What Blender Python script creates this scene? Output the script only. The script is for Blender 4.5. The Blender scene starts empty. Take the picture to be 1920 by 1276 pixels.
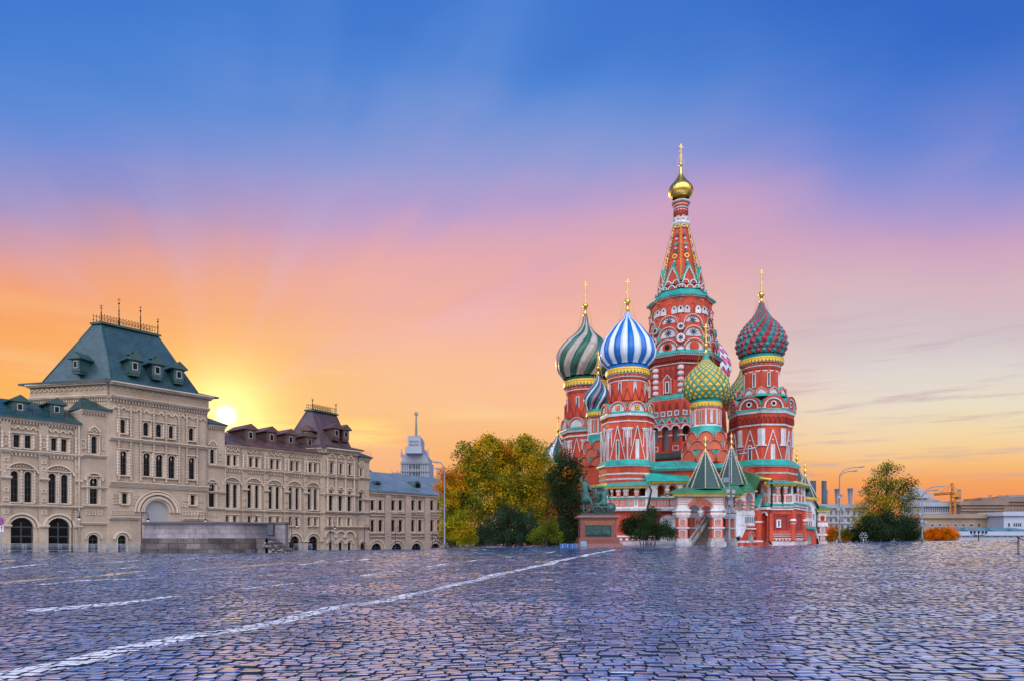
import bpy, bmesh, math, random
import numpy as np
from mathutils import Vector, Matrix
from mathutils.geometry import delaunay_2d_cdt
random.seed(7); RNG = np.random.default_rng(7)
PI = math.pi; sin, cos, rad = math.sin, math.cos, math.radians
sc = bpy.context.scene; col = sc.collection
# ------------------------------------------------------------------ camera
F, CX, HY, H = 1280.0, 960.0, 1008.0, 1.2      # focal length in photo pixels, horizon row, eye height
cam = bpy.data.objects.new('camera', bpy.data.cameras.new('camera')); col.objects.link(cam)
cam.location = (0, 0, H); cam.rotation_euler = (PI / 2, 0, 0)
cam.data.lens = 24; cam.data.sensor_width = 36; cam.data.shift_y = (HY - 638) / 1920
cam.data.clip_start = .1; cam.data.clip_end = 9000
sc.camera = cam
sc.view_settings.view_transform = 'Standard'; sc.view_settings.look = 'None'
sc.view_settings.exposure = 0; sc.view_settings.gamma = 1; sc.view_settings.use_curve_mapping = False
sc.cycles.max_bounces = 6; sc.cycles.diffuse_bounces = 3; sc.cycles.glossy_bounces = 3
sc.cycles.transparent_max_bounces = 6; sc.cycles.sample_clamp_indirect = 6
SUN = Vector(((424 - CX) / F, 1, (HY - 794) / F)).normalized()     # just behind the roof edge
GLOW = Vector(((424 - CX) / F, 1, (HY - 778) / F)).normalized()
# ------------------------------------------------------------------ node helper
def srgb(*c):
    return tuple(((x / 255) / 12.92 if x / 255 <= .04045 else ((x / 255 + .055) / 1.055) ** 2.4) for x in c) + (1,)
class G:
    def __init__(s, tree): s.t = tree
    def new(s, typ, **kw):
        n = s.t.nodes.new(typ)
        for k, v in kw.items(): setattr(n, k, v)
        return n
    def put(s, sock, v):
        if isinstance(v, bpy.types.NodeSocket): s.t.links.new(v, sock)
        elif v is not None:
            if hasattr(sock.default_value, '__len__') and not hasattr(v, '__len__'): v = [v] * len(sock.default_value)
            if hasattr(sock.default_value, '__len__') and len(sock.default_value) == 4 and len(v) == 3: v = tuple(v) + (1,)
            sock.default_value = v
    def m(s, op, a, b=None, c=None, clamp=False):
        n = s.new('ShaderNodeMath', operation=op, use_clamp=clamp)
        for i, v in enumerate((a, b, c)): s.put(n.inputs[i], v) if v is not None else None
        return n.outputs[0]
    def vm(s, op, a, b=None, out=0):
        n = s.new('ShaderNodeVectorMath', operation=op)
        s.put(n.inputs[0], a)
        if b is not None: s.put(n.inputs['Scale' if op == 'SCALE' else 1], b)
        return n.outputs[out]
    def mix(s, f, a, b, mode='MIX'):
        n = s.new('ShaderNodeMix', data_type='RGBA', blend_type=mode)
        s.put(n.inputs[0], f); s.put(n.inputs[6], a); s.put(n.inputs[7], b)
        return n.outputs[2]
    def ramp(s, f, stops, interp='LINEAR'):
        n = s.new('ShaderNodeValToRGB'); r = n.color_ramp; r.interpolation = interp
        while len(r.elements) > 1: r.elements.remove(r.elements[-1])
        r.elements[0].position = stops[0][0]; r.elements[0].color = stops[0][1]
        for p, c in stops[1:]: e = r.elements.new(p); e.color = c
        s.put(n.inputs[0], f); return n.outputs[0]
    def noise(s, vec, scale, detail=3, rough=.5, out=0):
        n = s.new('ShaderNodeTexNoise'); s.put(n.inputs['Vector'], vec)
        n.inputs['Scale'].default_value = scale; n.inputs['Detail'].default_value = detail; n.inputs['Roughness'].default_value = rough
        return n.outputs[out]
    def maprange(s, v, a, b, c=0, d=1, smooth=True):
        n = s.new('ShaderNodeMapRange', interpolation_type='SMOOTHSTEP' if smooth else 'LINEAR')
        s.put(n.inputs[0], v); n.inputs[1].default_value = a; n.inputs[2].default_value = b
        n.inputs[3].default_value = c; n.inputs[4].default_value = d
        return n.outputs[0]
    def comb(s, x, y, z):
        n = s.new('ShaderNodeCombineXYZ'); s.put(n.inputs[0], x); s.put(n.inputs[1], y); s.put(n.inputs[2], z); return n.outputs[0]
    def sep(s, v):
        n = s.new('ShaderNodeSeparateXYZ'); s.put(n.inputs[0], v); return n.outputs
# ------------------------------------------------------------------ sky
world = bpy.data.worlds.new('World'); sc.world = world; world.use_nodes = True
def build_world():
    t = world.node_tree; t.nodes.clear(); g = G(t)
    d = g.new('ShaderNodeTexCoord').outputs['Generated']
    x, y, z = g.sep(d)[:3]
    z0 = g.m('MAXIMUM', z, 0.0)
    def el(py): return max(0, math.sin(math.atan((HY - py) / F)))
    mid = [(el(1008), srgb(238, 146, 100)), (el(930), srgb(246, 164, 100)), (el(860), srgb(250, 180, 116)), (el(780), srgb(252, 196, 142)), (el(690), srgb(250, 192, 152)),
           (el(600), srgb(244, 182, 160)), (el(520), srgb(232, 172, 172)), (el(440), srgb(208, 164, 194)), (el(370), srgb(178, 158, 206)), (el(300), srgb(150, 156, 212)),
           (el(210), srgb(118, 148, 214)), (el(110), srgb(84, 134, 213)), (el(0), srgb(68, 122, 207)), (.75, srgb(44, 96, 186)), (1, srgb(44, 84, 166))]
    left = [(el(1008), srgb(240, 144, 70)), (el(900), srgb(252, 178, 88)), (el(790), srgb(254, 190, 98)), (el(690), srgb(253, 178, 98)), (el(600), srgb(250, 166, 106)),
            (el(540), srgb(244, 164, 124)), (el(480), srgb(226, 160, 154)), (el(420), srgb(192, 152, 182)), (el(350), srgb(148, 146, 204)), (el(270), srgb(112, 142, 214)), (el(190), srgb(92, 138, 214)),
            (el(90), srgb(76, 130, 212)), (el(0), srgb(66, 122, 208)), (1, srgb(44, 84, 166))]
    right = [(el(1008), srgb(222, 138, 110)), (el(940), srgb(242, 146, 86)), (el(900), srgb(247, 166, 98)), (el(865), srgb(248, 192, 126)), (el(820), srgb(244, 214, 164)), (el(760), srgb(234, 222, 198)), (el(700), srgb(222, 214, 208)),
             (el(640), srgb(210, 194, 200)), (el(560), srgb(214, 182, 192)), (el(480), srgb(204, 164, 194)), (el(410), srgb(174, 154, 206)), (el(330), srgb(130, 142, 212)),
             (el(230), srgb(92, 130, 212)), (el(110), srgb(68, 118, 206)), (el(0), srgb(54, 106, 198)), (1, srgb(44, 84, 166))]
    # wavy distortion so that the bands drift like high cirrus
    ang = g.m('ARCTAN2', x, y)
    yy = g.m('MAXIMUM', y, .05)
    px = g.m('SUBTRACT', g.m('DIVIDE', x, yy), (422 - CX) / F); py = g.m('SUBTRACT', g.m('DIVIDE', z, yy), (HY - 776) / F)
    th = g.m('ARCTAN2', py, px); rr = g.m('SQRT', g.m('ADD', g.m('MULTIPLY', px, px), g.m('MULTIPLY', py, py)))
    ray = g.noise(g.comb(g.m('MULTIPLY', th, 2.2), g.m('MULTIPLY', rr, 1.5), 0), 1.3, 3, .42)
    hor = g.noise(g.comb(g.m('MULTIPLY', ang, 1.6), g.m('MULTIPLY', z, 9.0), 3.1), 1.5, 4, .55)
    wob = g.m('ADD', g.m('MULTIPLY', g.m('SUBTRACT', ray, .5), g.maprange(ang, rad(-28), rad(-8), .06, .17)), g.m('MULTIPLY', g.m('SUBTRACT', hor, .5), .05))
    # fade the wobble at the horizon
    zp = g.m('SINE', g.m('ARCTANGENT', g.m('DIVIDE', z0, yy)))      # photo row as an elevation
    e = g.m('MAXIMUM', g.m('ADD', zp, g.m('MULTIPLY', wob, g.maprange(z, .05, .3))), 0)
    L = g.ramp(e, left); M = g.ramp(e, mid); R = g.ramp(e, right)
    # azimuth: photo px 960 -> 0
    c = g.mix(g.maprange(ang, rad(-8), rad(-34)), M, L)
    c = g.mix(g.maprange(ang, rad(7), rad(28)), c, R)
    # thin horizontal cloud streaks low in the sky, blue-grey to the right, yellow near the sun
    st = g.noise(g.comb(g.m('MULTIPLY', ang, 4.0), g.m('MULTIPLY', z, 46.0), 0), 1.6, 6, .6)
    st2 = g.noise(g.comb(g.m('MULTIPLY', ang, 2.2), g.m('MULTIPLY', z, 24.0), 7.7), 1.3, 5, .55)
    lowmask = g.m('MULTIPLY', g.maprange(z, .02, .10), g.maprange(z, .34, .16))
    rm = g.maprange(ang, rad(12), rad(24))
    c = g.mix(g.m('MULTIPLY', g.m('MULTIPLY', g.maprange(st, .50, .70), lowmask), g.m('MULTIPLY', rm, .60)), c, srgb(186, 164, 176))
    c = g.mix(g.m('MULTIPLY', g.m('MULTIPLY', g.maprange(st2, .5, .75), lowmask), g.maprange(rm, 0, 1, .40, .10)), c, srgb(255, 222, 160))
    c = g.mix(g.m('MULTIPLY', g.m('MULTIPLY', g.maprange(ray, .47, .68), g.maprange(z, .52, .34)), g.m('MULTIPLY', g.maprange(ang, rad(-30), rad(-10), .35, 1), g.maprange(z, .1, .3, .15, .36))), c, srgb(246, 194, 198))
    # bright cloud bank hugging the roofs right of the sun
    bank = g.m('MULTIPLY', g.m('MULTIPLY', g.maprange(z, .120, .146), g.maprange(z, .178, .152)), g.m('MULTIPLY', g.maprange(ang, rad(-25), rad(-20)), g.maprange(ang, rad(-7), rad(-13))))
    c = g.mix(g.m('MULTIPLY', bank, g.maprange(st, .42, .58, 0, .85)), c, (1.1, .78, .25, 1))
    # sun glow
    dt = g.vm('DOT_PRODUCT', d, tuple(GLOW), out=1)
    an = g.m('ARCCOSINE', g.m('MINIMUM', dt, .999999))
    halo = g.m('POWER', g.maprange(an, rad(22), 0, 0, 1, False), 3.4)
    c = g.mix(g.m('MULTIPLY', halo, .75), c, srgb(255, 206, 98))
    c = g.vm('ADD', c, g.vm('SCALE', (1.0, .70, .30), g.m('MULTIPLY', g.m('POWER', g.maprange(an, rad(9), 0, 0, 1, False), 3.2), 1.35)))
    c = g.vm('ADD', c, g.vm('SCALE', (1.0, .93, .78), g.m('MULTIPLY', g.maprange(an, rad(.95), 0), 2.4)))
    # physical sky plus an added bright ramp behind the photographer, to light the fronts
    sk = g.new('ShaderNodeTexSky', sky_type='NISHITA'); sk.sun_disc = False
    sk.sun_elevation = math.asin(SUN.z); sk.sun_rotation = math.atan2(SUN.x, SUN.y); sk.air_density = 1.2; sk.dust_density = 1.0; sk.ozone_density = 1.5
    back = g.vm('ADD', g.vm('SCALE', sk.outputs[0], .12), g.vm('MULTIPLY', g.ramp(z0, [(0, (.16, .14, .14, 1)), (.22, (.46, .42, .44, 1)), (.5, (1.25, 1.14, 1.18, 1)), (.8, (1.2, 1.3, 1.7, 1)), (1, (.50, .85, 1.9, 1))]), BACK))
    c = g.mix(g.maprange(y, -.05, -.45), c, back)
    c = g.mix(g.maprange(z, 0, -.05), c, srgb(70, 74, 95))
    bg = g.new('ShaderNodeBackground'); g.put(bg.inputs[0], c); bg.inputs[1].default_value = 1
    out = g.new('ShaderNodeOutputWorld'); t.links.new(bg.outputs[0], out.inputs[0])
BACK = (2.35, 2.35, 2.35)
build_world()
world.cycles.sampling_method = 'MANUAL'; world.cycles.sample_map_resolution = 512
sl = bpy.data.lights.new('sun', 'SUN'); sl.energy = 2.2; sl.angle = rad(.5); sl.color = (1, .68, .38)
so = bpy.data.objects.new('sun', sl); col.objects.link(so); so.rotation_euler = (-SUN).to_track_quat('-Z', 'Y').to_euler()
# ------------------------------------------------------------------ materials
MATS = {}
def mat(name, color, rough=.6, var=.12, scale=.6, metal=0, bump=0, bscale=8, color2=None, spec=.5, kind=None, streak=False, **kw):
    if name in MATS: return MATS[name]
    m = bpy.data.materials.new(name); m.use_nodes = True; t = m.node_tree; g = G(t)
    b = t.nodes['Principled BSDF']; tc = g.new('ShaderNodeTexCoord').outputs['Object']
    v = g.vm('MULTIPLY', tc, (1, 1, .35)) if streak else tc
    n1 = g.noise(v, scale, 5, .6); n2 = g.noise(v, scale * 9, 3, .6)
    dark = tuple(c * (1 - 2.2 * var) for c in color[:3]) if color2 is None else color2
    f = g.maprange(g.m('ADD', g.m('MULTIPLY', n1, .65), g.m('MULTIPLY', n2, .35)), .34, .66)
    c = g.mix(f, dark, tuple(min(1, x * (1 + .7 * var)) for x in color[:3]))
    bh = None
    if kind == 'tiles':      # overlapping roof shingles: fine scale pattern across height
        x, y, z = g.sep(tc)[:3]
        row = g.m('FRACT', g.m('MULTIPLY', z, kw.get('rows', 1.6)))
        br = g.new('ShaderNodeTexBrick'); g.put(br.inputs['Vector'], g.comb(g.m('ADD', x, y), z, 0)); br.inputs['Scale'].default_value = kw.get('rows', 1.6)
        br.inputs['Brick Width'].default_value = .8; br.inputs['Row Height'].default_value = .5; br.inputs['Mortar Size'].default_value = .035
        g.put(br.inputs['Color1'], (1, 1, 1, 1)); g.put(br.inputs['Color2'], (.72, .72, .72, 1)); g.put(br.inputs['Mortar'], (.35, .35, .35, 1))
        c = g.mix(.8, c, br.outputs[0], 'MULTIPLY'); bh = br.outputs[1]
    if kind == 'seam':       # standing seam metal
        x, y, z = g.sep(tc)[:3]
        a = g.m('ABSOLUTE', g.m('SUBTRACT', g.m('FRACT', g.m('MULTIPLY', g.m('ADD', g.m('MULTIPLY', x, kw.get('kx', 1.0)), g.m('MULTIPLY', y, kw.get('ky', 1.0))), 1.5)), .5))
        s_ = g.maprange(a, .44, .49)
        c = g.mix(g.m('MULTIPLY', s_, .45), c, tuple(k * .45 for k in color[:3]) + (1,)); bh = s_
    if kind in ('brick', 'ashlar'):
        x, y, z = g.sep(tc)[:3]
        br = g.new('ShaderNodeTexBrick'); g.put(br.inputs['Vector'], g.comb(g.m('ADD', g.m('MULTIPLY', x, kw.get('kx', .7)), g.m('MULTIPLY', y, kw.get('ky', .7))), z, 0))
        br.inputs['Scale'].default_value = kw.get('rows', 3.5); br.inputs['Brick Width'].default_value = kw.get('bw', 1.0); br.inputs['Row Height'].default_value = kw.get('rh', .5); br.inputs['Mortar Size'].default_value = .02
        k = kw.get('contrast', .8)
        g.put(br.inputs['Color1'], (1, 1, 1, 1)); g.put(br.inputs['Color2'], (k, k, k, 1)); g.put(br.inputs['Mortar'], (k * .8, k * .8, k * .8, 1))
        c = g.mix(1.0, c, br.outputs[0], 'MULTIPLY'); bh = g.m('SUBTRACT', 1, br.outputs[1])
    g.put(b.inputs['Base Color'], c)
    g.put(b.inputs['Roughness'], g.maprange(n2, .3, .7, max(0, rough - .1), min(1, rough + .12)))
    b.inputs['Metallic'].default_value = metal; b.inputs['Specular IOR Level'].default_value = spec
    if bump or bh is not None:
        bp = g.new('ShaderNodeBump'); bp.inputs['Strength'].default_value = .5; bp.inputs['Distance'].default_value = bump or .03
        hh = g.noise(tc, bscale, 4, .6)
        if bh is not None: hh = g.m('ADD', g.m('MULTIPLY', hh, .3), bh)
        g.put(bp.inputs['Height'], hh); g.put(b.inputs['Normal'], bp.outputs[0])
    MATS[name] = m; return m
RED = mat('red_brick_paint', (.60, .070, .026), .75, .21, .5, bump=.015, streak=True)
SALM = mat('salmon_paint', (.62, .135, .070), .75, .12, .6, bump=.01, streak=True)
DRED = mat('dark_red_paint', (.30, .028, .022), .8, .12, .7)
WHT = mat('white_limewash', (.66, .65, .65), .7, .16, .8, bump=.01, streak=True)
TEAL = mat('teal_roof_metal', (.022, .36, .29), .45, .2, .5, kind='seam', kx=.9, ky=.5)
TEALP = mat('teal_paint', (.022, .36, .29), .5, .2, .8)
GRNR = mat('green_roof_metal', (.05, .22, .10), .5, .2, .5, kind='seam', kx=.8, ky=.7)
DKG = mat('dark_green_shingle', (.018, .075, .062), .45, .15, 1.2, kind='tiles', rows=2.4)
GOLD = mat('gilded_metal', (.95, .60, .13), .3, .10, 1.5, metal=1)
GPAINT = mat('gold_paint', (.86, .55, .05), .4, .1, 2)
BLUE = mat('cobalt_paint', (.005, .15, .50), .35, .12, .7)
DWHT = mat('dome_white', (.68, .74, .80), .35, .05, .7)
DGRN = mat('dome_green', (.030, .125, .080), .4, .2, .6)
DTAN = mat('dome_tan', (.47, .40, .33), .45, .15, .6)
CRIM = mat('crimson_paint', (.42, .030, .055), .4, .15, .8)
SGRN = mat('stud_green', (.012, .24, .22), .4, .15, .8)
YEL = mat('yellow_paint', (.78, .50, .05), .45, .12, .7)
DYEL = mat('olive_gold_paint', (.66, .44, .05), .45, .12, .7)
DTEAL = mat('dome_teal', (.012, .22, .27), .35, .15, .8)
PINK = mat('dome_pink', (.55, .24, .30), .45, .12, .8)
DBLU = mat('dome_dark', (.02, .05, .08), .4, .1, .8)
PNK2 = mat('chevron_pink', (.80, .16, .30), .45, .1, .8)
GLS = mat('dark_window', (.007, .008, .010), .22, .3, 1.5, spec=.12)
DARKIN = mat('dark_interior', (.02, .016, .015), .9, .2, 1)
STONEW = mat('weathered_base_stone', (.50, .47, .46), .85, .22, .9, bump=.03)
CREAM = mat('cream_stucco', (.49, .375, .27), .85, .09, .35, bump=.02, bscale=5, kind='brick', kx=.645, ky=.764, rows=2.2, contrast=.93)
CREAM2 = mat('cream_moulding', (.58, .46, .34), .85, .10, .5, bump=.015, streak=True)
GUMR = mat('blue_green_tile_roof', (.034, .092, .108), .4, .15, .6, kind='tiles', rows=1.5)
MAUVE = mat('flare_mauve_tile_roof', (.115, .070, .072), .45, .2, .4, kind='tiles', rows=1.5)  # brown of the far roofs, with the sun flare's tint put into the colour
MAUVM = mat('flare_mauve_sheet_roof', (.13, .070, .060), .4, .2, .5, kind='seam', kx=.645, ky=.764)
GUMM = mat('dark_green_sheet_roof', (.018, .062, .066), .42, .2, .5, kind='seam', kx=.645, ky=.764)
GUMB = mat('pale_green_sheet_roof', (.13, .20, .22), .4, .15, .5, kind='seam', kx=.645, ky=.764)
IRON = mat('black_iron', (.02, .02, .022), .45, .1, 2, metal=.6)
GREYM = mat('grey_steel_paint', (.16, .19, .23), .45, .1, 1.5)
GALV = mat('galvanised_steel', (.40, .42, .44), .4, .1, 2, metal=.5)
GLOBE = mat('opal_glass', (.75, .75, .72), .2, .02, 2)
BRONZE = mat('green_patina_bronze', (.032, .125, .10), .5, .3, 1.3, bump=.03, color2=(.010, .045, .040))
DBRONZE = mat('dark_bronze', (.018, .045, .045), .5, .2, 2, bump=.02)
GRANITE = mat('red_granite', (.19, .052, .038), .45, .15, 3, bump=.005)
GRANL = mat('pink_granite', (.25, .105, .09), .5, .12, 3)
BARK = mat('bark', (.045, .032, .024), .9, .25, 3, bump=.04)
# ------------------------------------------------------------------ geometry helpers
def fp(px, d): return ((px - CX) / F * d, d)
def P3(px, py, d): return Vector(((px - CX) / F * d, d, H + (HY - py) / F * d))
def arch(cx, cy, r, n=10, ry=None, pointed=False, a0=PI, a1=0):
    ry = ry or r; o = []
    for i in range(n + 1):
        a = a0 + (a1 - a0) * i / n
        x, y = cx + r * cos(a), cy + ry * sin(a)
        if pointed: y += ry * .28 * max(0, 1 - abs(cos(a)) * 2.6) ** 1.5
        o.append((x, y))
    return o
def opening(u0, u1, v0, v1, kind='r'):
    w = (u1 - u0); c = (u0 + u1) / 2
    if kind == 'r': return [(u0, v0), (u0, v1), (u1, v1), (u1, v0)]
    if kind in 'aA': return [(u0, v0)] + arch(c, v1 - w / 2, w / 2, 10 if kind == 'a' else 16) + [(u1, v0)]
    if kind == 'd':
        r = w / 4
        return [(u0, v0)] + arch(u0 + r, v1 - r, r, 6) + [(c, v1 - r - .35 * w)] + arch(u1 - r, v1 - r, r, 6) + [(u1, v0)]
class MB:
    def __init__(s): s.v = []; s.f = []; s.m = []; s.sm = []; s.mats = []
    def mi(s, m):
        if m not in s.mats: s.mats.append(m)
        return s.mats.index(m)
    def face(s, idx, m, smooth=False): s.f.append(tuple(idx)); s.m.append(s.mi(m)); s.sm.append(smooth)
    def add(s, pts, faces, m, smooth=False):
        b = len(s.v); s.v.extend([tuple(p) for p in pts])
        for f in faces: s.face([b + i for i in f], m, smooth)
        return b
    def box(s, c, size, m, rz=0):
        x, y, z = size[0] / 2, size[1] / 2, size[2] / 2; ca, sa = cos(rz), sin(rz)
        pts = [(c[0] + a * x * ca - b * y * sa, c[1] + a * x * sa + b * y * ca, c[2] + e * z) for e in (-1, 1) for a, b in ((-1, -1), (1, -1), (1, 1), (-1, 1))]
        s.add(pts, [(3, 2, 1, 0), (4, 5, 6, 7), (0, 1, 5, 4), (1, 2, 6, 5), (2, 3, 7, 6), (3, 0, 4, 7)], m)
    def prism(s, fr, pts, d0, d1, m, side=None, back=False):
        o, u, n = fr; k = len(pts); P = []
        for d in (d1, d0):
            for (a, b) in pts: P.append((o[0] + u[0] * a + n[0] * d, o[1] + u[1] * a + n[1] * d, o[2] + b))
        b = len(s.v); s.v.extend(P); s.face([b + i for i in range(k)], m)
        for i in range(k): j = (i + 1) % k; s.face((b + i, b + k + i, b + k + j, b + j), side or m)
        if back: s.face([b + k + i for i in reversed(range(k))], side or m)
    def rect(s, fr, u0, u1, v0, v1, d0, d1, m): s.prism(fr, [(u0, v0), (u0, v1), (u1, v1), (u1, v0)], d0, d1, m)
    def strip(s, fr, p, q, w, d0, d1, m):
        dx, dy = q[0] - p[0], q[1] - p[1]; l = math.hypot(dx, dy) or 1; nx, ny = -dy / l * w / 2, dx / l * w / 2
        s.prism(fr, [(p[0] - nx, p[1] - ny), (p[0] + nx, p[1] + ny), (q[0] + nx, q[1] + ny), (q[0] - nx, q[1] - ny)], d0, d1, m)
    def ring(s, fr, u0, u1, v0, v1, w, d0, d1, m):
        s.rect(fr, u0, u0 + w, v0, v1, d0, d1, m); s.rect(fr, u1 - w, u1, v0, v1, d0, d1, m)
        s.rect(fr, u0 + w, u1 - w, v0, v0 + w, d0, d1, m); s.rect(fr, u0 + w, u1 - w, v1 - w, v1, d0, d1, m)
    def archband(s, fr, cx, cy, ri, ro, d0, d1, m, n=12, pointed=False):
        A = arch(cx, cy, ro, n, None, pointed); B = arch(cx, cy, ri, n, None, pointed)
        for i in range(n): s.prism(fr, [A[i], A[i + 1], B[i + 1], B[i]], d0, d1, m)
    def kok(s, fr, cx, cy, r, back, fill, band, top, inner=WHT, pointed=False, bw=.26, n=14):
        """a kokoshnik: arched gable with a metal-covered back"""
        s.prism(fr, arch(cx, cy, r, n, None, pointed), -back, 0, fill, top)
        s.archband(fr, cx, cy, r * (1 - bw), r * .985, -.02, .16 * min(1, r), band, n, pointed)
        if inner: s.archband(fr, cx, cy, r * (1 - bw * .62), r * (1 - bw * .42), -.02, .16 * min(1, r) + .04, inner, n, pointed)
    def lathe(s, cx, cy, prof, n, rot, m, smooth=False, cap=True, sx=1):
        b = len(s.v)
        for z, r in prof:
            for i in range(n):
                a = rot + 2 * PI * i / n; s.v.append((cx + r * cos(a), cy + r * sin(a), z))
        for j in range(len(prof) - 1):
            for i in range(n):
                k = (i + 1) % n
                s.face((b + j * n + i, b + j * n + k, b + (j + 1) * n + k, b + (j + 1) * n + i), m if not callable(m) else m(i, j), smooth)
        if cap:
            L = len(prof) - 1
            if prof[0][1] > .01: s.face([b + i for i in reversed(range(n))], m if not callable(m) else m(0, 0))
            if prof[L][1] > .01: s.face([b + L * n + i for i in range(n)], m if not callable(m) else m(0, L - 1))
    def tube(s, pts, rads, m, n=6, smooth=True, cap=True):
        pts = [Vector(p) for p in pts]; b = len(s.v); prev = None
        if not hasattr(rads, '__len__'): rads = [rads] * len(pts)
        for i, p in enumerate(pts):
            t = (pts[min(i + 1, len(pts) - 1)] - pts[max(i - 1, 0)]).normalized()
            if prev is None: a = t.orthogonal().normalized()
            else:
                a = prev - t * prev.dot(t); a = a.normalized() if a.length > 1e-6 else t.orthogonal().normalized()
            prev = a; c = t.cross(a)
            for k in range(n):
                w = 2 * PI * k / n; s.v.append(tuple(p + (a * cos(w) + c * sin(w)) * rads[i]))
        for i in range(len(pts) - 1):
            for k in range(n):
                l = (k + 1) % n; s.face((b + i * n + k, b + i * n + l, b + (i + 1) * n + l, b + (i + 1) * n + k), m, smooth)
        if cap: s.face([b + k for k in reversed(range(n))], m); e = b + (len(pts) - 1) * n; s.face([e + k for k in range(n)], m)
    def ball(s, c, r, m, n=10, k=7, sz=1):
        s.lathe(c[0], c[1], [(c[2] + r * sz * -cos(PI * j / k), max(.001, r * sin(PI * j / k))) for j in range(k + 1)], n, 0, m, True, False)
    def wall(s, fr, outer, holes, m, reveal, rm=None):
        """flat wall with cut openings and their reveals"""
        V = list(outer); E = [(i, (i + 1) % len(outer)) for i in range(len(outer))]
        for h in holes:
            b = len(V); V += h; E += [(b + i, b + (i + 1) % len(h)) for i in range(len(h))]
        r = delaunay_2d_cdt([Vector(p) for p in V], E, [], 0, 1e-5)
        o, u, n = fr
        base = len(s.v); s.v.extend([(o[0] + u[0] * p.x, o[1] + u[1] * p.x, o[2] + p.y) for p in r[0]])
        def inside(p, poly):
            c = False; j = len(poly) - 1
            for i in range(len(poly)):
                if (poly[i][1] > p[1]) != (poly[j][1] > p[1]) and p[0] < (poly[j][0] - poly[i][0]) * (p[1] - poly[i][1]) / (poly[j][1] - poly[i][1]) + poly[i][0]: c = not c
                j = i
            return c
        bb = [(min(p[0] for p in h), max(p[0] for p in h), min(p[1] for p in h), max(p[1] for p in h)) for h in holes]
        for f in r[2]:
            cx = sum(r[0][i].x for i in f) / 3; cy = sum(r[0][i].y for i in f) / 3
            if not inside((cx, cy), outer): continue
            if any(b[0] < cx < b[1] and b[2] < cy < b[3] and inside((cx, cy), h) for h, b in zip(holes, bb)): continue
            s.face([base + i for i in f], m)
        for h in holes:
            b = len(s.v); k = len(h)
            for d in (0, -reveal):
                for (x, y) in h: s.v.append((o[0] + u[0] * x + n[0] * d, o[1] + u[1] * x + n[1] * d, o[2] + y))
            for i in range(k): j = (i + 1) % k; s.face((b + i, b + j, b + k + j, b + k + i), rm or m)
    def build(s, name, parent=None, origin=None):
        me = bpy.data.meshes.new(name); v = s.v
        if origin is not None: v = [(a - origin[0], b - origin[1], c - origin[2]) for a, b, c in v]
        me.from_pydata(v, [], s.f)
        for m in s.mats: me.materials.append(m)
        me.polygons.foreach_set('material_index', s.m); me.polygons.foreach_set('use_smooth', s.sm); me.update()
        return link(name, me, parent, origin)
def link(name, me, parent=None, origin=None):
    o = bpy.data.objects.new(name, me); col.objects.link(o)
    if origin is not None: o.location = origin
    if parent is not None:
        o.parent = parent; w = parent
        while w.parent: w = w.parent
        o.matrix_parent_inverse = (Matrix.Translation(w.location) @ Matrix.Rotation(w.rotation_euler.z, 4, 'Z')).inverted() if parent is w else Matrix()
    return o
def tag(o, label=None, cat=None, group=None, kind=None):
    if label: o['label'] = label
    if cat: o['category'] = cat
    if group: o['group'] = group
    if kind: o['kind'] = kind
    return o
def thing(name, label, cat, loc=(0, 0, 0), group=None, rz=0):
    o = bpy.data.objects.new(name, None); col.objects.link(o); o.location = loc; o.rotation_euler = (0, 0, rz); o.empty_display_size = .5
    return tag(o, label, cat, group)
def kids(o): return [c for c in KID.get(o.name, [])]
def dup(root, loc, label, rz=0):
    r = root.copy(); col.objects.link(r); r.location = loc; r.rotation_euler = (0, 0, rz); r['label'] = label
    for ch in root.children:
        c = ch.copy(); col.objects.link(c); c.parent = r; c.matrix_parent_inverse = ch.matrix_parent_inverse.copy()
        for g2 in ch.children: d = g2.copy(); col.objects.link(d); d.parent = c; d.matrix_parent_inverse = g2.matrix_parent_inverse.copy()
    return r
class Fac:
    """a vertical wall plane through two ground points, left to right seen from the camera"""
    def __init__(s, A, B):
        s.A = Vector(A); s.B = Vector(B); s.L = (s.B - s.A).length; s.u = (s.B - s.A).normalized(); s.n = Vector((s.u.y, -s.u.x))
    def uv(s, px, py, off=0):
        r = Vector(((px - CX) / F, 1)); t = (s.A + s.n * off).dot(s.n) / r.dot(s.n); p = r * t
        return (p - s.A).dot(s.u), H + (HY - py) / F * t
    def fr(s, off=0):
        o = s.A + s.n * off; k = getattr(s, 'k', 1); return ((o.x, o.y, 0), (s.u.x, s.u.y), (s.n.x * k, s.n.y * k))
    def pos(s, a, v, off=0):
        p = s.A + s.u * a + s.n * off; return Vector((p.x, p.y, v))
    def rect(s, x0, x1, y0, y1, off=0):
        a, va = s.uv(x0, y0, off); b, vb = s.uv(x1, y0, off); c, vc = s.uv((x0 + x1) / 2, y1, off); _, vt = s.uv((x0 + x1) / 2, y0, off)
        return a, b, vc, vt
def shift(fr, d): o, u, n = fr; return ((o[0] + n[0] * d, o[1] + n[1] * d, o[2]), u, n)
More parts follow.
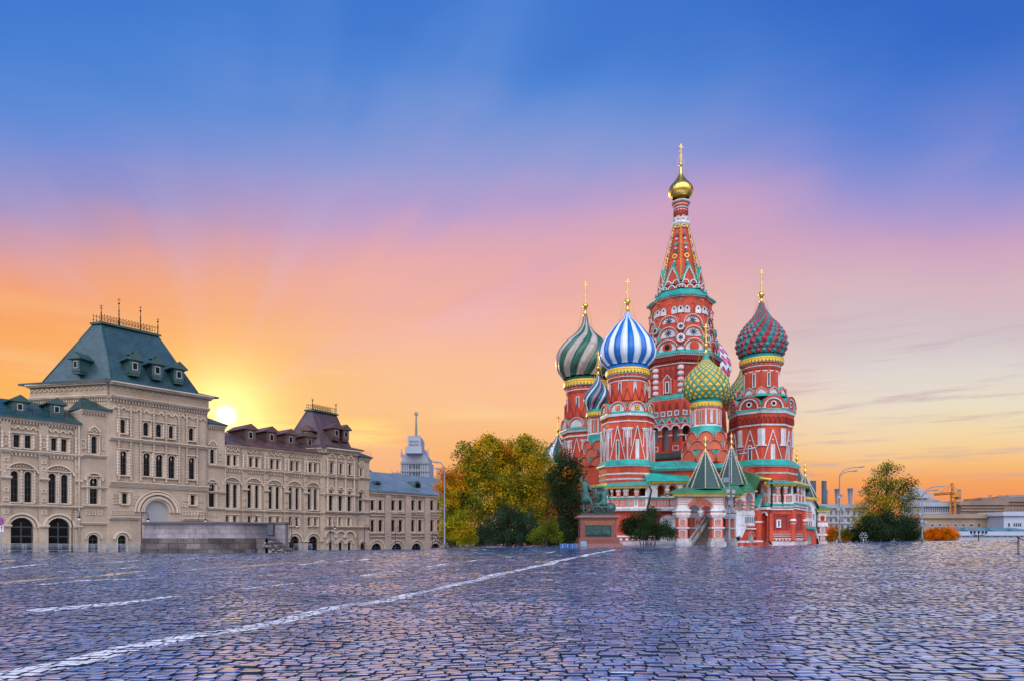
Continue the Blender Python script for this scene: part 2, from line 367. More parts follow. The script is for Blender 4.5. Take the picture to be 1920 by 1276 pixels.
def window(parent, fr, ol, depth, bars=1, fm=None, glass=GLS, name='window'):
    b = MB(); b.prism(shift(fr, -depth), ol, -.08, .02, glass)
    us = [p[0] for p in ol]; vs = [p[1] for p in ol]; u0, u1, v0, v1 = min(us), max(us), min(vs), max(vs); w = max(.05, (u1 - u0) * .07)
    f2 = shift(fr, -depth); fm = fm or DARKF
    if bars:
        b.rect(f2, (u0 + u1) / 2 - w / 2, (u0 + u1) / 2 + w / 2, v0, v1 - .12 * (v1 - v0), .02, .07, fm)
        for q in range(1, bars + 1): vv = v0 + (v1 - v0) * q / (bars + 1); b.rect(f2, u0 + .01, u1 - .01, vv - w / 2, vv + w / 2, .021, .06, fm)
        b.rect(f2, u0 + .005, u0 + w, v0, v1 - (u1 - u0) / 2, .02, .065, fm); b.rect(f2, u1 - w, u1 - .005, v0, v1 - (u1 - u0) / 2, .02, .065, fm)
    return b.build(name, parent)
DARKF = mat('dark_window_frame', (.035, .03, .03), .5, .1, 2)
# ------------------------------------------------------------------ the ground
LY = ([-500, 0, 40, 70, 90, 127, 150, 220, 9000], [0, 0, -.10, -.35, -.64, -.98, -1.14, -1.4, -1.4])
SX = ([-400, 700, 850, 1120, 1400, 1550, 1900, 2300], [0, 0, 0.0, .0035, .0028, .0042, .0097, .0125])
def gz(x, y):
    x = np.asarray(x, float); y = np.asarray(y, float); ys = np.maximum(y, 2.0)
    px = np.clip(CX + F * x / ys, -400, 2300)
    lf = np.interp(y, *LY)
    rt = np.interp(px, *SX) * np.clip(y, 0, 104)
    rt = rt - np.clip((px - 1300) / 300, 0, 1) * .16 * np.exp(-((y - 50) / 5.5) ** 2)
    rt = rt - np.clip(y - 112, 0, 1e9) * .075
    rt = np.maximum(rt, -9.0)
    k = np.clip((px - 760) / 110, 0, 1); k = k * k * (3 - 2 * k)
    return lf * (1 - k) + rt * k
def g1(x, y): return float(gz(x, y))
def gpt(px, py):
    lo, hi = 2.0, 140.0; r = (px - CX) / F; s = (py - HY) / F
    for t in np.arange(2, 140, .25):
        if H - s * t < g1(r * t, t): break
    return (r * t, t)
SEGS = [((-60, 1283), (1152, 1029.5), .20, 'w'), ((62, 1147), (332, 1120), .20, 'w'), ((452, 1102.5), (600, 1088), .16, 'w'), ((678, 1078), (757, 1069), .14, 'w'),
        ((793, 1062), (842, 1056.5), .14, 'w'), ((880, 1051.5), (908, 1048.5), .14, 'w'), ((940, 1045), (963, 1043), .14, 'w'), ((1022, 1036), (1040, 1034), .14, 'w'),
        ((0, 1092), (610, 1050), .18, 'y'), ((700, 1044), (910, 1029), .18, 'y'), ((77, 1094), (300, 1079), .17, 'w'), ((563, 1058), (690, 1047), .17, 'w'),
        ((0, 1064), (430, 1043), .14, 'w'), ((110, 1071), (252, 1063), .14, 'w'), ((0, 1051), (380, 1038), .14, 'y')]
SEGW = [(gpt(*a), gpt(*b), w, c) for a, b, w, c in SEGS]
def stone_nodes(near):
    m = bpy.data.materials.new('cobblestone' if near else 'far_cobblestone'); m.use_nodes = True; t = m.node_tree; g = G(t); b = t.nodes['Principled BSDF']
    tc = g.new('ShaderNodeTexCoord').outputs['Object']
    big = g.noise(tc, .09, 4, .55); med = g.noise(tc, 1.1, 4, .6); fine = g.noise(tc, 34, 4, .65)
    if near:
        per = g.new('ShaderNodeVertexColor', layer_name='tone').outputs[0]; per = g.sep(per)[0]
    else:
        vo = g.new('ShaderNodeTexVoronoi'); g.put(vo.inputs['Vector'], g.vm('MULTIPLY', tc, (.62, 1, 1))); vo.inputs['Scale'].default_value = 6.2
        per = g.sep(vo.outputs['Color'])[0]
    c = g.mix(per, (.045, .150, .370), (.130, .270, .520))
    c = g.mix(g.maprange(fine, .5, .72), c, g.mix(.35, c, (.34, .34, .36)))
    c = g.mix(g.maprange(med, .35, .7, 0, .45), c, (.050, .130, .290))
    dry = g.maprange(g.m('ADD', g.m('MULTIPLY', g.m('FRACT', g.m('MULTIPLY', per, 7.31)), .25), g.m('MULTIPLY', g.noise(tc, .13, 4, .6), 1.2)), .66, .95)
    c = g.mix(dry, c, g.mix(per, (.060, .170, .390), (.160, .310, .560)))
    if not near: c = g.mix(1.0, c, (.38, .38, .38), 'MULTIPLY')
    tot = {}
    jit = g.vm('SCALE', g.vm('SUBTRACT', g.noise(tc, 5.5, 2, .5, out=1), (.5, .5, .5)), .05)
    pj = g.vm('ADD', tc, jit)
    for (x0, y0), (x1, y1), w, k in SEGW:
        l = math.hypot(x1 - x0, y1 - y0); dx, dy = (x1 - x0) / l, (y1 - y0) / l
        a = g.m('ADD', g.vm('DOT_PRODUCT', pj, (dx, dy, 0), out=1), -(x0 * dx + y0 * dy))
        p = g.m('ABSOLUTE', g.m('ADD', g.vm('DOT_PRODUCT', pj, (-dy, dx, 0), out=1), (x0 * dy - y0 * dx)))
        s_ = g.m('MULTIPLY', g.m('LESS_THAN', p, w), g.m('LESS_THAN', g.m('ABSOLUTE', g.m('SUBTRACT', a, l / 2)), l / 2))
        tot[k] = s_ if k not in tot else g.m('MAXIMUM', tot[k], s_)
    wear = g.maprange(g.noise(tc, 9, 4, .7), .34, .46)
    if near:
        up = g.sep(g.new('ShaderNodeNewGeometry').outputs['Normal'])[2]; wear = g.m('MULTIPLY', wear, g.maprange(up, .8, .93))
    mw = g.m('MULTIPLY', tot['w'], wear); my = g.m('MULTIPLY', tot['y'], wear)
    c = g.mix(mw, c, (.80, .79, .78)); c = g.mix(my, c, (.75, .50, .20))
    g.put(b.inputs['Base Color'], c)
    ro = g.m('ADD', g.maprange(big, .3, .7, .04, .11), g.m('MULTIPLY', per, .06)); ro = g.m('ADD', g.m('ADD', ro, g.m('MULTIPLY', dry, .08)), g.m('MULTIPLY', g.m('MAXIMUM', mw, my), .35))
    g.put(b.inputs['Roughness'], ro); b.inputs['Specular IOR Level'].default_value = .7; b.inputs['Specular Tint'].default_value = (.70, .89, 1, 1); pm = g.m('MAXIMUM', mw, my)
    g.put(b.inputs['IOR'], g.m('SUBTRACT', g.maprange(dry, 0, 1, 3.0, 2.0) if near else 1.8, g.m('MULTIPLY', pm, 1.2 if near else .4)))
    g.put(b.inputs['Coat Weight'], g.m('MULTIPLY', g.m('SUBTRACT', 1, pm), g.m('SUBTRACT', 1, g.m('MULTIPLY', dry, .6)) if near else .15)); b.inputs['Coat Roughness'].default_value = .08; b.inputs['Coat IOR'].default_value = 3.8
    if not near: g.put(b.inputs['Roughness'], g.m('ADD', ro, .28))
    if near:
        bp = g.new('ShaderNodeBump'); bp.inputs['Strength'].default_value = 1; bp.inputs['Distance'].default_value = .00045
        g.put(bp.inputs['Height'], g.m('ADD', g.noise(tc, 22, 3, .6), g.m('MULTIPLY', fine, .4))); g.put(b.inputs['Normal'], bp.outputs[0])
    else:
        nn = g.new('ShaderNodeNewGeometry').outputs['Normal']
        off = g.vm('MULTIPLY', g.vm('SUBTRACT', vo.outputs['Color'], (.5, .5, .5)), (.12, .34, 0))
        off2 = g.vm('MULTIPLY', g.vm('SUBTRACT', g.noise(tc, 1.6, 5, .6, out=1), (.5, .5, .5)), (.07, .22, 0))
        g.put(b.inputs['Normal'], g.vm('NORMALIZE', g.vm('ADD', g.vm('ADD', nn, off), off2)))
    return m
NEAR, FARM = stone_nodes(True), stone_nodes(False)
JOINT = mat('joint_sand', (.012, .018, .036), .8, .2, 3)
YEND = 103.0
WAV = [(a, l, ph) for a, l, ph in zip(RNG.uniform(0, PI, 14), RNG.uniform(.9, 5.5, 14), RNG.uniform(0, 6.3, 14))]
def und(x, y):
    s = 0
    for a, l, ph in WAV: s = s + np.sin((x * math.cos(a) + y * math.sin(a)) * 2 * PI / l + ph) * l * .0021
    return s
def build_ground():
    ys = np.concatenate([np.arange(-60, 46, 2.0), np.arange(46, 160, 1.5), np.array([165, 175, 190, 210, 240, 300, 450, 800, 1600, 3500, 7500])])
    xs = np.concatenate([-np.array([6000, 2500, 1000, 500, 300, 220, 180, 150])[:], np.arange(-130, 131, 2.5), np.array([150, 180, 220, 300, 500, 1000, 2500, 6000])])
    X, Y = np.meshgrid(xs, ys); Z = gz(X, Y) - .14 * (Y < YEND - 2)
    v = np.stack([X, Y, Z], -1).reshape(-1, 3); nx = len(xs)
    f = [(j * nx + i, j * nx + i + 1, (j + 1) * nx + i + 1, (j + 1) * nx + i) for j in range(len(ys) - 1) for i in range(nx - 1)]
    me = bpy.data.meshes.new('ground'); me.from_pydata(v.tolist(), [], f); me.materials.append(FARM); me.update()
    me.polygons.foreach_set('use_smooth', [True] * len(f))
    tag(link('ground', me), kind='structure')
    # individually laid, domed and slightly tilted setts in the near field
    rows = []; y = 2.6; r = random.Random(3)
    C = []   # centre x, y, halfw, halfd
    while y < YEND:
        sk_ = 1 + min(2.2, max(0, y - 14) / 26); dep = r.uniform(.088, .130) * sk_; x = -(.80 * y + 4.0) - r.random() * .3; xe = .80 * y + 4.0
        while x < xe:
            w = r.uniform(.12, .235) * sk_; C.append((x + w / 2, y + dep / 2, w / 2, dep / 2)); x += w
        y += dep
    C = np.array(C); n = len(C); gap = .0055
    cx = C[:, 0]; cy = C[:, 1] + .05 * np.sin(cx * .55 + C[:, 1] * .2) + .03 * np.sin(cx * 2.1) + RNG.normal(0, .006, n); hw = C[:, 2] - gap * RNG.uniform(.6, 1.6, n); hd = C[:, 3] - gap * RNG.uniform(.6, 1.7, n)
    rot = RNG.normal(0, .022, n)
    k = .72
    ring = np.array([(-1, -.80), (-.87, -1), (.87, -1), (1, -.80), (1, .80), (.87, 1), (-.87, 1), (-1, .80)])
    lay = [(1.0, -.05), (.988, -.003), (.965, -.0018), (.55, -.0005), (0, .0004)]
    V = []
    far_ = 1 + np.clip((C[:, 1] - 20) / 40, 0, 2); tx = RNG.normal(0, .012, n) * far_; ty = RNG.normal(.012, .022, n) * far_; lift = RNG.normal(0, .004, n)
    cr, sr = np.cos(rot), np.sin(rot)
    for s_, z in lay:
        pts = ring * s_ if s_ else np.array([(0., 0.)])
        for a, b_ in pts:
            jx = RNG.normal(0, .022, n) * (s_ > 0); jy = RNG.normal(0, .030, n) * (s_ > 0)
            lx = (a + jx) * hw; ly = (b_ + jy) * hd
            if False:
                ly = (b_ + jy) * hd + (0); lx = lx
            wx = cx + lx * cr - ly * sr; wy = cy + lx * sr + ly * cr
            wz = gz(wx, wy) + z + lift + und(wx, wy) + (tx * lx + ty * ly if s_ < 1 else 0)
            V.append(np.stack([wx, wy, wz], -1))
    V = np.stack(V, 1)  # n, 25, 3
    nv = V.shape[1]
    F_ = []
    for l in range(3):
        for i in range(8): j = (i + 1) % 8; F_.append((l * 8 + i, l * 8 + j, (l + 1) * 8 + j, (l + 1) * 8 + i))
    T_ = [(24 + i, 24 + (i + 1) % 8, 32) for i in range(8)]
    base = (np.arange(n) * nv)[:, None, None]
    q = (np.array(F_)[None] + base).reshape(-1); tr = (np.array(T_)[None] + base).reshape(-1)
    # joint sheet
    gy = np.arange(2.0, YEND + .6, .5); jv = []; jf = []
    for yy in gy:
        for xx in np.linspace(-1, 1, 161): jv.append((xx * (.80 * yy + 3.9), yy, 0))
    jv = np.array(jv); jv[:, 2] = gz(jv[:, 0], jv[:, 1]) + und(jv[:, 0], jv[:, 1]) - .022
    b0 = n * nv
    for j in range(len(gy) - 1):
        for i in range(160): jf.append((b0 + j * 161 + i, b0 + j * 161 + i + 1, b0 + (j + 1) * 161 + i + 1, b0 + (j + 1) * 161 + i))
    allv = np.concatenate([V.reshape(-1, 3), jv]); jq = np.array(jf).reshape(-1)
    loops = np.concatenate([q, tr, jq]).astype(np.int32); nq, nt, nj = len(q) // 4, len(tr) // 3, len(jf)
    starts = np.concatenate([np.arange(nq) * 4, nq * 4 + np.arange(nt) * 3, nq * 4 + nt * 3 + np.arange(nj) * 4]).astype(np.int32)
    me = bpy.data.meshes.new('cobblestones'); me.vertices.add(len(allv)); me.vertices.foreach_set('co', allv.astype(np.float32).reshape(-1))
    me.loops.add(len(loops)); me.loops.foreach_set('vertex_index', loops); me.polygons.add(len(starts)); me.polygons.foreach_set('loop_start', starts)
    me.materials.append(NEAR); me.materials.append(JOINT)
    side = np.tile(np.arange(24) < 16, n)
    me.polygons.foreach_set('material_index', np.concatenate([side.astype(float), np.zeros(nt), np.ones(nj)]).astype(np.int32))
    me.polygons.foreach_set('use_smooth', np.concatenate([~side, np.ones(nt + nj, bool)])); me.update(calc_edges=True)
    ca = me.color_attributes.new('tone', 'FLOAT_COLOR', 'POINT')
    tone = np.repeat(RNG.random(n), nv); tone = np.concatenate([tone, np.zeros(len(jv))])
    ca.data.foreach_set('color', np.stack([tone, tone, tone, np.ones_like(tone)], -1).astype(np.float32).reshape(-1))
    tag(link('cobblestone_paving', me), kind='structure')
build_ground()
# ================================================================== arcade building (left)
R1 = lambda x, y: (x / 2.4548, 540 + y / 2.4538)
R2 = lambda x, y: (360 + x / 3.752, 720 + y / 3.753)
R3 = lambda x, y: (x / 3.868, 720 + y / 3.867)
R4 = lambda x, y: (200 + x / 4.727, 780 + y / 4.726)
GA = Fac((-.75 * 89, 89), (-.75 * 89 + .6451 * 70, 89 + .7641 * 70))
GA.k = 1.8
def sx_(px, off=0): return GA.uv(px, 900, off)[0]
def vz(px, py, off=0): return GA.uv(px, py, off)[1]
def beaded(mb, fa, s, v0, v1, r, m, off):
    p = fa.pos(s, 0, off); n = max(4, int((v1 - v0) / .42)); prof = []
    for i in range(n * 2 + 1): prof.append((v0 + (v1 - v0) * i / (n * 2), r * (1.0 if i % 2 else .62)))
    mb.lathe(p.x, p.y, prof, 6, .3, m)
def winset(mb, parent, fa, off, conv, lst, holes, wins):
    """lst rows: x0,x1,y0,y1,kind in zoomed-photo units"""
    for (x0, x1, y0, y1, k) in lst:
        a = conv(x0, y0); b = conv(x1, y1)
        u0, u1, v0, v1 = fa.rect(a[0], b[0], a[1], b[1], off); e_ = (u1 - u0) * .04; u0 -= e_; u1 += e_
        if k in ('a', 'd', 'A') and v1 - v0 < (u1 - u0) * .6: v0 = v1 - (u1 - u0) * .6
        holes.append(opening(u0, u1, v0, v1, k)); wins.append((u0, u1, v0, v1, k))
def dressing(mb, fa, off, w, m, cols=True):
    u0, u1, v0, v1, k = w; f = fa.fr(off); W = u1 - u0; c = (u0 + u1) / 2; t = .13
    if k == 'A': return
    if k in 'ad':
        sp = v1 - W / 2
        mb.rect(f, u0 - t - .03, u0 - .03, v0, sp, 0, .10, m); mb.rect(f, u1 + .03, u1 + t + .03, v0, sp, 0, .10, m)
        mb.archband(f, c, sp, W / 2 + .03, W / 2 + t + .06, 0, .12, m, 10)
        if k == 'd':
            p = fa.pos(c, 0, off - .12); mb.lathe(p.x, p.y, [(v1 - .36 * W - .42, .02), (v1 - .36 * W - .2, .11), (v1 - .36 * W, .09)], 6, 0, m)
    else: mb.ring(f, u0 - t - .05, u1 + t + .05, v0 - t, v1 + t + .05, t, 0, .10, m)
    mb.rect(f, u0 - .28, u1 + .28, v0 - .20, v0 - .04, 0, .26, m)
    if cols:
        for s in (u0 - .33, u1 + .33): beaded(mb, fa, s, v0 - .1, v1 + .15, .19, m, off + .18)
        mb.rect(f, u0 - .5, u1 + .5, v1 + .22, v1 + .36, 0, .26, m)
def band(mb, fa, s0, s1, v, prof, m, off):
    """stacked string course: prof = (height, projection) from v upwards"""
    f = fa.fr(off); z = v
    for h, p in prof: mb.rect(f, s0, s1, z, z + h, 0, p, m); z += h
def dentils(mb, fa, s0, s1, v0, v1, off, step, w, p, m):
    f = fa.fr(off); n = int((s1 - s0) / step)
    for i in range(n): s = s0 + (i + .5) * (s1 - s0) / n; mb.rect(f, s - w / 2, s + w / 2, v0, v1, 0, p, m)
SCREEN = mat('pale_gate_screen', (.30, .30, .29), .8, .05, .6)
def arches_row(mb, fa, s0, s1, v, off, r, m):
    f = fa.fr(off); n = max(1, int((s1 - s0) / (2 * r)))
    for i in range(n): mb.archband(f, s0 + (i + .5) * (s1 - s0) / n, v, r * .55, r * .98, 0, .16, m, 6, True)
def panel(mb, fa, s, v, w, h, off, m): f = fa.fr(off); mb.ring(f, s - w / 2, s + w / 2, v - h / 2, v + h / 2, w * .2, 0, .09, m); mb.rect(f, s - w * .14, s + w * .14, v - h * .14, v + h * .14, 0, .05, m)
DM = mat('dormer_dark_green', (.03, .085, .08), .5, .15, 1)
GBASE = -3.0
def gum():
    root = thing('arcade_building', 'long cream historic shopping arcade with arched windows and two steep green tiled pavilion roofs', 'building', (*GA.pos(20, 0)[:2], -.9))
    B, C = CREAM, CREAM2
    secs = {}
    def section(name, x0, x1, ytop, offx, conv_l, bands=(), label=None):
        s0, s1 = sx_(x0, offx), sx_(x1, offx); v1 = vz(*ytop, offx)
        mb = MB(); holes = []; wins = []
        for cv, l in conv_l: winset(mb, root, GA, offx, cv, l, holes, wins)
        mb.wall(GA.fr(offx), [(s0, GBASE), (s0, v1), (s1, v1), (s1, GBASE)], holes, B, .26, C)
        f = GA.fr(offx)
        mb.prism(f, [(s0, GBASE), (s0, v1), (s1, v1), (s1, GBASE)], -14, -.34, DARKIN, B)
        for a in (s0, s1): mb.prism(f, [(a - .002, GBASE), (a - .002, v1), (a + .002, v1), (a + .002, GBASE)], -.36, -.001, B)
        for w in wins: dressing(mb, GA, offx, w, C, w[3] - w[2] > .9 and w[4] != 'A' and w[2] > 2.6)
        for v, prof in bands: band(mb, GA, s0 - .02, s1 + .02, v, prof, C, offx)
        return mb, s0, s1, v1, wins, offx
    def finish(sec, pnl=()):
        mb, s0, s1, v1, wins, off = sec
        w_ = mb.build('wall', root)
        for (u0, u1, v0, v1_, k) in wins:
            if u1 < sx_(-20): continue
            nb = 3 if v1_ - v0 > 2.2 else 1
            gt_ = k == 'A' and off == 1.1; window(root, GA.fr(off), opening(u0, u1, v0, v1_, k), .18, 0 if gt_ else nb, glass=SCREEN if gt_ else GLS, name='gateway_screen' if gt_ else 'window')
    # ---- regular bays
    def regular(x0, x1, ytop, off, up, ar, sq, gr, cv, piers, eave_drop=.0, name='wall'):
        lst = [(a, b, c, d, 'r') for a, b, c, d in up] + [(a, b, c, d, 'a') for a, b, c, d in ar] + [(a, b, c, d, 'r') for a, b, c, d in sq] + [(a, b, c, d, 'A') for a, b, c, d in gr]
        sec = section(name, x0, x1, ytop, off, [(cv, lst)])
        mb, s0, s1, v1, wins, off = sec; f = GA.fr(off); C_ = C
        U = [w for w in wins if w[4] == 'r' and w[2] > 9]; A = [w for w in wins if w[4] == 'a']; GRA = [w for w in wins if w[4] == 'A']
        vu = sum(w[2] for w in U) / len(U); va1 = sum(w[3] for w in A) / len(A); va0 = sum(w[2] for w in A) / len(A); vu1 = sum(w[3] for w in U) / len(U)
        zb = va0 - .9
        cuts = [(s0, s1)]
        band(mb, GA, s0, s1, vu - .75, [(.14, .14), (.12, .24), (.16, .34)], C_, off); dentils(mb, GA, s0, s1, vu - 1.05, vu - .76, off, .42, .2, .18, C_)
        band(mb, GA, s0, s1, va0 - .62, [(.16, .18), (.14, .30)], C_, off)
        band(mb, GA, s0, s1, 4.1 if gr else 4.3, [(.12, .12), (.16, .26)], C_, off) if False else None
        dentils(mb, GA, s0, s1, v1 - .62, v1 - .34, off, .36, .18, .2, C_); band(mb, GA, s0, s1, v1 - .34, [(.16, .26), (.18, .4)], C_, off)
        arches_row(mb, GA, s0, s1, vu1 + .75, off, .42, C_)
        # pairs: big blind arch over each pair of arched windows
        A.sort()
        for i in range(0, len(A) - 1, 2):
            a, b = A[i], A[i + 1]; c = (a[0] + b[1]) / 2; r = (b[1] - a[0]) / 2 + .35; cy = a[3] - r * .55
            for q in range(14):
                t = PI * (q + .5) / 14
                if sin(t) > .42: mb.rect(f, c + (r + .12) * cos(t) - .07, c + (r + .12) * cos(t) + .07, cy + (r + .12) * sin(t) - .07, cy + (r + .12) * sin(t) + .07, 0, .2, C_)
            n = 14; Ao = arch(c, cy, r + .62, n, a0=PI * .9, a1=PI * .1); Ai = arch(c, cy, r + .40, n, a0=PI * .9, a1=PI * .1)
            for q in range(n): mb.prism(f, [Ao[q], Ao[q + 1], Ai[q + 1], Ai[q]], 0, .26, C_)
        for w in GRA:
            c = (w[0] + w[1]) / 2; W = w[1] - w[0]; sp = w[3] - W / 2
            mb.archband(f, c, sp, W / 2 + .02, W / 2 + .22, 0, .14, C_, 16); mb.archband(f, c, sp, W / 2 + .42, W / 2 + .68, 0, .24, C_, 16)
        for p0, p1 in piers:          # piers between bays
            a, b = sx_(cv(p0, 0)[0], off), sx_(cv(p1, 0)[0], off); c = (a + b) / 2; w = (b - a)
            mb.rect(f, a, b, GBASE, v1 - .63, 0, .22, B); o2 = off + .40
            for z0, pr in ((vu - .75, [(.14, .16), (.12, .26), (.16, .36)]), (va0 - .62, [(.16, .2), (.14, .32)]), (va1 - .2 - (va1 - va0) * .22, [(.14, .14), (.2, .28)]), (sum(w_[3] for w_ in GRA) / len(GRA) - 1.3 if GRA else 2.6, [(.14, .14), (.2, .26)])):
                band(mb, GA, a - .05, b + .05, z0, pr, C_, o2)
            ps = min(w * .62, 1.0)
            for z in (vu + (vu1 - vu) * .5,): panel(mb, GA, c, z, ps, 1.35, o2, C_)
            for z in (va1 + .45, va0 + (va1 - va0) * .38, va0 + (va1 - va0) * .08, va0 - 1.35, vu - 1.7): panel(mb, GA, c, z, ps * .82, ps * .82, o2, C_)
            for s in (a + .14, b - .14): beaded(mb, GA, s, vu - .25, vu1 + .3, .2, C_, o2 + .15)
        return sec
    # S1: two bays at the left edge, continued off frame
    base_up = [(100, 138, 365, 455), (182, 220, 370, 462), (373, 407, 390, 480), (446, 480, 397, 487)]
    base_ar = [(78, 127, 627, 850), (178, 225, 632, 853), (353, 400, 645, 858), (444, 488, 652, 860)]
    S = regular(-36, 150.5, (75, 788), 0, base_up + [(-190, -150, 333, 428), (-95, -55, 340, 436)], base_ar + [(-215, -163, 605, 838), (-108, -56, 612, 842)], [], [(75, 235, 965, 1235), (350, 498, 968, 1235), (-215, -45, 958, 1240)], R3, [(0, 72), (277, 345), (535, 583)])
    finish(S)
    # S2 bay beside the pavilion
    def sidebay(x0, x1, ytop, off, up, mid, sq, gr, cv):
        lst = [(*w, 'a') for w in up] + [(*w, 'd') for w in mid] + [(*w, 'a') for w in gr]
        sec = section('wall', x0, x1, ytop, off, [(cv, lst)]); mb, s0, s1, v1, wins, off = sec; f = GA.fr(off)
        u, m_, g_ = wins[0], wins[len(up)], wins[-1]
        for v in (u[2] - .55, m_[3] - 1.5, m_[2] - .5, 3.1): band(mb, GA, s0, s1, v, [(.12, .14), (.12, .24), (.12, .32)], C, off)
        dentils(mb, GA, s0, s1, v1 - .62, v1 - .34, off, .36, .18, .2, C); band(mb, GA, s0, s1, v1 - .34, [(.16, .26), (.18, .4)], C, off)
        for w in wins[:len(up)]: mb.archband(f, (w[0] + w[1]) / 2, w[3] + .6, .55, .8, 0, .2, C, 10, True); mb.archband(f, (w[0] + w[1]) / 2, w[3] + .6, .25, .42, 0, .12, C, 8, True)
        for w in wins[len(up):len(up) + len(mid)]:
            c = (w[0] + w[1]) / 2; r = (w[1] - w[0]) / 2 + .25; mb.archband(f, c, w[3] - .35, r + .28, r + .48, 0, .24, C, 12)
        for w in wins[len(up) + len(mid):]: c = (w[0] + w[1]) / 2; W = (w[1] - w[0]) / 2; mb.archband(f, c, w[3] - W, W + .3, W + .5, 0, .2, C, 12)
        c = (m_[0] + m_[1]) / 2
        for k in (-1, 0, 1): panel(mb, GA, c + k * .8, m_[2] - 1.25, .55, .6, off, C)
        for k in (-1, 1):
            if len(up) == 1: panel(mb, GA, (u[0] + u[1]) / 2 + k * 1.35, (u[2] + u[3]) / 2, .7, 1.3, off, C)
        return sec
    S = sidebay(150.5, 205, (178, 769), .45, [(663, 698, 375, 500)], [(652, 703, 680, 865)], [], [(642, 708, 1088, 1225)], R3); finish(S); s2 = S
    # S3 tall pavilion
    off = 1.1
    lst = [(552, 574, 603, 665, 'a'), (659, 681, 617, 678, 'a'), (718, 740, 625, 684, 'a'), (777, 795, 632, 690, 'a'), (869, 888, 643, 700, 'a'),
           (552, 580, 748, 857, 'd'), (660, 688, 757, 862, 'd'), (718, 746, 764, 867, 'd'), (775, 802, 770, 873, 'd'), (869, 893, 778, 877, 'd'),
           (563, 583, 943, 990, 'r'), (878, 895, 952, 995, 'r'), (543, 578, 1135, 1220, 'a'), (672, 772, 978, 1230, 'A'), (868, 905, 1150, 1220, 'a')]
    sec = section('wall', 204, 389, (205, 716), off, [(R1, lst)]); mb, s0, s1, v1, wins, off = sec; f = GA.fr(off); v1t = v1
    b1 = vz(*R1(560, 690), off); b2 = vz(*R1(560, 890), off); b3 = vz(*R1(560, 1062), off); bt = vz(*R1(560, 505), off)
    band(mb, GA, s0, s1, b1 - .35, [(.16, .2), (.14, .32), (.16, .44)], C, off); band(mb, GA, s0, s1, b2 - .7, [(.2, .14), (.22, .26), (.2, .38), (.14, .5)], C, off)
    g0, g1_ = sx_(R1(640, 0)[0], off), sx_(R1(835, 0)[0], off)
    band(mb, GA, s0, g0, b3, [(.16, .2), (.14, .32), (.12, .42)], C, off); band(mb, GA, g1_, s1, b3, [(.16, .2), (.14, .32), (.12, .42)], C, off)
    for x in (545, 645, 706, 762, 822, 857, 905): # vertical engaged shafts
        s = sx_(R1(x, 0)[0], off); beaded(mb, GA, s, b2 + .2, bt - .9, .23, B, off + .28)
    for x in (600,): beaded(mb, GA, sx_(R1(x, 0)[0], off), b2 + .2, bt - .9, .23, B, off + .28)
    arches_row(mb, GA, s0 + .3, s1 - .3, vz(*R1(560, 560), off), off, .5, C); dentils(mb, GA, s0, s1, bt - .6, bt - .2, off, .4, .2, .2, C)
    band(mb, GA, s0, s1, bt - .2, [(.14, .3), (.16, .5), (.14, .6)], C, off); 
    # coffer panels round the gateway
    for x, y0_, nr in ((526, 945, 2), (541, 945, 2), (617, 950, 2), (632, 950, 2), (843, 960, 2), (857, 962, 2), (917, 966, 2), (931, 968, 2)):
        for k in range(nr): panel(mb, GA, sx_(R1(x, 0)[0], off), vz(*R1(x, y0_ + 8 + k * 28), off), .5, .6, off, C)
    for x in range(518, 640, 15): panel(mb, GA, sx_(R1(x, 0)[0], off), vz(*R1(x, 1030), off), .5, .6, off, C)
    for x in range(845, 935, 14): panel(mb, GA, sx_(R1(x, 0)[0], off), vz(*R1(x, 1034), off), .48, .6, off, C)
    gt = [w for w in wins if w[4] == 'A'][0]; c = (gt[0] + gt[1]) / 2; W = (gt[1] - gt[0]) / 2; sp = gt[3] - W
    for ri, ro, p in ((.05, .3, .12), (.5, .7, .26), (.95, 1.25, .34), (1.4, 1.6, .24)): mb.archband(f, c, sp, W + ri, W + ro, 0, p, C, 22)
    for q in range(26): t = PI * (q + .5) / 26; x, y = c + (W + .38) * cos(t), sp + (W + .38) * sin(t); mb.rect(f, x - .09, x + .09, y - .09, y + .09, 0, .32, C)
    dr = [w for w in wins if w[4] == 'a' and w[2] < 1.5]
    for w in dr: mb.archband(f, (w[0] + w[1]) / 2, w[3] - (w[1] - w[0]) / 2, (w[1] - w[0]) / 2 + .35, (w[1] - w[0]) / 2 + .65, 0, .24, C, 12)
    # left return face and deep cornice of the pavilion
    Ac = Vector(GA.pos(s0, 0, off)[:2]); Bc = Vector(GA.pos(s1, 0, off)[:2]); rd = Vector((-.98, .2)); Dc = Ac + rd * 13.2; Ec = Bc + rd * 13.2
    Z = v1
    ret = Fac(tuple(Dc), tuple(Ac)); back = Fac(tuple(Bc), tuple(Ec))
    for fa in (ret, back):
        mb.prism(fa.fr(), [(0, GBASE), (0, Z), (fa.L, Z), (fa.L, GBASE)], -.3, 0, B)
    for fa in (ret, back): dentils(mb, fa, 0, fa.L, bt - .6, bt - .2, 0, .4, .2, .2, C); band(mb, fa, 0, fa.L + .1, bt - .2, [(.14, .3), (.16, .5), (.14, .6)], C, 0)
    k0 = bt + .25
    for fa, o in ((GA, off), (ret, 0), (back, 0)):
        a, b = (s0, s1) if fa is GA else (0, fa.L)
        arches_row(mb, fa, a + .1, b - .1, k0 + .75, o + .25, .42, C); fr_ = fa.fr(o); mb.rect(fr_, a, b, k0, Z - .1, 0, .25, B)
        dentils(mb, fa, a, b, k0 + 1.45, Z - .35, o + .25, .5, .3, .35, C); band(mb, fa, a - .2, b + .2, Z - .35, [(.2, .75), (.16, 1.0)], C, o)
    finish((mb, s0, s1, v1, wins, off))
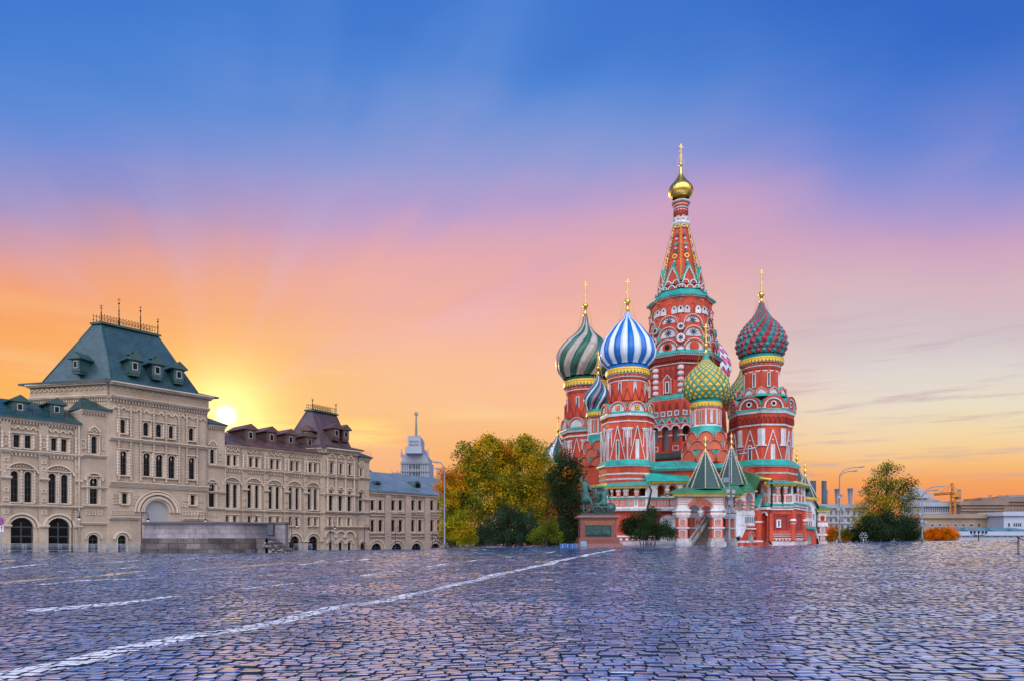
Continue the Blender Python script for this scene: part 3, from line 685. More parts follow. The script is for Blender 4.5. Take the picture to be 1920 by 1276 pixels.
    # roof of the pavilion
    def hiproof(Ac, Bc, Dc, Ec, Z, ztop, P1, P2, P3_, P4, over, m):
        mb = MB(); cen = (Ac + Bc + Dc + Ec) / 4
        ring0 = [Vector((*(p + (p - cen).normalized() * over), Z - .02)) for p in (Ac, Bc, Ec, Dc)]
        ringb = [v + Vector((0, 0, .28)) for v in ring0]
        ring1 = [Vector((*(p + (cen - p).normalized() * (1.4)), Z + .75)) for p in (Ac, Bc, Ec, Dc)]
        top = [P1, P2, P3_, P4]
        b = mb.add(ring0 + ringb + ring1 + top, [], m)
        for r in range(3):
            for i in range(4): j = (i + 1) % 4; mb.face((r * 4 + i, r * 4 + j, r * 4 + 4 + j, r * 4 + 4 + i), m)
        mb.face((12, 13, 14, 15), m); mb.face((3, 2, 1, 0), C)
        for i in range(4): mb.tube([ring1[i], top[i]], .12, DM if m is GUMR else m, 5)
        return mb
    d1 = 103.5; P1 = P3(190, 607, d1); P2 = P3(296, 629, 109.9); P2.z = P1.z; bk = Vector((-.98, .2, 0)) * 1.4
    r_ = hiproof(Ac, Bc, Dc, Ec, Z, P1.z, P1, P2, P2 + bk, P1 + bk, 1.7, GUMR)
    capb = MB(); q = [P1 + Vector((.35, -.45, 0)), P2 + Vector((.5, .1, 0)), P2 + bk + Vector((-.35, .4, 0)), P1 + bk + Vector((-.5, -.1, 0))]
    r_.add([v + Vector((0, 0, -.05)) for v in q] + [v + Vector((0, 0, .25)) for v in q], [(0, 1, 5, 4), (1, 2, 6, 5), (2, 3, 7, 6), (3, 0, 4, 7), (4, 5, 6, 7), (3, 2, 1, 0)], DM)
    roof = r_.build('roof', root)
    def cresting(parent, P1, P2, bk, h, tall):
        mb = MB(); L = (P2 - P1).length; n = int(L / .42)
        for base in (Vector(), bk):
            for z in (.35, h): mb.tube([P1 + base + Vector((0, 0, z)), P2 + base + Vector((0, 0, z))], .04, IRON, 4)
            for i in range(n + 1):
                p = P1 + base + (P2 - P1) * i / n; mb.tube([p + Vector((0, 0, .25)), p + Vector((0, 0, h + .1))], .03, IRON, 4); mb.ball(p + Vector((0, 0, h + .16)), .09, IRON, 5, 3); mb.ball(p + Vector((0, 0, .68)), .12, IRON, 5, 3)
        for t, hh in tall:
            p = P1 + (P2 - P1) * t; mb.tube([p, p + Vector((0, 0, hh * .45)), p + Vector((0, 0, hh))], [.10, .07, .02], IRON, 5)
            for z in (.45, .55, .8): mb.ball(p + Vector((0, 0, hh * z)), .13 if z < .6 else .16, IRON, 6, 4)
            mb.box(p + Vector((0, 0, hh * .93)), (.5, .06, .07), IRON)
        return mb.build('ridge_cresting', parent)
    cresting(roof, P1, P2, bk, 1.25, ((0, 2.9), (.3, 4.6), (.68, 4.2), (1, 2.9)))
    def dormer(parent, c, dirn, w, h, depth, mroof, arched=False, name='dormer'):
        """small roof window: box with gabled roof; dirn = outward xy"""
        n = Vector(dirn).normalized(); u = Vector((-n.y, n.x)); fr_ = ((c.x, c.y, c.z), (u.x, u.y), (n.x, n.y)); mb = MB(); D_ = mroof
        mb.rect(fr_, -w / 2, w / 2, -.2, h, -depth, 0, D_)
        mb.rect(fr_, -w * .26, w * .26, .15 * h, h * .82, 0, .06, GALV); mb.rect(fr_, -w * .19, w * .19, .22 * h, h * .75, .06, .08, GLS)
        mb.prism(fr_, [(-w * .85, h - .05), (-w * .85, h + .08), (0, h + w * .75), (w * .85, h + .08), (w * .85, h - .05)], -depth, .35, mroof, mroof)
        if arched: mb.archband(shift(fr_, -.4), 0, h + w * .5, w * .3, w * .62, -.8, 0, DM, 8)
        mb.rect(fr_, -w * .45, w * .45, -.55, -.2, -depth * .7, -.1, D_)
        return mb.build(name, parent)
    frontn = (GA.n.x, GA.n.y)
    def onplane(pa, pb, pc, px, py):   # hit of the pixel ray with a roof plane
        n = (pb - pa).cross(pc - pa); r = Vector(((px - CX) / F, 1, (HY - py) / F)); o = Vector((0, 0, H)); return o + r * ((pa - o).dot(n) / r.dot(n))
    eA = Vector((*Ac, Z)); eB = Vector((*Bc, Z))
    for zx, zy, ar in ((610, 400, True), (713, 418, True), (812, 438, False)):
        p = onplane(eA, eB, P1, *R1(zx, zy - 12)); dormer(roof, p + Vector((GA.n.x, GA.n.y, 0)) * .9, frontn, 1.5, 1.75, 3.4, DM, ar)
    p = onplane(eA, Vector((*Dc, Z)), P1, *R1(370, 380)); dormer(roof, p + Vector((-.2, -.8, 0)), (-.25, -1), 1.4, 1.6, 3, DM)
    # S4
    S = sidebay(388, 421.5, (405, 797), .45, [(127, 153, 455, 555)], [(118, 155, 700, 860)], [], [(118, 155, 1080, 1180)], R2); finish(S); s4 = S
    # S5: five bays
    up = [(245, 265, 500, 570), (290, 308, 503, 570), (402, 420, 515, 580), (445, 462, 517, 583), (550, 568, 530, 595), (592, 608, 532, 597), (690, 706, 543, 607), (730, 744, 545, 608), (820, 837, 555, 617), (857, 872, 557, 620)]
    ar = [(237, 262, 697, 865), (288, 312, 702, 866), (390, 413, 703, 868), (443, 465, 708, 870), (538, 560, 715, 873), (588, 610, 718, 875), (680, 700, 722, 877), (727, 747, 727, 879), (812, 832, 730, 880), (856, 875, 733, 882)]
    sq = [(238, 253, 925, 985), (289, 307, 927, 985), (392, 408, 930, 987), (445, 460, 931, 988), (540, 556, 934, 990), (592, 606, 935, 991), (680, 694, 936, 992), (727, 741, 937, 993), (813, 827, 939, 993), (858, 872, 940, 993)]
    gr = [(240, 305, 1048, 1180), (392, 460, 1055, 1180), (543, 605, 1060, 1180), (687, 750, 1066, 1175), (818, 880, 1067, 1175)]
    S = regular(421.5, 607, (430, 833), 0, up, ar, sq, gr, R2, [(345, 383), (497, 530), (640, 672), (778, 806), (893, 920)]); finish(S); s5 = S
    # S6 end pavilion, S7 last bay
    off = .8
    lst = [(970, 988, 548, 628, 'a'), (1037, 1052, 555, 632, 'a'), (1100, 1115, 562, 637, 'a'), (962, 985, 745, 887, 'd'), (1030, 1052, 750, 888, 'd'), (1093, 1115, 755, 890, 'd'),
           (962, 974, 940, 993, 'r'), (1030, 1041, 940, 995, 'r'), (1092, 1105, 942, 995, 'r'), (960, 983, 1105, 1175, 'a'), (1030, 1053, 1107, 1175, 'a'), (1093, 1115, 1107, 1175, 'a')]
    sec = section('wall', 607, 671, (612, 838), off, [(R2, lst)]); mb, s0, s1, v1, wins, off = sec; f = GA.fr(off)
    for y in (655, 780, 905, 1010): band(mb, GA, s0, s1, vz(*R2(940, y), off), [(.14, .16), (.14, .3), (.12, .4)], C, off)
    for w in wins:
        c = (w[0] + w[1]) / 2; W = (w[1] - w[0]) / 2
        if w[4] == 'd': mb.archband(f, c, w[3] - .2, W + .4, W + .62, 0, .24, C, 12)
        if w[4] == 'a' and w[2] > 8: mb.archband(f, c, w[3] + .9, .5, .75, 0, .22, C, 10, True); mb.archband(f, c, w[3] + .9, .18, .34, 0, .12, C, 8, True)
        if w[4] == 'a' and w[2] < 3: mb.archband(f, c, w[3] - W, W + .35, W + .55, 0, .2, C, 12); mb.archband(f, c, w[3] - W + 1.2, W + .75, W + 1.0, 0, .26, C, 12)
    for x in (948, 1007, 1073, 1135): beaded(mb, GA, sx_(R2(x, 0)[0], off), vz(*R2(940, 905), off), vz(*R2(940, 520), off), .26, C, off + .3)
    dentils(mb, GA, s0, s1, v1 - .95, v1 - .5, off, .4, .22, .3, C); band(mb, GA, s0, s1, v1 - .5, [(.2, .4), (.2, .7)], C, off)
    finish(sec)
    Z6 = v1; A6 = Vector(GA.pos(s0, 0, off)[:2]); B6 = Vector(GA.pos(s1, 0, off)[:2]); D6 = A6 + rd * 9.5; E6 = B6 + rd * 9.5
    mb = MB(); ret = Fac(tuple(D6), tuple(A6)); mb.prism(ret.fr(), [(0, GBASE), (0, Z6), (ret.L, Z6), (ret.L, GBASE)], -.3, 0, B); band(mb, ret, 0, ret.L, Z6 - .5, [(.2, .4), (.2, .7)], C, 0); dentils(mb, ret, 0, ret.L, Z6 - .95, Z6 - .5, 0, .4, .22, .3, C)
    ret = Fac(tuple(B6), tuple(E6)); mb.prism(ret.fr(), [(0, GBASE), (0, Z6), (ret.L, Z6), (ret.L, GBASE)], -.3, 0, B); mb.build('wall', root)
    Pa = P3(586, 769, 131.5); Pb = P3(630, 775, 136.5); Pb.z = Pa.z; bk = Vector((-.98, .2, 0)) * 1.2
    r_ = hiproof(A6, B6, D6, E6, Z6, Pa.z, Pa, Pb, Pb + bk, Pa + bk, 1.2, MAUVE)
    q = [Pa + Vector((.35, -.45, 0)), Pb + Vector((.5, .1, 0)), Pb + bk + Vector((-.35, .4, 0)), Pa + bk + Vector((-.5, -.1, 0))]
    r_.add([v + Vector((0, 0, -.05)) for v in q] + [v + Vector((0, 0, .25)) for v in q], [(0, 1, 5, 4), (1, 2, 6, 5), (2, 3, 7, 6), (3, 0, 4, 7), (4, 5, 6, 7), (3, 2, 1, 0)], DM)
    roof6 = r_.build('roof', root); cresting(roof6, Pa, Pb, bk, 1.15, ((0, 2.4), (1, 2.4)))
    eA = Vector((*A6, Z6)); eB = Vector((*B6, Z6))
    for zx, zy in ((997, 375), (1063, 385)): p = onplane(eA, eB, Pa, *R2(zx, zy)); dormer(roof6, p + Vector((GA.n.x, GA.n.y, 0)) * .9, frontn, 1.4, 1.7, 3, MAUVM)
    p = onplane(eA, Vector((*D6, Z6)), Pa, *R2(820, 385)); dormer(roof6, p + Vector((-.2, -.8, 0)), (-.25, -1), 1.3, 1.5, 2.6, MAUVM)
    S7 = sidebay(671, 692.5, (682, 858), .35, [(1180, 1193, 590, 645)], [(1172, 1193, 762, 892)], [], [(1183, 1210, 1112, 1160)], R2); finish(S7); s7 = S7
    # lower roofs: mono-pitch with eaves and dormers
    def lowroof(s0, s1, v, off, rise, depth, mm, hip0=0, hip1=0, over=.9):
        mb = MB(); o = off + over
        a, b = GA.pos(s0 - .1, v, o), GA.pos(s1 + .1, v, o); c, d = GA.pos(s1 - hip1, v + rise, o - depth), GA.pos(s0 + hip0, v + rise, o - depth)
        e, f_ = GA.pos(s1, v + rise * .15, o - depth * 2), GA.pos(s0, v + rise * .15, o - depth * 2); dz = Vector((0, 0, .22))
        mb.add([a, b, a + dz, b + dz, c + dz, d + dz, e, f_], [(0, 1, 3, 2), (2, 3, 4, 5), (5, 4, 6, 7), (0, 2, 5, 7), (3, 1, 6, 4), (1, 0, 7, 6)], mm)
        n = int((s1 - s0) / 1.6)
        for i in range(n + 1):
            p = GA.pos(s0 + (s1 - s0) * i / n, v + .3 + rise * .12, o - depth * .1); mb.tube([p, p + Vector((0, 0, .75))], .03, IRON, 4)
        for z in (.4, .75): mb.tube([GA.pos(s0, v + .3 + rise * .12 + z, o - depth * .1), GA.pos(s1, v + .3 + rise * .12 + z, o - depth * .1)], .02, IRON, 4)
        return mb.build('roof', root)
    def longdormer(parent, s, v, off, w, h, depth, m):
        mb = MB(); c = GA.pos(s, v, off); fr_ = ((c.x, c.y, c.z), (GA.u.x, GA.u.y), (GA.n.x, GA.n.y))
        mb.rect(fr_, -w / 2, w / 2, -.3, h, -depth, 0, DM if m is GUMM else m); mb.rect(fr_, -w * .2, w * .2, .35, h * .8, 0, .05, GALV); mb.rect(fr_, -w * .14, w * .14, .45, h * .72, .05, .07, GLS)
        mb.prism(fr_, [(-w * .75, h - .12), (-w * .75, h + .02), (0, h + w * .5), (w * .75, h + .02), (w * .75, h - .12)], -depth, .3, DM if m is GUMM else m, m); mb.build('dormer', parent)
    r1 = lowroof(sx_(-36), sx_(149), vz(75, 788) - .05, 0, 3.4, 8, GUMM)
    for zx in (145, 412): longdormer(r1, sx_(R3(zx, 0)[0], -2), vz(*R3(zx, 205 if zx < 300 else 222), -2) + .0, -2, 1.7, 1.6, 6, GUMM)
    lowroof(s2[1], s2[2], s2[3], .45, 2.6, 5, GUMM, 1.5, 0, 1.0)
    lowroof(s4[1], s4[2], s4[3], .45, 1.6, 5, GUMM, 0, 1.0, .9)
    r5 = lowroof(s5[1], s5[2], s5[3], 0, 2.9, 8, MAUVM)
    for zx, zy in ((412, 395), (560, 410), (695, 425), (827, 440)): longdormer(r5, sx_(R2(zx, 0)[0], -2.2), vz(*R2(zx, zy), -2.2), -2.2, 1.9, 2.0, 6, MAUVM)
    lowroof(s7[1], s7[2], s7[3], .35, 2.0, 5, GUMM, 0, 2.2, 1.0)
    # rain pipes
    for px, yt, o in ((148.5, 797, .75), (422.6, 835, .35), (606, 848, .4)):
        s = sx_(px, o); p = GA.pos(s, 0, o); v = vz(px, yt, o); mb = MB(); mb.tube([p + Vector((0, 0, -1)), p + Vector((0, 0, v - .3)), p + Vector((0, 0, v)) - Vector((*(GA.n * .3), -.3))], .11, C, 6)
        mb.build('rain_pipe', root)
    return root
gum()
# lower office block at the far end of the row
def trade_rows():
    fa = Fac((GA.pos(sx_(692.5), 0).x, GA.pos(sx_(692.5), 0).y), (GA.pos(sx_(692.5), 0).x + 40 * .6451, GA.pos(sx_(692.5), 0).y + 40 * .7641)); fa.k = 1.6
    root = thing('row_building', 'lower cream office block with pale teal metal roof between the arcade and the yellow tree', 'building', (*fa.pos(10, 0)[:2], -1.2))
    mb = MB(); holes = []; wins = []; s1 = 27; v1 = fa.uv(700, 921)[1]
    for (a, b) in ((1257, 1280), (1313, 1337), (1400, 1425), (1454, 1478), (1540, 1563), (1592, 1615), (1675, 1697), (1724, 1742), (1800, 1820), (1850, 1868)):
        for y0, y1 in ((817, 883), (955, 1033)):
            p, q = R2(a, y0), R2(b, y1); w = fa.rect(p[0], q[0], p[1], q[1]); wins.append((*w, 'r')); holes.append(opening(*w, 'r'))
    for a, b in ((1257, 1333), (1400, 1477), (1540, 1612), (1675, 1745), (1810, 1870)):
        p, q = R2(a, 1117), R2(b, 1175); w = fa.rect(p[0], q[0], p[1], q[1]); wins.append((*w, 'A')); holes.append(opening(*w, 'A'))
    mb.wall(fa.fr(), [(0, GBASE), (0, v1), (s1, v1), (s1, GBASE)], holes, CREAM, .3, CREAM2)
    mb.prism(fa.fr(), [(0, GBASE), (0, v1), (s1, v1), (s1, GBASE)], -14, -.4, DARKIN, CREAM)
    for w in wins:
        if w[4] == 'r': mb.ring(fa.fr(), w[0] - .35, w[1] + .35, w[2] - .3, w[3] + .35, .16, 0, .14, CREAM2); mb.rect(fa.fr(), w[0] - .5, w[1] + .5, w[2] - .5, w[2] - .32, 0, .25, CREAM2)
        else: c = (w[0] + w[1]) / 2; W = (w[1] - w[0]) / 2; mb.archband(fa.fr(), c, w[3] - W, W + .05, W + .3, 0, .15, CREAM2, 14); mb.archband(fa.fr(), c, w[3] - W, W + .55, W + .8, 0, .22, CREAM2, 14)
    for y in (905, 925, 1052, 1075): band(mb, fa, 0, s1, fa.uv(*R2(1260, y))[1], [(.1, .14), (.12, .25)], CREAM2, 0)
    for zx in (1373, 1515, 1650, 1790):
        s = fa.uv(*R2(zx, 900))[0]; mb.rect(fa.fr(), s - .75, s + .75, GBASE, v1, 0, .25, CREAM)
        for y in (835, 885, 975, 1030): panel(mb, fa, s, fa.uv(*R2(zx, y))[1], .75, .8, .252, CREAM2)
        mb.archband(fa.fr(.25), s, fa.uv(*R2(zx, 800))[1], .25, .5, 0, .15, CREAM2, 8, True)
    dentils(mb, fa, 0, s1, v1 - .7, v1 - .35, 0, .4, .2, .2, CREAM2); band(mb, fa, 0, s1, v1 - .35, [(.35, .4)], CREAM2, 0)
    mb.build('wall', root)
    for w in wins: window(root, fa.fr(), opening(*w[:4], w[4]), .2, 1)
    mb = MB(); a, b = fa.pos(-.2, v1, .9), fa.pos(s1, v1, .9); c, d = fa.pos(s1, v1 + 5.2, -10), fa.pos(1, v1 + 5.2, -10); dz = Vector((0, 0, .25)); e, f_ = fa.pos(s1, v1, -20), fa.pos(0, v1, -20)
    mb.add([a, b, a + dz, b + dz, c, d, e, f_], [(0, 1, 3, 2), (2, 3, 4, 5), (5, 4, 6, 7), (0, 2, 5, 7), (3, 1, 6, 4), (1, 0, 7, 6)], GUMB); rf = mb.build('roof', root)
    for zx in (1290, 1570):
        s, v = fa.uv(*R2(zx, 712), -3); mb = MB(); c = fa.pos(s, v, -2.2); mb.tube([c, c - Vector((*(fa.n * 5), 0))], 1.0, DM, 12); mb.tube([c + Vector((*(fa.n * .05), 0)), c], .6, GLS, 12); mb.build('round_dormer', rf)
    mb = MB(); zt = P3(1243 / 3.752 + 360, 877, 160); p = P3(699, 890, 158)
    for z0, r0, z1, r1 in ((P3(0, 888, 158).z, 4.6, P3(0, 877, 158).z, 2.4),): mb.lathe(p.x - 3.0, p.y, [(z0 - 3, r0), (z0, r0), (z1, r1)], 4, .7, GUMM)
    mb.build('roof', root); 
trade_rows()
# ================================================================== the cathedral
CATH = thing('cathedral', 'red brick cathedral with a tall tent spire and nine differently patterned onion domes', 'cathedral', (fp(1290, 104)[0], 104, .2))
def crspline(pts, per=6):
    P = [Vector(p) for p in pts]; P = [P[0] * 2 - P[1]] + P + [P[-1] * 2 - P[-2]]; o = []
    for i in range(1, len(P) - 2):
        for k in range(per):
            t = k / per; a, b, c, d = P[i - 1:i + 3]
            o.append(.5 * ((2 * b) + (c - a) * t + (2 * a - 5 * b + 4 * c - d) * t * t + (3 * b - a - 3 * c + d) * t ** 3))
    o.append(P[-2]); return o
class Tower:
    def __init__(s, px, d, name):
        s.px, s.d = px, d; s.cx, s.cy = fp(px, d); s.a0 = math.atan2(-s.cy, -s.cx); s.part = None; s.name = name
    def r(s, w): return w * s.d / F
    def z(s, y, w=0): return H + (HY - y) / F * (s.d - .9 * s.r(w))
    def prof(s, lst): return [(s.z(y, w), s.r(w)) for y, w in lst]
    def oct(s, mb, lst, m): mb.lathe(s.cx, s.cy, [(z, r) for z, r in reversed(s.prof(lst))], 8, s.a0, m)
    def cyl(s, mb, lst, m, n=24, smooth=True): mb.lathe(s.cx, s.cy, [(z, r) for z, r in reversed(s.prof(lst))], n, s.a0, m, smooth)
    def face(s, k, w, n=8, half=True):
        """frame of wall face k (0,-1 straddle the camera), apothem for circumradius w"""
        a = s.a0 + (k + (.5 if half else 0)) * 2 * PI / n; R = s.r(w); ap = R * cos(PI / n)
        nn = (cos(a), sin(a)); u = (-nn[1], nn[0])
        return ((s.cx + nn[0] * ap, s.cy + nn[1] * ap, 0), u, nn), 2 * R * sin(PI / n)
    def vert(s, k, w, n=8):
        a = s.a0 + k * 2 * PI / n; R = s.r(w); nn = (cos(a), sin(a)); return ((s.cx + nn[0] * R, s.cy + nn[1] * R, 0), (-nn[1], nn[0]), nn)
VIS = (-3, -2, -1, 0, 1, 2)
def onion(T, prof, mode, n, mats, rows=None, twist=0, amp=.05, name='dome'):
    """prof: (photo row, half width in photo px) from neck down"""
    pts = [(T.r(w), H + (HY - y) / F * T.d) for y, w in prof]; C = crspline(pts, 8); C = [(max(.02, p.x), p.y) for p in C]
    mb = MB(); L = [0]
    for a, b in zip(C, C[1:]): L.append(L[-1] + math.hypot(b[0] - a[0], b[1] - a[1]))
    def at(s):
        s = max(0, min(L[-1] - 1e-6, s)); i = next(i for i in range(len(L) - 1) if L[i + 1] >= s); t = (s - L[i]) / (L[i + 1] - L[i] + 1e-9)
        a, b = C[i], C[i + 1]; return a[0] + (b[0] - a[0]) * t, a[1] + (b[1] - a[1]) * t
    def pt(a, r, z): return (T.cx + r * cos(a), T.cy + r * sin(a), z)
    rot = T.a0
    if mode == 'gore':
        per = 6; nn = n * per; ns = 46; tot = L[-1]
        for j in range(ns + 1):
            s = tot * j / ns; r, z = at(s); tw = twist * (s / tot) ** .9
            for i in range(nn):
                t = (i % per) / per; q = 1 + amp * (abs(sin(PI * t)) - .5) * min(1, r / (.3 * max(p[0] for p in C)))
                mb.v.append(pt(rot + 2 * PI * i / nn + tw, r * q, z))
        for j in range(ns):
            for i in range(nn):
                k = (i + 1) % nn; mb.face((j * nn + i, (j + 1) * nn + i, (j + 1) * nn + k, j * nn + k), mats[(i // per) % len(mats)], True)
    else:
        # rows whose height follows the local circumference
        S = [0 if mode != 'stud' else 0]; asp = rows or 1.0; s = L[-1]; R = [s]
        while s > 0:
            r, _ = at(s); step = max(.16, asp * 2 * PI * r / n); s -= step; R.append(max(s, 0))
            if s <= .02: break
        R = R[::-1]; m_ = len(R)
        if mode == 'stud':
            for j in range(m_ - 1):
                r0, z0 = at(R[j]); r1, z1 = at(R[j + 1]); rm, zm = at((R[j] + R[j + 1]) / 2)
                sz = 2 * PI * rm / n; tl = Vector((z0 - z1, r1 - r0)); tl.normalize()
                for i in range(n):
                    o = .5 * (j % 2); a, b = rot + 2 * PI * (i + o) / n, rot + 2 * PI * (i + 1 + o) / n; c = (a + b) / 2
                    h = sz * amp; ap = pt(c, rm + h * tl.x, zm + h * tl.y)
                    m = mats[(i + (j + 1) // 2) % len(mats)] if twist == 0 else mats[(i + j) % 2]
                    mb.add([pt(a, r0, z0), pt(b, r0, z0), pt(b, r1, z1), pt(a, r1, z1), ap], [(1, 0, 4), (2, 1, 4), (3, 2, 4), (0, 3, 4)], m)
        elif mode == 'lattice':
            bw = .17
            for j in range(1, m_ - 1):
                for i in range(n):
                    if (i + j) % 2: continue
                    q = [(i - 1, j), (i, j - 1), (i + 1, j), (i, j + 1)]; A = []
                    for a, b in q: r, z = at(R[b]); A.append(Vector(pt(rot + 2 * PI * a / n, r, z)))
                    r, z = at(R[j]); c = Vector(pt(rot + 2 * PI * i / n, r, z)); cm = sum(A, Vector()) / 4; cen = (c + cm) / 2
                    r0, z0 = at(R[j] - .2); r1, z1 = at(R[j] + .2); nz = Vector((z0 - z1, r1 - r0)).normalized(); nv = Vector((cos(rot + 2 * PI * i / n) * nz.x, sin(rot + 2 * PI * i / n) * nz.x, nz.y))
                    I = [p.lerp(cen, bw) for p in A]; sz = (A[0] - A[2]).length; Io = [p - nv * sz * .03 for p in I]; U = [p + nv * sz * .05 for p in A]; Ui = [p + nv * sz * .05 for p in I]; ap = cen + nv * sz * amp
                    mb.add(U + Ui + Io + [ap], [(0, 1, 5, 4), (1, 2, 6, 5), (2, 3, 7, 6), (3, 0, 4, 7), (4, 5, 9, 8), (5, 6, 10, 9), (6, 7, 11, 10), (7, 4, 8, 11)], mats[0])
                    mb.add(Io + [ap], [(0, 1, 4), (1, 2, 4), (2, 3, 4), (3, 0, 4)], mats[1])
            mb.lathe(T.cx, T.cy, [(z, r * .985) for r, z in reversed(C)], 32, rot, mats[0], True)
        elif mode == 'zigzag':
            for j in range(m_ - 1):
                for i in range(n):
                    q = []
                    for a, b in ((i, j), (i + 1, j), (i + 1, j + 1), (i, j + 1)):
                        s = R[b] + (R[min(b + 1, m_ - 1)] - R[b]) * .75 * (a % 2); r, z = at(s); q.append(pt(rot + 2 * PI * a / n, r * (1.035 if b == j + 1 else 1.0), z))
                    mb.add(q, [(0, 3, 2, 1)], mats[j % 2])
            mb.lathe(T.cx, T.cy, [(z, r * .97) for r, z in reversed(C)], 32, rot, mats[0], True)
    if mode == 'ribs': pass
    return mb
def cross(T, ytop, yball, rball, yneck, wneck, parent, guy=None, m=GOLD):
    Z = lambda y: H + (HY - y) / F * T.d
    mb = MB(); c = Vector((T.cx, T.cy, 0)); rb = T.r(rball)
    mb.lathe(T.cx, T.cy, [(Z(yneck), T.r(wneck)), (Z(yball + rball), rb * .45)], 12, 0, m, True)
    mb.ball((T.cx, T.cy, Z(yball)), rb, m, 14, 9)
    zt, z0 = Z(ytop), Z(yball - rball); h = zt - z0; w = max(.10, h * .022)
    mb.box((T.cx, T.cy, (zt + z0) / 2), (w, w, h), m, .3)
    for zz, l, tl in ((zt - h * .17, h * .28, 0), (zt - h * .09, h * .12, 0)): mb.box((T.cx, T.cy, zz), (l, w * .9, w * .9), m, .35)
    p = Vector((cos(.35), sin(.35), -.35)) * h * .09; q = Vector((T.cx, T.cy, zt - h * .42)); mb.tube([q - p, q + p], w * .45, m, 4)
    mb.ball((T.cx, T.cy, zt), w * .9, m, 6, 4)
    for k in (-1, 1): mb.ball((T.cx + k * cos(.35) * h * .14, T.cy + k * sin(.35) * h * .14, zt - h * .17), w * .8, m, 6, 4)
    # crescent at the foot
    for k in (-1, 1): mb.tube([q + Vector((0, 0, -h * .3)), q + Vector((k * h * .05, 0, -h * .28)), q + Vector((k * h * .075, 0, -h * .22))], [w * .5, w * .4, w * .15], m, 5)
    o = mb.build('cross', parent)
    if guy:
        g_ = MB()
        for k in range(4):
            a = T.a0 + PI / 4 + k * PI / 2; e = Vector((T.cx + T.r(guy[1]) * cos(a), T.cy + T.r(guy[1]) * sin(a), Z(guy[0]))); s_ = Vector((T.cx, T.cy, zt - h * .18)); g_.tube([s_, e], .018, GPAINT, 3)
        g_.build('guy_chain', parent)
    return o
def goldring(T, y0, y1, w, parent, n=40, fl=TEALP):
    """scalloped gilt valance under a dome"""
    mb = MB(); z0, z1 = T.z(y0, w), T.z(y1, w); R = T.r(w)
    mb.lathe(T.cx, T.cy, [(z0 - (z0 - z1) * .45, R * .98), (z0 - (z0 - z1) * .3, R * 1.03), (z0 + .05, R)], 40, 0, GPAINT, True)
    mb.lathe(T.cx, T.cy, [(z0 + .04, R * 1.01), (z0 + .10, R * 1.0), (z0 + .55, R * .93)], 40, 0, fl, True)
    for i in range(n):
        a = 2 * PI * (i + .5) / n; nn = (cos(a), sin(a)); fr = ((T.cx + nn[0] * R, T.cy + nn[1] * R, 0), (-nn[1], nn[0]), nn); w_ = PI * R / n
        zz = z0 - (z0 - z1) * .4; mb.prism(fr, [(-w_, zz), (w_, zz), (w_ * .7, z1 + .05), (0, z1 - .06), (-w_ * .7, z1 + .05)], -.05, .05, GPAINT)
    return mb.build('gilt_valance', parent)
def slit(T, parent, fr, u, v0, v1, w, filled=True, frame=WHT, rnd=False):
    mb = MB(); t = w * .42
    mb.ring(fr, u - w / 2 - t, u + w / 2 + t, v0 - t * .4, v1 + t, t, 0, .10, frame)
    if filled: mb.prism(fr, opening(u - w / 2, u + w / 2, v0, v1, 'a' if rnd else 'r'), 0, .03, GLS); mb.rect(fr, u - .025, u + .025, v0, v1, .03, .06, GREYM)
    else: mb.rect(fr, u - w / 2, u + w / 2, v0, v1, 0, .04, WHT)
    return mb.build('window' if filled else 'blind_window', parent)
def drumband(T, mb, y0, y1, w0, w1):
    """white fillets and little dark cut-outs beneath the dome"""
    T.cyl(mb, [(y0, w0), (y1, w1)], RED)
    h = (y1 - y0)
    for f0, f1 in ((.0, .12), (.42, .5), (.86, 1.0)): T.cyl(mb, [(y0 + h * f0, w0 + (w1 - w0) * f0 + 1.6 * (1 - f0)), (y0 + h * f1, w0 + (w1 - w0) * f1 + 1.4 * (1 - f0) + .3)], WHT)
    n = 28
    for row, (fy, rr) in enumerate(((.27, 1), (.68, 1))):
        wz = w0 + (w1 - w0) * fy; R = T.r(wz); z = T.z(y0 + h * fy, wz)
        for i in range(n):
            a = T.a0 + 2 * PI * (i + .5 * row) / n; nn = (cos(a), sin(a)); fr = ((T.cx + nn[0] * R, T.cy + nn[1] * R, 0), (-nn[1], nn[0]), nn); s = T.r(1.25)
            mb.prism(fr, [(-s, z), (0, z + s), (s, z), (0, z - s)] if row else arch(0, z - s * .6, s, 6), 0, .05, DRED if row else WHT)
def gables(T, mb, y0, y1, w, n, m=RED, edge=DRED, half=False):
    """a zigzag crown of pointed brick gables"""
    R = T.r(w)
    for i in range(n):
        a = T.a0 + 2 * PI * (i + (.5 if half else 0)) / n; nn = (cos(a), sin(a)); fr = ((T.cx + nn[0] * R, T.cy + nn[1] * R, 0), (-nn[1], nn[0]), nn); s = PI * R / n * .92; zb, zt = T.z(y1, w), T.z(y0, w)
        mb.prism(fr, [(-s, zb), (s, zb), (0, zt)], -.3, .12, m); mb.strip(fr, (-s, zb), (0, zt), T.r(.9), .12, .2, edge); mb.strip(fr, (s, zb), (0, zt), T.r(.9), .12, .2, edge)
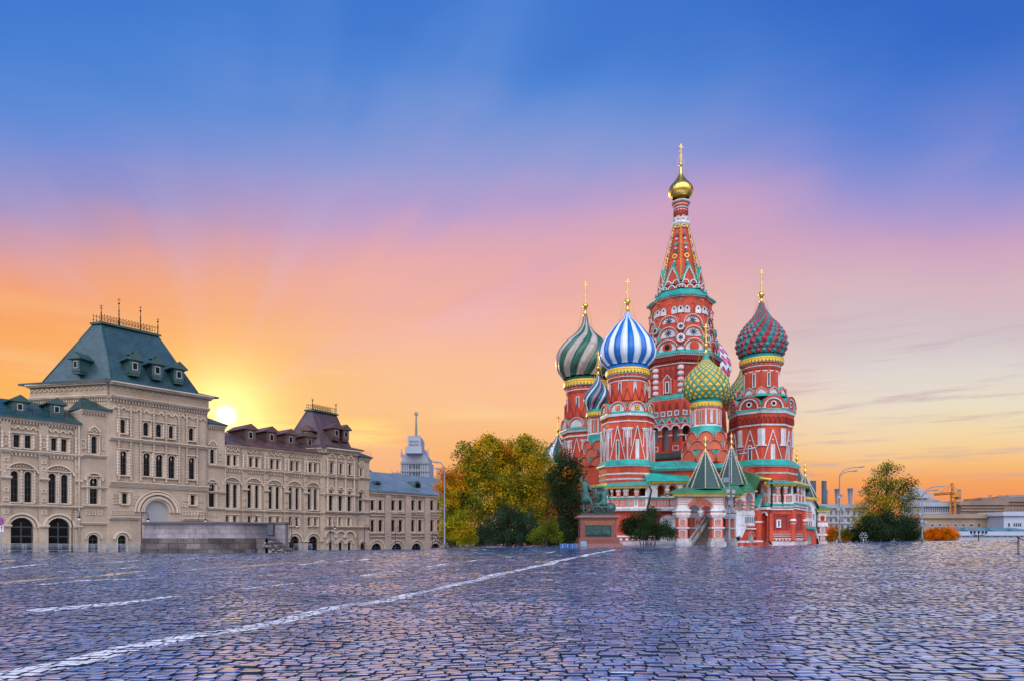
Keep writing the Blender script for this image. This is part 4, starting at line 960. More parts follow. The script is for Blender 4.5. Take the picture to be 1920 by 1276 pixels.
def kokrow(T, mb, y0, y1, w, n, fill, band=RED, back=3, half=True, eye=None, inner=WHT, fr_=1.0, pointed=False, top=TEALP, bw=.26):
    """ring of kokoshniki standing on photo row y1, reaching to y0"""
    zb, zt = T.z(y1, w), T.z(y0, w); h = zt - zb
    for k in range(n):
        f, W = T.face(k, w, n, half); r = min(W / 2 * .97, h * 1.0) if fr_ == 1 else W / 2 * fr_; f = (f[0], f[1], f[2]); cy = zb + max(0, h - r - (.28 * r if pointed else 0))
        if cy > zb + .01: mb.rect(f, -r, r, zb, cy, -T.r(back), 0, fill); mb.rect(f, -r, -r * (1 - bw), zb, cy, 0, .16 * min(1, r), band); mb.rect(f, r * (1 - bw), r, zb, cy, 0, .16 * min(1, r), band)
        mb.kok(f, 0, cy, r, T.r(back), fill, band, top, inner, pointed, bw)
        if eye == 'ring': mb.archband(f, 0, cy + r * .32, r * .16, r * .27, 0, .06, WHT, 10); mb.prism(f, [(r * .27 * cos(t * PI / 6), cy + r * .32 + r * .27 * sin(t * PI / 6)) for t in range(12)], 0, .04, WHT); mb.prism(f, [(r * .17 * cos(t * PI / 6), cy + r * .32 + r * .17 * sin(t * PI / 6)) for t in range(12)], .04, .06, GLS)
        if eye == 'square': mb.rect(f, -r * .24, r * .24, cy + .03, cy + r * .48, 0, .07, RED); mb.rect(f, -r * .15, r * .15, cy + r * .1, cy + r * .40, .07, .10, GPAINT); mb.rect(f, -r * .08, r * .08, cy + r * .16, cy + r * .33, .10, .12, DRED)
        if eye == 'star':
            c = (0, cy + r * .36)
            for q in range(8): t = q * PI / 4 + .2; mb.strip(f, c, (c[0] + r * .33 * cos(t), c[1] + r * .33 * sin(t)), r * .085, 0, .05, DBLU)
        if eye == 'big': mb.prism(f, [(r * .36 * cos(t * PI / 7), cy + r * .32 + r * .36 * sin(t * PI / 7)) for t in range(14)], 0, .12, RED); mb.prism(f, [(r * .2 * cos(t * PI / 7), cy + r * .32 + r * .2 * sin(t * PI / 7)) for t in range(14)], .12, .14, GLS if k % 2 else RED)
        if eye == 'dots':
            for q in range(11): t = PI * (q + .5) / 11; x, y = r * .62 * cos(t), cy + r * .62 * sin(t); s = r * .035; mb.rect(f, x - s, x + s, y - s, y + s, .16 * min(1, r) + .02, .16 * min(1, r) + .06, DBLU)
        if eye == 'niche': mb.prism(f, arch(0, cy + r * .15, r * .16, 6), 0, .06, GLS)
# ---------------------------------------------------------------- blue and white tower
def body_pattern(T, mb, y0, y1, w, kind):
    for k in range(8):
        f, W = T.face(k, w + .2); zb, zt = T.z(y1, w), T.z(y0, w); h = zt - zb; t = W * .028; e = f
        if kind == 'west':   # tall white triangles between fluted white pilasters
            for sgn in (-1, 1):
                mb.strip(e, (sgn * W * .40, zb + .02), (0, zb + h * .97), t, 0, .13, WHT)
                mb.strip(e, (sgn * W * .5, zb + h * .0), (sgn * W * .5, zb + h * .82), t * 1.4, 0, .10, WHT)
                for q in (.40, .32): mb.strip(e, (sgn * W * q, zb + h * (.62 - (.40 - q) * 3)), (sgn * W * q, zb + h * .84), t * 1.3, 0, .09, WHT)
                mb.rect(e, min(sgn * W * .5, sgn * W * .24), max(sgn * W * .5, sgn * W * .24), zb + h * .86, zb + h * .90, 0, .18, WHT)
                mb.rect(e, min(sgn * W * .5, sgn * W * .29), max(sgn * W * .5, sgn * W * .29), zb + h * .82, zb + h * .86, 0, .12, WHT)
                mb.prism(e, [(sgn * W * .485, zb + h * .80), (sgn * W * .44, zb + h * .80), (sgn * W * .485, zb + h * .28)], 0, .07, WHT)
        else:
            for sgn in (-1, 1):
                mb.strip(e, (sgn * W * .40, zb + .02), (0, zb + h * .90), t, 0, .13, WHT)
                mb.rect(e, min(sgn * W * .5, sgn * W * .35), max(sgn * W * .5, sgn * W * .35), zb + h * .46, zb + h * .93, 0, .12, WHT)
                mb.rect(e, min(sgn * W * .5, sgn * W * .29), max(sgn * W * .5, sgn * W * .29), zb + h * .42, zb + h * .46, 0, .2, WHT)
            mb.ball((e[0][0] + e[2][0] * .05, e[0][1] + e[2][1] * .05, zb + h * .60), .13, WHT, 8, 5)
def big_windows(T, parent, y0, y1, w, fill, ww=.10):
    for k in VIS[1:-1]:
        f, W = T.face(k, w); zb, zt = T.z(y1, w), T.z(y0, w); slit(T, parent, f, 0, zb, zt, W * ww, fill(k), rnd=True)
def skirt(T, mb, y0, y1, w0, w1, m=TEAL):
    T.oct(mb, [(y0, w0), (y1 - .8, w1), (y1 + .6, w1)], m)
T = Tower(1176.5, 95, 'west'); mb = MB()
T.oct(mb, [(788, 48), (864, 49.5)], RED); body_pattern(T, mb, 794, 862, 48.8, 'west')
T.oct(mb, [(769, 49), (771, 51), (773, 51)], TEALP); T.oct(mb, [(773, 51.5), (778, 50.5)], WHT); T.oct(mb, [(778, 49.5), (789, 47.5)], RED)
for k in range(8):
    f, W = T.face(k, 48.8); z = T.z(781, 49)
    for i in range(6): x = -W / 2 + W * (i + .5) / 6; mb.prism(f, [(x - W * .075, z + .22), (x + W * .075, z + .22), (x, z - .14)], 0, .12, DRED)
T.oct(mb, [(787, 49.3), (789, 49.3)], WHT)
T.cyl(mb, [(697, 34), (770, 36)], RED, 16, False); drumband(T, mb, 697.5, 713.5, 37, 34.3); kokrow(T, mb, 749, 770, 48.5, 8, WHT, RED, 12, eye='square')
gables(T, mb, 727, 750, 35.5, 16)
skirt(T, mb, 860, 870, 50, 58); T.oct(mb, [(870.5, 57.5), (873, 56)], WHT); T.oct(mb, [(873, 54), (905, 52)], RED); T.oct(mb, [(885, 54.2), (888, 53.6)], WHT); T.oct(mb, [(895, 54), (898, 53)], WHT)
T.oct(mb, [(905, 52), (935, 52)], RED)
p = mb.build('tower', CATH); p['label'] = 'tower with white triangles under the blue striped dome'
for k in VIS:
    f, W = T.face(k, 37.6); slit(T, p, f, 0, T.z(747, 35), T.z(717, 35), W * .12, k != 0)
big_windows(T, p, 824, 861, 48.8, lambda k: k != 0)
D = [(586, 4.7), (594, 7.6), (600, 11), (606, 18), (614, 26), (627, 35.5), (636, 42), (646, 47.5), (656, 50.3), (665, 51.3), (674, 49), (681, 44), (686, 39), (688, 38)]
onion(T, D, 'gore', 24, [BLUE, DWHT], amp=.085).build('dome', p); goldring(T, 687, 697, 40, p, fl=BLUE); cross(T, 522, 565.5, 5.4, 588, 4.3, p, (612, 24))
# ---------------------------------------------------------------- green and tan swirl tower
T = Tower(1097.5, 116, 'north'); mb = MB()
T.oct(mb, [(808, 43), (900, 44)], RED); body_pattern(T, mb, 818, 872, 43.3, 'west')
T.oct(mb, [(798, 45), (801, 48.5), (803, 48.5)], TEALP); T.oct(mb, [(803, 47.8), (808, 46)], WHT); T.oct(mb, [(814, 44.5), (817, 44.5)], WHT)
T.cyl(mb, [(718, 34), (800, 38)], RED, 16, False); drumband(T, mb, 718, 742, 37.5, 33.5); kokrow(T, mb, 779, 800, 45.5, 8, WHT, RED, 10)
gables(T, mb, 752, 781, 37, 16); skirt(T, mb, 870, 880, 45, 56); T.oct(mb, [(880, 50), (1000, 50)], RED)
p = mb.build('tower', CATH); p['label'] = 'tower under the green and tan swirled dome'
for k in VIS: f, W = T.face(k, 39.2); slit(T, p, f, 0, T.z(770, 35), T.z(744, 35), W * .12, True)
D = [(594, 4.7), (604, 6.0), (612, 9), (620, 14.5), (628, 21.5), (640, 35), (650, 43.5), (660, 49.5), (670, 53), (680, 53.6), (690, 52), (699, 48), (706, 42.5), (710, 40)]
onion(T, D, 'gore', 18, [DGRN, DTAN], twist=-1.5, amp=.10).build('dome', p); goldring(T, 709, 719, 40.5, p, fl=DGRN); cross(T, 527, 573.5, 5, 596, 4.4, p, (626, 20))
# ---------------------------------------------------------------- red and green studded tower
T = Tower(1427.5, 102, 'south'); mb = MB()
T.oct(mb, [(795, 54), (866, 54.5)], RED); body_pattern(T, mb, 798, 862, 54.3, 'south')
T.oct(mb, [(764, 58), (766, 60.5), (768, 60.8)], TEALP); T.oct(mb, [(768, 60.3), (773, 58.8)], WHT); T.oct(mb, [(773, 57.6), (795, 53.5)], RED); T.oct(mb, [(793.5, 56.4), (796.5, 55.8)], WHT)
for k in range(8):
    f, W = T.face(k, 57); z = T.z(790, 56); R = W * .08
    for i in range(5): x = -W / 2 + W * (i + .5) / 5; mb.archband(f, x, z + .55, R * .62, R, -.35, .05, DRED, 6); mb.rect(f, x - R, x - R * .62, z - .1, z + .55, -.35, .05, DRED); mb.rect(f, x + R * .62, x + R, z - .1, z + .55, -.35, .05, DRED)
T.cyl(mb, [(674, 33), (766, 32)], RED, 16, False); drumband(T, mb, 675, 696, 35.5, 32)
kokrow(T, mb, 722, 738, 44, 12, WHT, RED, 11, half=False, pointed=True); T.cyl(mb, [(736, 43), (741, 52)], TEALP, 12, False)
kokrow(T, mb, 739.5, 764.5, 58.5, 8, RED, WHT, 16, eye='dots', inner=None, bw=.30)
for k in range(8):
    f, W = T.face(k, 58.5); zb = T.z(764.5, 58.5); r = W / 2 * .97; h = T.z(739.5, 58.5) - zb; r = min(r, h); cy = zb + h - r
    mb.archband(f, 0, cy, r * .84, r * 1.0, .0, .26, RED, 14); mb.prism(f, [(r * .24 * cos(t * PI / 6), cy + r * .3 + r * .24 * sin(t * PI / 6)) for t in range(12)], 0, .08, WHT); mb.prism(f, [(r * .14 * cos(t * PI / 6), cy + r * .3 + r * .14 * sin(t * PI / 6)) for t in range(12)], .08, .1, GLS)
skirt(T, mb, 860, 871, 56, 68); T.oct(mb, [(871, 67), (874, 65.5)], WHT); T.oct(mb, [(874, 64), (900, 61)], RED); T.oct(mb, [(884, 64), (887, 63)], WHT); T.oct(mb, [(900, 61), (960, 61)], RED)
p = mb.build('tower', CATH); p['label'] = 'tower with eyed arches under the red and green studded dome'
for k in VIS: f, W = T.face(k, 35.2); slit(T, p, f, 0, T.z(724, 32), T.z(699, 32), W * .12, k != 1)
big_windows(T, p, 834, 861, 54.3, lambda k: k != 0)
D = [(569, 5), (577, 7), (586, 11), (599, 18.5), (613, 30), (627, 38.5), (637, 42.5), (648, 44), (655, 42.8), (662, 40), (669, 37)]
onion(T, D, 'stud', 26, [CRIM, SGRN], rows=.95, amp=.42).build('dome', p); goldring(T, 667.5, 675.5, 39, p, fl=SGRN)
mb = MB(); mb.lathe(T.cx, T.cy, [(H + (HY - 580) / F * T.d, T.r(7)), (H + (HY - 569) / F * T.d, T.r(4.6))], 12, 0, TEALP, True); mb.build('dome_cap', p)
cross(T, 504, 552.5, 5.4, 570, 4, p, (604, 22))
# ---------------------------------------------------------------- central tent tower
T = Tower(1276.5, 110, 'central'); mb = MB()
T.oct(mb, [(664, 62), (760, 64)], RED); T.oct(mb, [(740, 64), (800, 68)], RED); T.oct(mb, [(555, 55), (664, 64)], RED)
# eight-pointed eave under the tent
def star(T, mb, y, w0, w1, h, m):
    b = len(mb.v); z = T.z(y, w1)
    for e in (0, 1):
        for i in range(16): a = T.a0 + PI * i / 8; R = T.r(w1 if i % 2 == 0 else w0); mb.v.append((T.cx + R * cos(a), T.cy + R * sin(a), z + e * h + (0 if i % 2 == 0 else .25)))
    mb.face([b + i for i in reversed(range(16))], m); mb.face([b + 16 + i for i in range(16)], m)
    for i in range(16): j = (i + 1) % 16; mb.face((b + i, b + j, b + 16 + j, b + 16 + i), m)
star(T, mb, 553.5, 54, 63.5, .3, TEALP); star(T, mb, 556.5, 52, 60, .26, WHT); star(T, mb, 560, 51, 57.5, .3, RED); star(T, mb, 563, 50, 56, .26, WHT)
T.oct(mb, [(541, 45), (552, 56)], TEALP)
# quoins at the corners
for k in range(8):
    fr = T.vert(k, 54.5); mb.rect(fr, -T.r(4.5), T.r(4.5), T.z(612, 58), T.z(562, 54), -T.r(3), T.r(1.2), RED)
# tiers of kokoshniki
for k in range(8):
    f, W = T.face(k, 56)
    for s in (-1, 1):
        x = s * W * .24; z = T.z(588, 56); r = W * .13
        mb.rect(f, x - r, x + r, z, z + .9, -.8, .25, WHT); mb.kok(shift(f, .25), x, z + .9, r, .9, WHT, RED, TEALP, None); mb.rect(f, x - r * 1.25, x - r, z, z + .9, -.6, .3, RED); mb.rect(f, x + r, x + r * 1.25, z, z + .9, -.6, .3, RED)
        mb.prism(shift(f, .25), [(x + .14 * cos(q * PI / 5), z + .75 + .14 * sin(q * PI / 5)) for q in range(10)], 0, .04, GLS)
    mb.kok(f, 0, T.z(575, 55), W * .16, 1.2, GREYM, RED, TEALP, None, True)
    fv = T.vert(k, 57.5); z = T.z(588, 56); mb.rect(fv, -.45, .45, z, z + .8, -.9, .1, WHT); mb.kok(shift(fv, .1), 0, z + .8, .48, 1.0, WHT, RED, TEALP, None); mb.rect(fv, -.12, .12, z + .5, z + .9, .1, .14, GLS)
kokrow(T, mb, 587, 608, 59, 8, WHT, RED, 9, eye='star'); kokrow(T, mb, 608, 630, 62, 8, WHT, RED, 10, eye='star'); kokrow(T, mb, 631, 656.5, 66, 8, WHT, RED, 10, eye='big')
for y, w, r in ((613, 64, .68), (634, 67, .82)):
    for k in range(8):
        fv = T.vert(k, w); z = T.z(y, w); mb.prism(fv, [(r * cos(q * PI / 8), z + r * sin(q * PI / 8)) for q in range(16)], -1.0, 0, RED, TEALP); mb.prism(fv, [(r * .78 * cos(q * PI / 8), z + r * .78 * sin(q * PI / 8)) for q in range(16)], 0, .06, WHT)
        for q in range(4): t = q * PI / 4; mb.strip(fv, (-r * .5 * cos(t), z - r * .5 * sin(t)), (r * .5 * cos(t), z + r * .5 * sin(t)), .12, .06, .1, DBLU)
for k in range(8): fv = T.vert(k, 69); mb.kok(fv, 0, T.z(656, 67), .75, 1.2, WHT, RED, TEALP, None)
T.oct(mb, [(655, 69), (659, 76), (661, 76.5)], TEALP); T.oct(mb, [(661, 75.5), (665, 73)], WHT); T.oct(mb, [(665, 71), (679, 64)], RED)
for k in range(8):
    f, W = T.face(k, 69.5); z = T.z(671, 69)
    for i in range(14): x = -W / 2 + W * (i + .5) / 14; mb.rect(f, x - .10, x + .10, z - .25, z + .3, -.3, .12, DRED)
T.oct(mb, [(679, 66), (681, 65.5)], WHT)
for k in range(8):      # banded white quoin columns
    fr = T.vert(k, 62.8); cxx, cyy = fr[0][0], fr[0][1]; r = T.r(5.2); za, zb = T.z(683, 62), T.z(738, 62)
    mb.lathe(cxx, cyy, [(zb, r * .8), (za, r * .8)], 10, 0, RED)
    for i in range(5): z = zb + (za - zb) * (i + .12) / 5; mb.lathe(cxx, cyy, [(z, r * .9), (z + .15, r * 1.1), (z + (za - zb) * .10, r * 1.1), (z + (za - zb) * .13, r * .9)], 10, 0, WHT)
for k in range(8):
    f, W = T.face(k, 63.3); zb, zt = T.z(738, 62), T.z(684, 62); h = zt - zb
    for x in (-.30, -.1, .1, .30):
        mb.prism(f, [(x * W - W * .07, zb + h * .55), (x * W - W * .07, zb + h * .86), (x * W, zb + h * .98), (x * W + W * .07, zb + h * .86), (x * W + W * .07, zb + h * .55)], 0, .06, DRED)
    mb.rect(f, -W * .15, W * .15, zb + .1, zb + h * .5, 0, .28, RED); mb.prism(f, [(-W * .19, zb + h * .5), (W * .19, zb + h * .5), (0, zb + h * .72)], 0, .34, RED)
    for s in (-1, 1): mb.strip(f, (s * W * .18, zb + h * .49), (0, zb + h * .70), .12, .34, .40, WHT); mb.strip(f, (s * W * .15, zb + .1), (s * W * .15, zb + h * .5), .10, .28, .36, WHT)
T.oct(mb, [(737, 66), (743, 69), (744.5, 69.5)], TEALP); T.oct(mb, [(744.5, 69), (747, 68)], WHT)
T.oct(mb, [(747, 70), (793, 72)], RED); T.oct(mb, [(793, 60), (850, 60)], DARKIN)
for k in range(8):
    f, W = T.face(k, 70.8); zb, zt = T.z(783, 70), T.z(748, 70); h = zt - zb
    for x in (-.36, -.12, .12, .36):
        mb.prism(f, [(x * W - W * .08, zb + h * .52), (x * W, zb + h * .92), (x * W + W * .08, zb + h * .52)], 0, .05, DRED)
        mb.ring(f, x * W - .38, x * W + .38, zb + h * .14, zb + h * .42, .15, 0, .10, WHT); mb.rect(f, x * W - .23, x * W + .23, zb + h * .18, zb + h * .38, 0, .04, GREYM)
    f, W = T.face(k, 73); zt, zb = T.z(781, 72), T.z(792, 72)   # green roofs with little triangular gables
    mb.rect(f, -W / 2, W / 2, zb, zt, -.8, 0, TEALP)
    for x in (-.375, -.125, .125, .375):
        mb.prism(f, [(x * W - W * .09, zb + .05), (x * W, zt - .12), (x * W + W * .09, zb + .05)], 0, .12, RED)
        for s in (-1, 1): mb.strip(f, (x * W + s * W * .10, zb + .05), (x * W, zt - .08), .10, .12, .18, WHT)
    mb.rect(f, -W / 2, W / 2, zb - .25, zb, -.5, .12, WHT)
# open arcade of the middle storey
for k in (-3, -2, -1, 0, 1, 2):
    f, W = T.face(k, 76); zt, zb = T.z(793, 76), T.z(846, 76); hs = []
    for i in range(3): x = (-W / 2) + W * (i + .5) / 3; hs.append(opening(x - W * .115, x + W * .115, zb + (zt - zb) * (.08 if i == 1 else .36), zt - .35, 'a'))
    mb.wall(f, [(-W / 2, zb - 2), (-W / 2, zt), (W / 2, zt), (W / 2, zb - 2)], hs, RED, .7, RED)
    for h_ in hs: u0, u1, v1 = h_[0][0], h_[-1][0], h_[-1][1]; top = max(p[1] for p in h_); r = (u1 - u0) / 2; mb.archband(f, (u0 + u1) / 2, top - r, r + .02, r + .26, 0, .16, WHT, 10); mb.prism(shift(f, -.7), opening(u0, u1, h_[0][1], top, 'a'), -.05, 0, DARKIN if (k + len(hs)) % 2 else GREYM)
    for x in (-W / 6, W / 6, -W / 2 + .2, W / 2 - .2): mb.rect(f, x - .32, x + .32, (zb + zt) / 2 + .3, (zb + zt) / 2 + .5, 0, .14, WHT)
    for x in (-W / 3, W / 3): mb.ring(f, x - .5, x + .5, zb + .2, zb + 1.0, .12, 0, .08, WHT)
T.oct(mb, [(847, 78), (856, 82), (858, 82)], DKG); T.oct(mb, [(858, 78), (900, 78)], RED)
p = mb.build('tower', CATH); p['label'] = 'tall central tower with stacked white and red arches below the tent spire'
for k in VIS[1:-1]: f, W = T.face(k, 63.3); zb, zt = T.z(737, 62), T.z(684, 62); slit(T, p, shift(f, .28), 0, zb + .2, zb + (zt - zb) * .42, W * .09, True, rnd=True)
mb = MB(); tz = [(426, 13.5), (520, 38), (541, 44)]
T.oct(mb, [(426, 13.5), (545, 42.5)], RED)
def tentR(y): return 13.5 + (y - 426) / 119 * 29
for k in range(8):
    # gilded beaded ribs along the edges and little crosses / rings on the faces
    for i in range(34):
        y = 430 + 108 * (i + .5) / 34; w = tentR(y) + .6; fr = T.vert(k, w); z = H + (HY - y) / F * T.d
        c = Vector((fr[0][0] + fr[2][0] * .16, fr[0][1] + fr[2][1] * .16, z)); s = (1 if i % 2 else -1) * .14
        mb.tube([c + Vector((fr[1][0] * s, fr[1][1] * s, -.2)), c + Vector((fr[1][0] * -s, fr[1][1] * -s, .2))], .045, GPAINT, 4)
    n8 = PI / 8
    for y, tp in ((448, 'b'), (455, 'w'), (466, 'x'), (474, 'w'), (482, 'b'), (490, 'o'), (500, 'w'), (505, 'x')):
        w = tentR(y) + .3; f, W = T.face(k, w); z = H + (HY - y) / F * T.d
        if tp == 'o': mb.prism(f, [(.42 * cos(q * PI / 6), z + .42 * sin(q * PI / 6)) for q in range(12)], 0, .12, GPAINT); mb.prism(f, [(.22 * cos(q * PI / 6), z + .22 * sin(q * PI / 6)) for q in range(12)], .12, .14, RED)
        else:
            m = {'b': DBLU, 'w': WHT, 'x': TEALP}[tp]; s = .30 if tp != 'w' else .18; mb.rect(f, -s, s, z - .10, z + .10, 0, .09, m); mb.rect(f, -.10, .10, z - s, z + s, .0, .092, m)
    f, W = T.face(k, tentR(430) + .8)
    for x in (0,): mb.archband(f, 0, H + (HY - 430) / F * T.d - .1, .34, .52, 0, .1, GPAINT, 8)
    # kokoshnik gables round the foot of the tent
    for row, (y, n_, r, wd) in enumerate(((540, 3, .62, 46), (531, 2, .62, 43.5))):
        f, W = T.face(k, wd); z = T.z(y, wd)
        for i in range(n_): x = (i - (n_ - 1) / 2) * 1.28; mb.kok(f, x, z, r, .9, RED, WHT, TEALP, None)
    f, W = T.face(k, 41.5); z = T.z(523, 41); mb.prism(f, [(-.95, z - .3), (-.7, z + .6), (0, z + 2.0), (.7, z + .6), (.95, z - .3)], -.9, 0, RED, TEALP)
    for s in (-1, 1): mb.strip(f, (s * .95, z - .3), (s * .68, z + .7), .14, 0, .10, WHT); mb.strip(f, (s * .68, z + .6), (0, z + 1.95), .14, 0, .10, WHT); mb.strip(f, (s * 1.2, z - .3), (0, z + 2.35), .25, -.9, .04, TEALP)
mb.build('tent_spire', p)
mb = MB()
T.cyl(mb, [(418, 13), (427, 14)], RED, 16); T.cyl(mb, [(423.5, 14.5), (426, 14.8)], WHT, 16); T.cyl(mb, [(388, 12.3), (404, 12.6)], RED, 16); T.cyl(mb, [(373, 17.8), (374.5, 18), (377, 16)], WHT, 24)
T.cyl(mb, [(377, 15), (388, 12.6)], RED, 24)
for y in (380.5, 386.5, 391.5): T.cyl(mb, [(y, 14.6 - (y - 377) * .12), (y + 2, 14.6 - (y - 377) * .12)], WHT, 24)
for i in range(16): a = 2 * PI * i / 16; mb.box((T.cx + T.r(12.6) * cos(a), T.cy + T.r(12.6) * sin(a), T.z(399, 12)), (.18, .18, 1.1), DRED, a)
T.cyl(mb, [(414, 16.8), (417, 17), (420, 14), (422.5, 13.5)], WHT, 16); kokrow(T, mb, 403.5, 414, 16.2, 10, WHT, WHT, 4, inner=None, bw=.2)
for k in range(10): f, W = T.face(k, 16.2, 10); z = T.z(413.6, 16); mb.prism(f, arch(0, z + .25, W * .24, 6), 0, .05, RED)
mb.build('lantern', p)
D = [(313, 1.6), (320, 2.4), (328, 4.2), (336, 8.5), (342, 13), (348, 18.2), (353, 21.4), (358, 22.8), (363, 22.4), (368, 20), (372.5, 15.5)]
onion(T, D, 'gore', 24, [GOLD], amp=.01).build('dome', p); cross(T, 270, 309, 3.6, 314, 1.8, p, (345, 18))
# ---------------------------------------------------------------- small chapels
def chapel(px, d, name, label, drum, rows, neckprof, ring, base, win=True):
    """drum=(y0,y1,w) rows=[(y0,y1,w)] base=(y,w)"""
    T = Tower(px, d, name); mb = MB(); y0, y1, w = drum
    T.cyl(mb, [(y0, w), (y1, w)], SALM, 8, False); T.cyl(mb, [(y0, w + 1.2), (y0 + 2.5, w + 1)], WHT, 8, False); T.cyl(mb, [(y0 + 7, w + .6), (y0 + 8.5, w + .6)], WHT, 8, False); T.cyl(mb, [(y1 - 3, w + .8), (y1, w + 1.2)], WHT, 8, False)
    for k in range(8): fr = T.vert(k, w + .05); mb.rect(fr, -.12, .12, T.z(y1 - 3, w), T.z(y0 + 8, w), -.1, .06, WHT)
    pw = w + 1; py = y1
    for i, (a, b, ww) in enumerate(rows):
        T.cyl(mb, [(py, pw), (a + (b - a) * .35, ww * .74), (b, ww * .86)], TEALP, 16, True)
        kokrow(T, mb, a, b, ww, 8, SALM, RED, 6, half=(i % 2 == 1), bw=.09, inner=WHT); py, pw = b, ww * .92
    T.oct(mb, [(py - 2, pw * 1.02), (base[0], base[1])], RED)
    p = mb.build('tower', CATH); p['label'] = label
    if win:
        for k in VIS: f, W = T.face(k, w); slit(T, p, f, 0, T.z(y1 - 6, w), T.z(y0 + 11, w), W * .12, k != 0)
        for k in (-1, 0): f, W = T.face(k, rows[-1][2]) if len(rows) % 2 == 0 else T.face(k, rows[-1][2]); 
    goldring(T, ring[0], ring[1], ring[2], p, 30)
    return T, p
T, p = chapel(1323.5, 95, 'front', 'small tower under the yellow and green latticed dome', (758, 797, 27.5), [(806, 826, 37.5), (823, 841, 41), (840, 864, 45)], None, (752, 759, 28.5), (905, 44))
D = [(665, 4), (672, 6.4), (680, 12), (690, 22), (700, 31.5), (710, 38.5), (720, 42.2), (728, 43.2), (736, 41.5), (744, 36), (752, 28)]
onion(T, D, 'lattice', 36, [TEALP, YEL], rows=1.15, amp=.16).build('dome', p)
mb = MB(); mb.lathe(T.cx, T.cy, [(H + (HY - 678) / F * T.d, T.r(9.5)), (H + (HY - 664) / F * T.d, T.r(4))], 14, 0, TEALP, True); mb.build('dome_cap', p); cross(T, 607, 647.5, 4.5, 667, 3.8, p, (690, 24))
T, p = chapel(1121.5, 104.5, 'left', 'small tower under the teal and pink spiralled dome', (777, 813, 18.5), [(824, 842, 29), (838, 856, 33), (853, 872, 37)], None, (771, 777.5, 22), (940, 36))
D = [(704, 3.4), (712, 6), (720, 10.5), (728, 16.5), (736, 22), (744, 26), (750, 27.3), (757, 25.5), (764, 22), (771, 20)]
mb = onion(T, D, 'gore', 30, [DTEAL, DWHT, DBLU, DTEAL, PINK, DBLU], twist=-1.7, amp=.06); mb.build('dome', p); cross(T, 658, 689.5, 4.0, 705, 3.3, p, (728, 15))
T, p = chapel(1391, 117, 'rear', 'tower under the dark gold spiked dome', (778, 800, 23), [(806, 830, 32)], None, (770, 777, 25), (900, 36), False)
D = [(692, 3), (702, 6), (712, 11), (722, 18), (732, 25.5), (742, 31), (750, 33.2), (758, 32), (766, 27.5), (772, 23)]
onion(T, D, 'stud', 30, [DYEL, SGRN], rows=.95, amp=.40).build('dome', p); cross(T, 645, 680, 3.5, 694, 3, p)
T = Tower(1326.5, 124, 'east'); mb = MB(); T.cyl(mb, [(712, 30), (900, 40)], RED, 16, False); p = mb.build('tower', CATH); p['label'] = 'rear tower under the pink and white zigzag dome'
D = [(616, 4), (630, 11), (646, 22), (660, 31), (672, 37.5), (684, 41), (694, 42), (704, 40), (713, 35)]
onion(T, D, 'zigzag', 36, [PNK2, DWHT], rows=1.5).build('dome', p)
T = Tower(1046.5, 118, 'small left'); mb = MB(); T.oct(mb, [(870, 20), (905, 20)], RED); T.oct(mb, [(905, 30), (1010, 32)], RED); T.oct(mb, [(895, 30), (906, 33)], TEALP); p = mb.build('tower', CATH); p['label'] = 'low outer chapel under the small green dome with white ribs'
D = [(817, 3.5), (822, 5.5), (829, 11), (838, 20), (846, 26.5), (854, 29), (861, 27.5), (868, 21)]
mb = onion(T, D, 'gore', 18, [DGRN, DWHT, DGRN], twist=0, amp=.10)
for i in range(18):
    for j in range(4):
        w, y = [(13, 831), (20.5, 838.5), (26.8, 846.5), (28.8, 856)][j]; a = T.a0 + 2 * PI * (i + .5) / 18; mb.box((T.cx + T.r(w + .6) * cos(a), T.cy + T.r(w + .6) * sin(a), H + (HY - y) / F * T.d), (.2, .2, .24), CRIM, a + .7)
mb.build('dome', p); goldring(T, 868, 873, 21.5, p, 24); cross(T, 779, 805.5, 3.3, 819, 3, p)
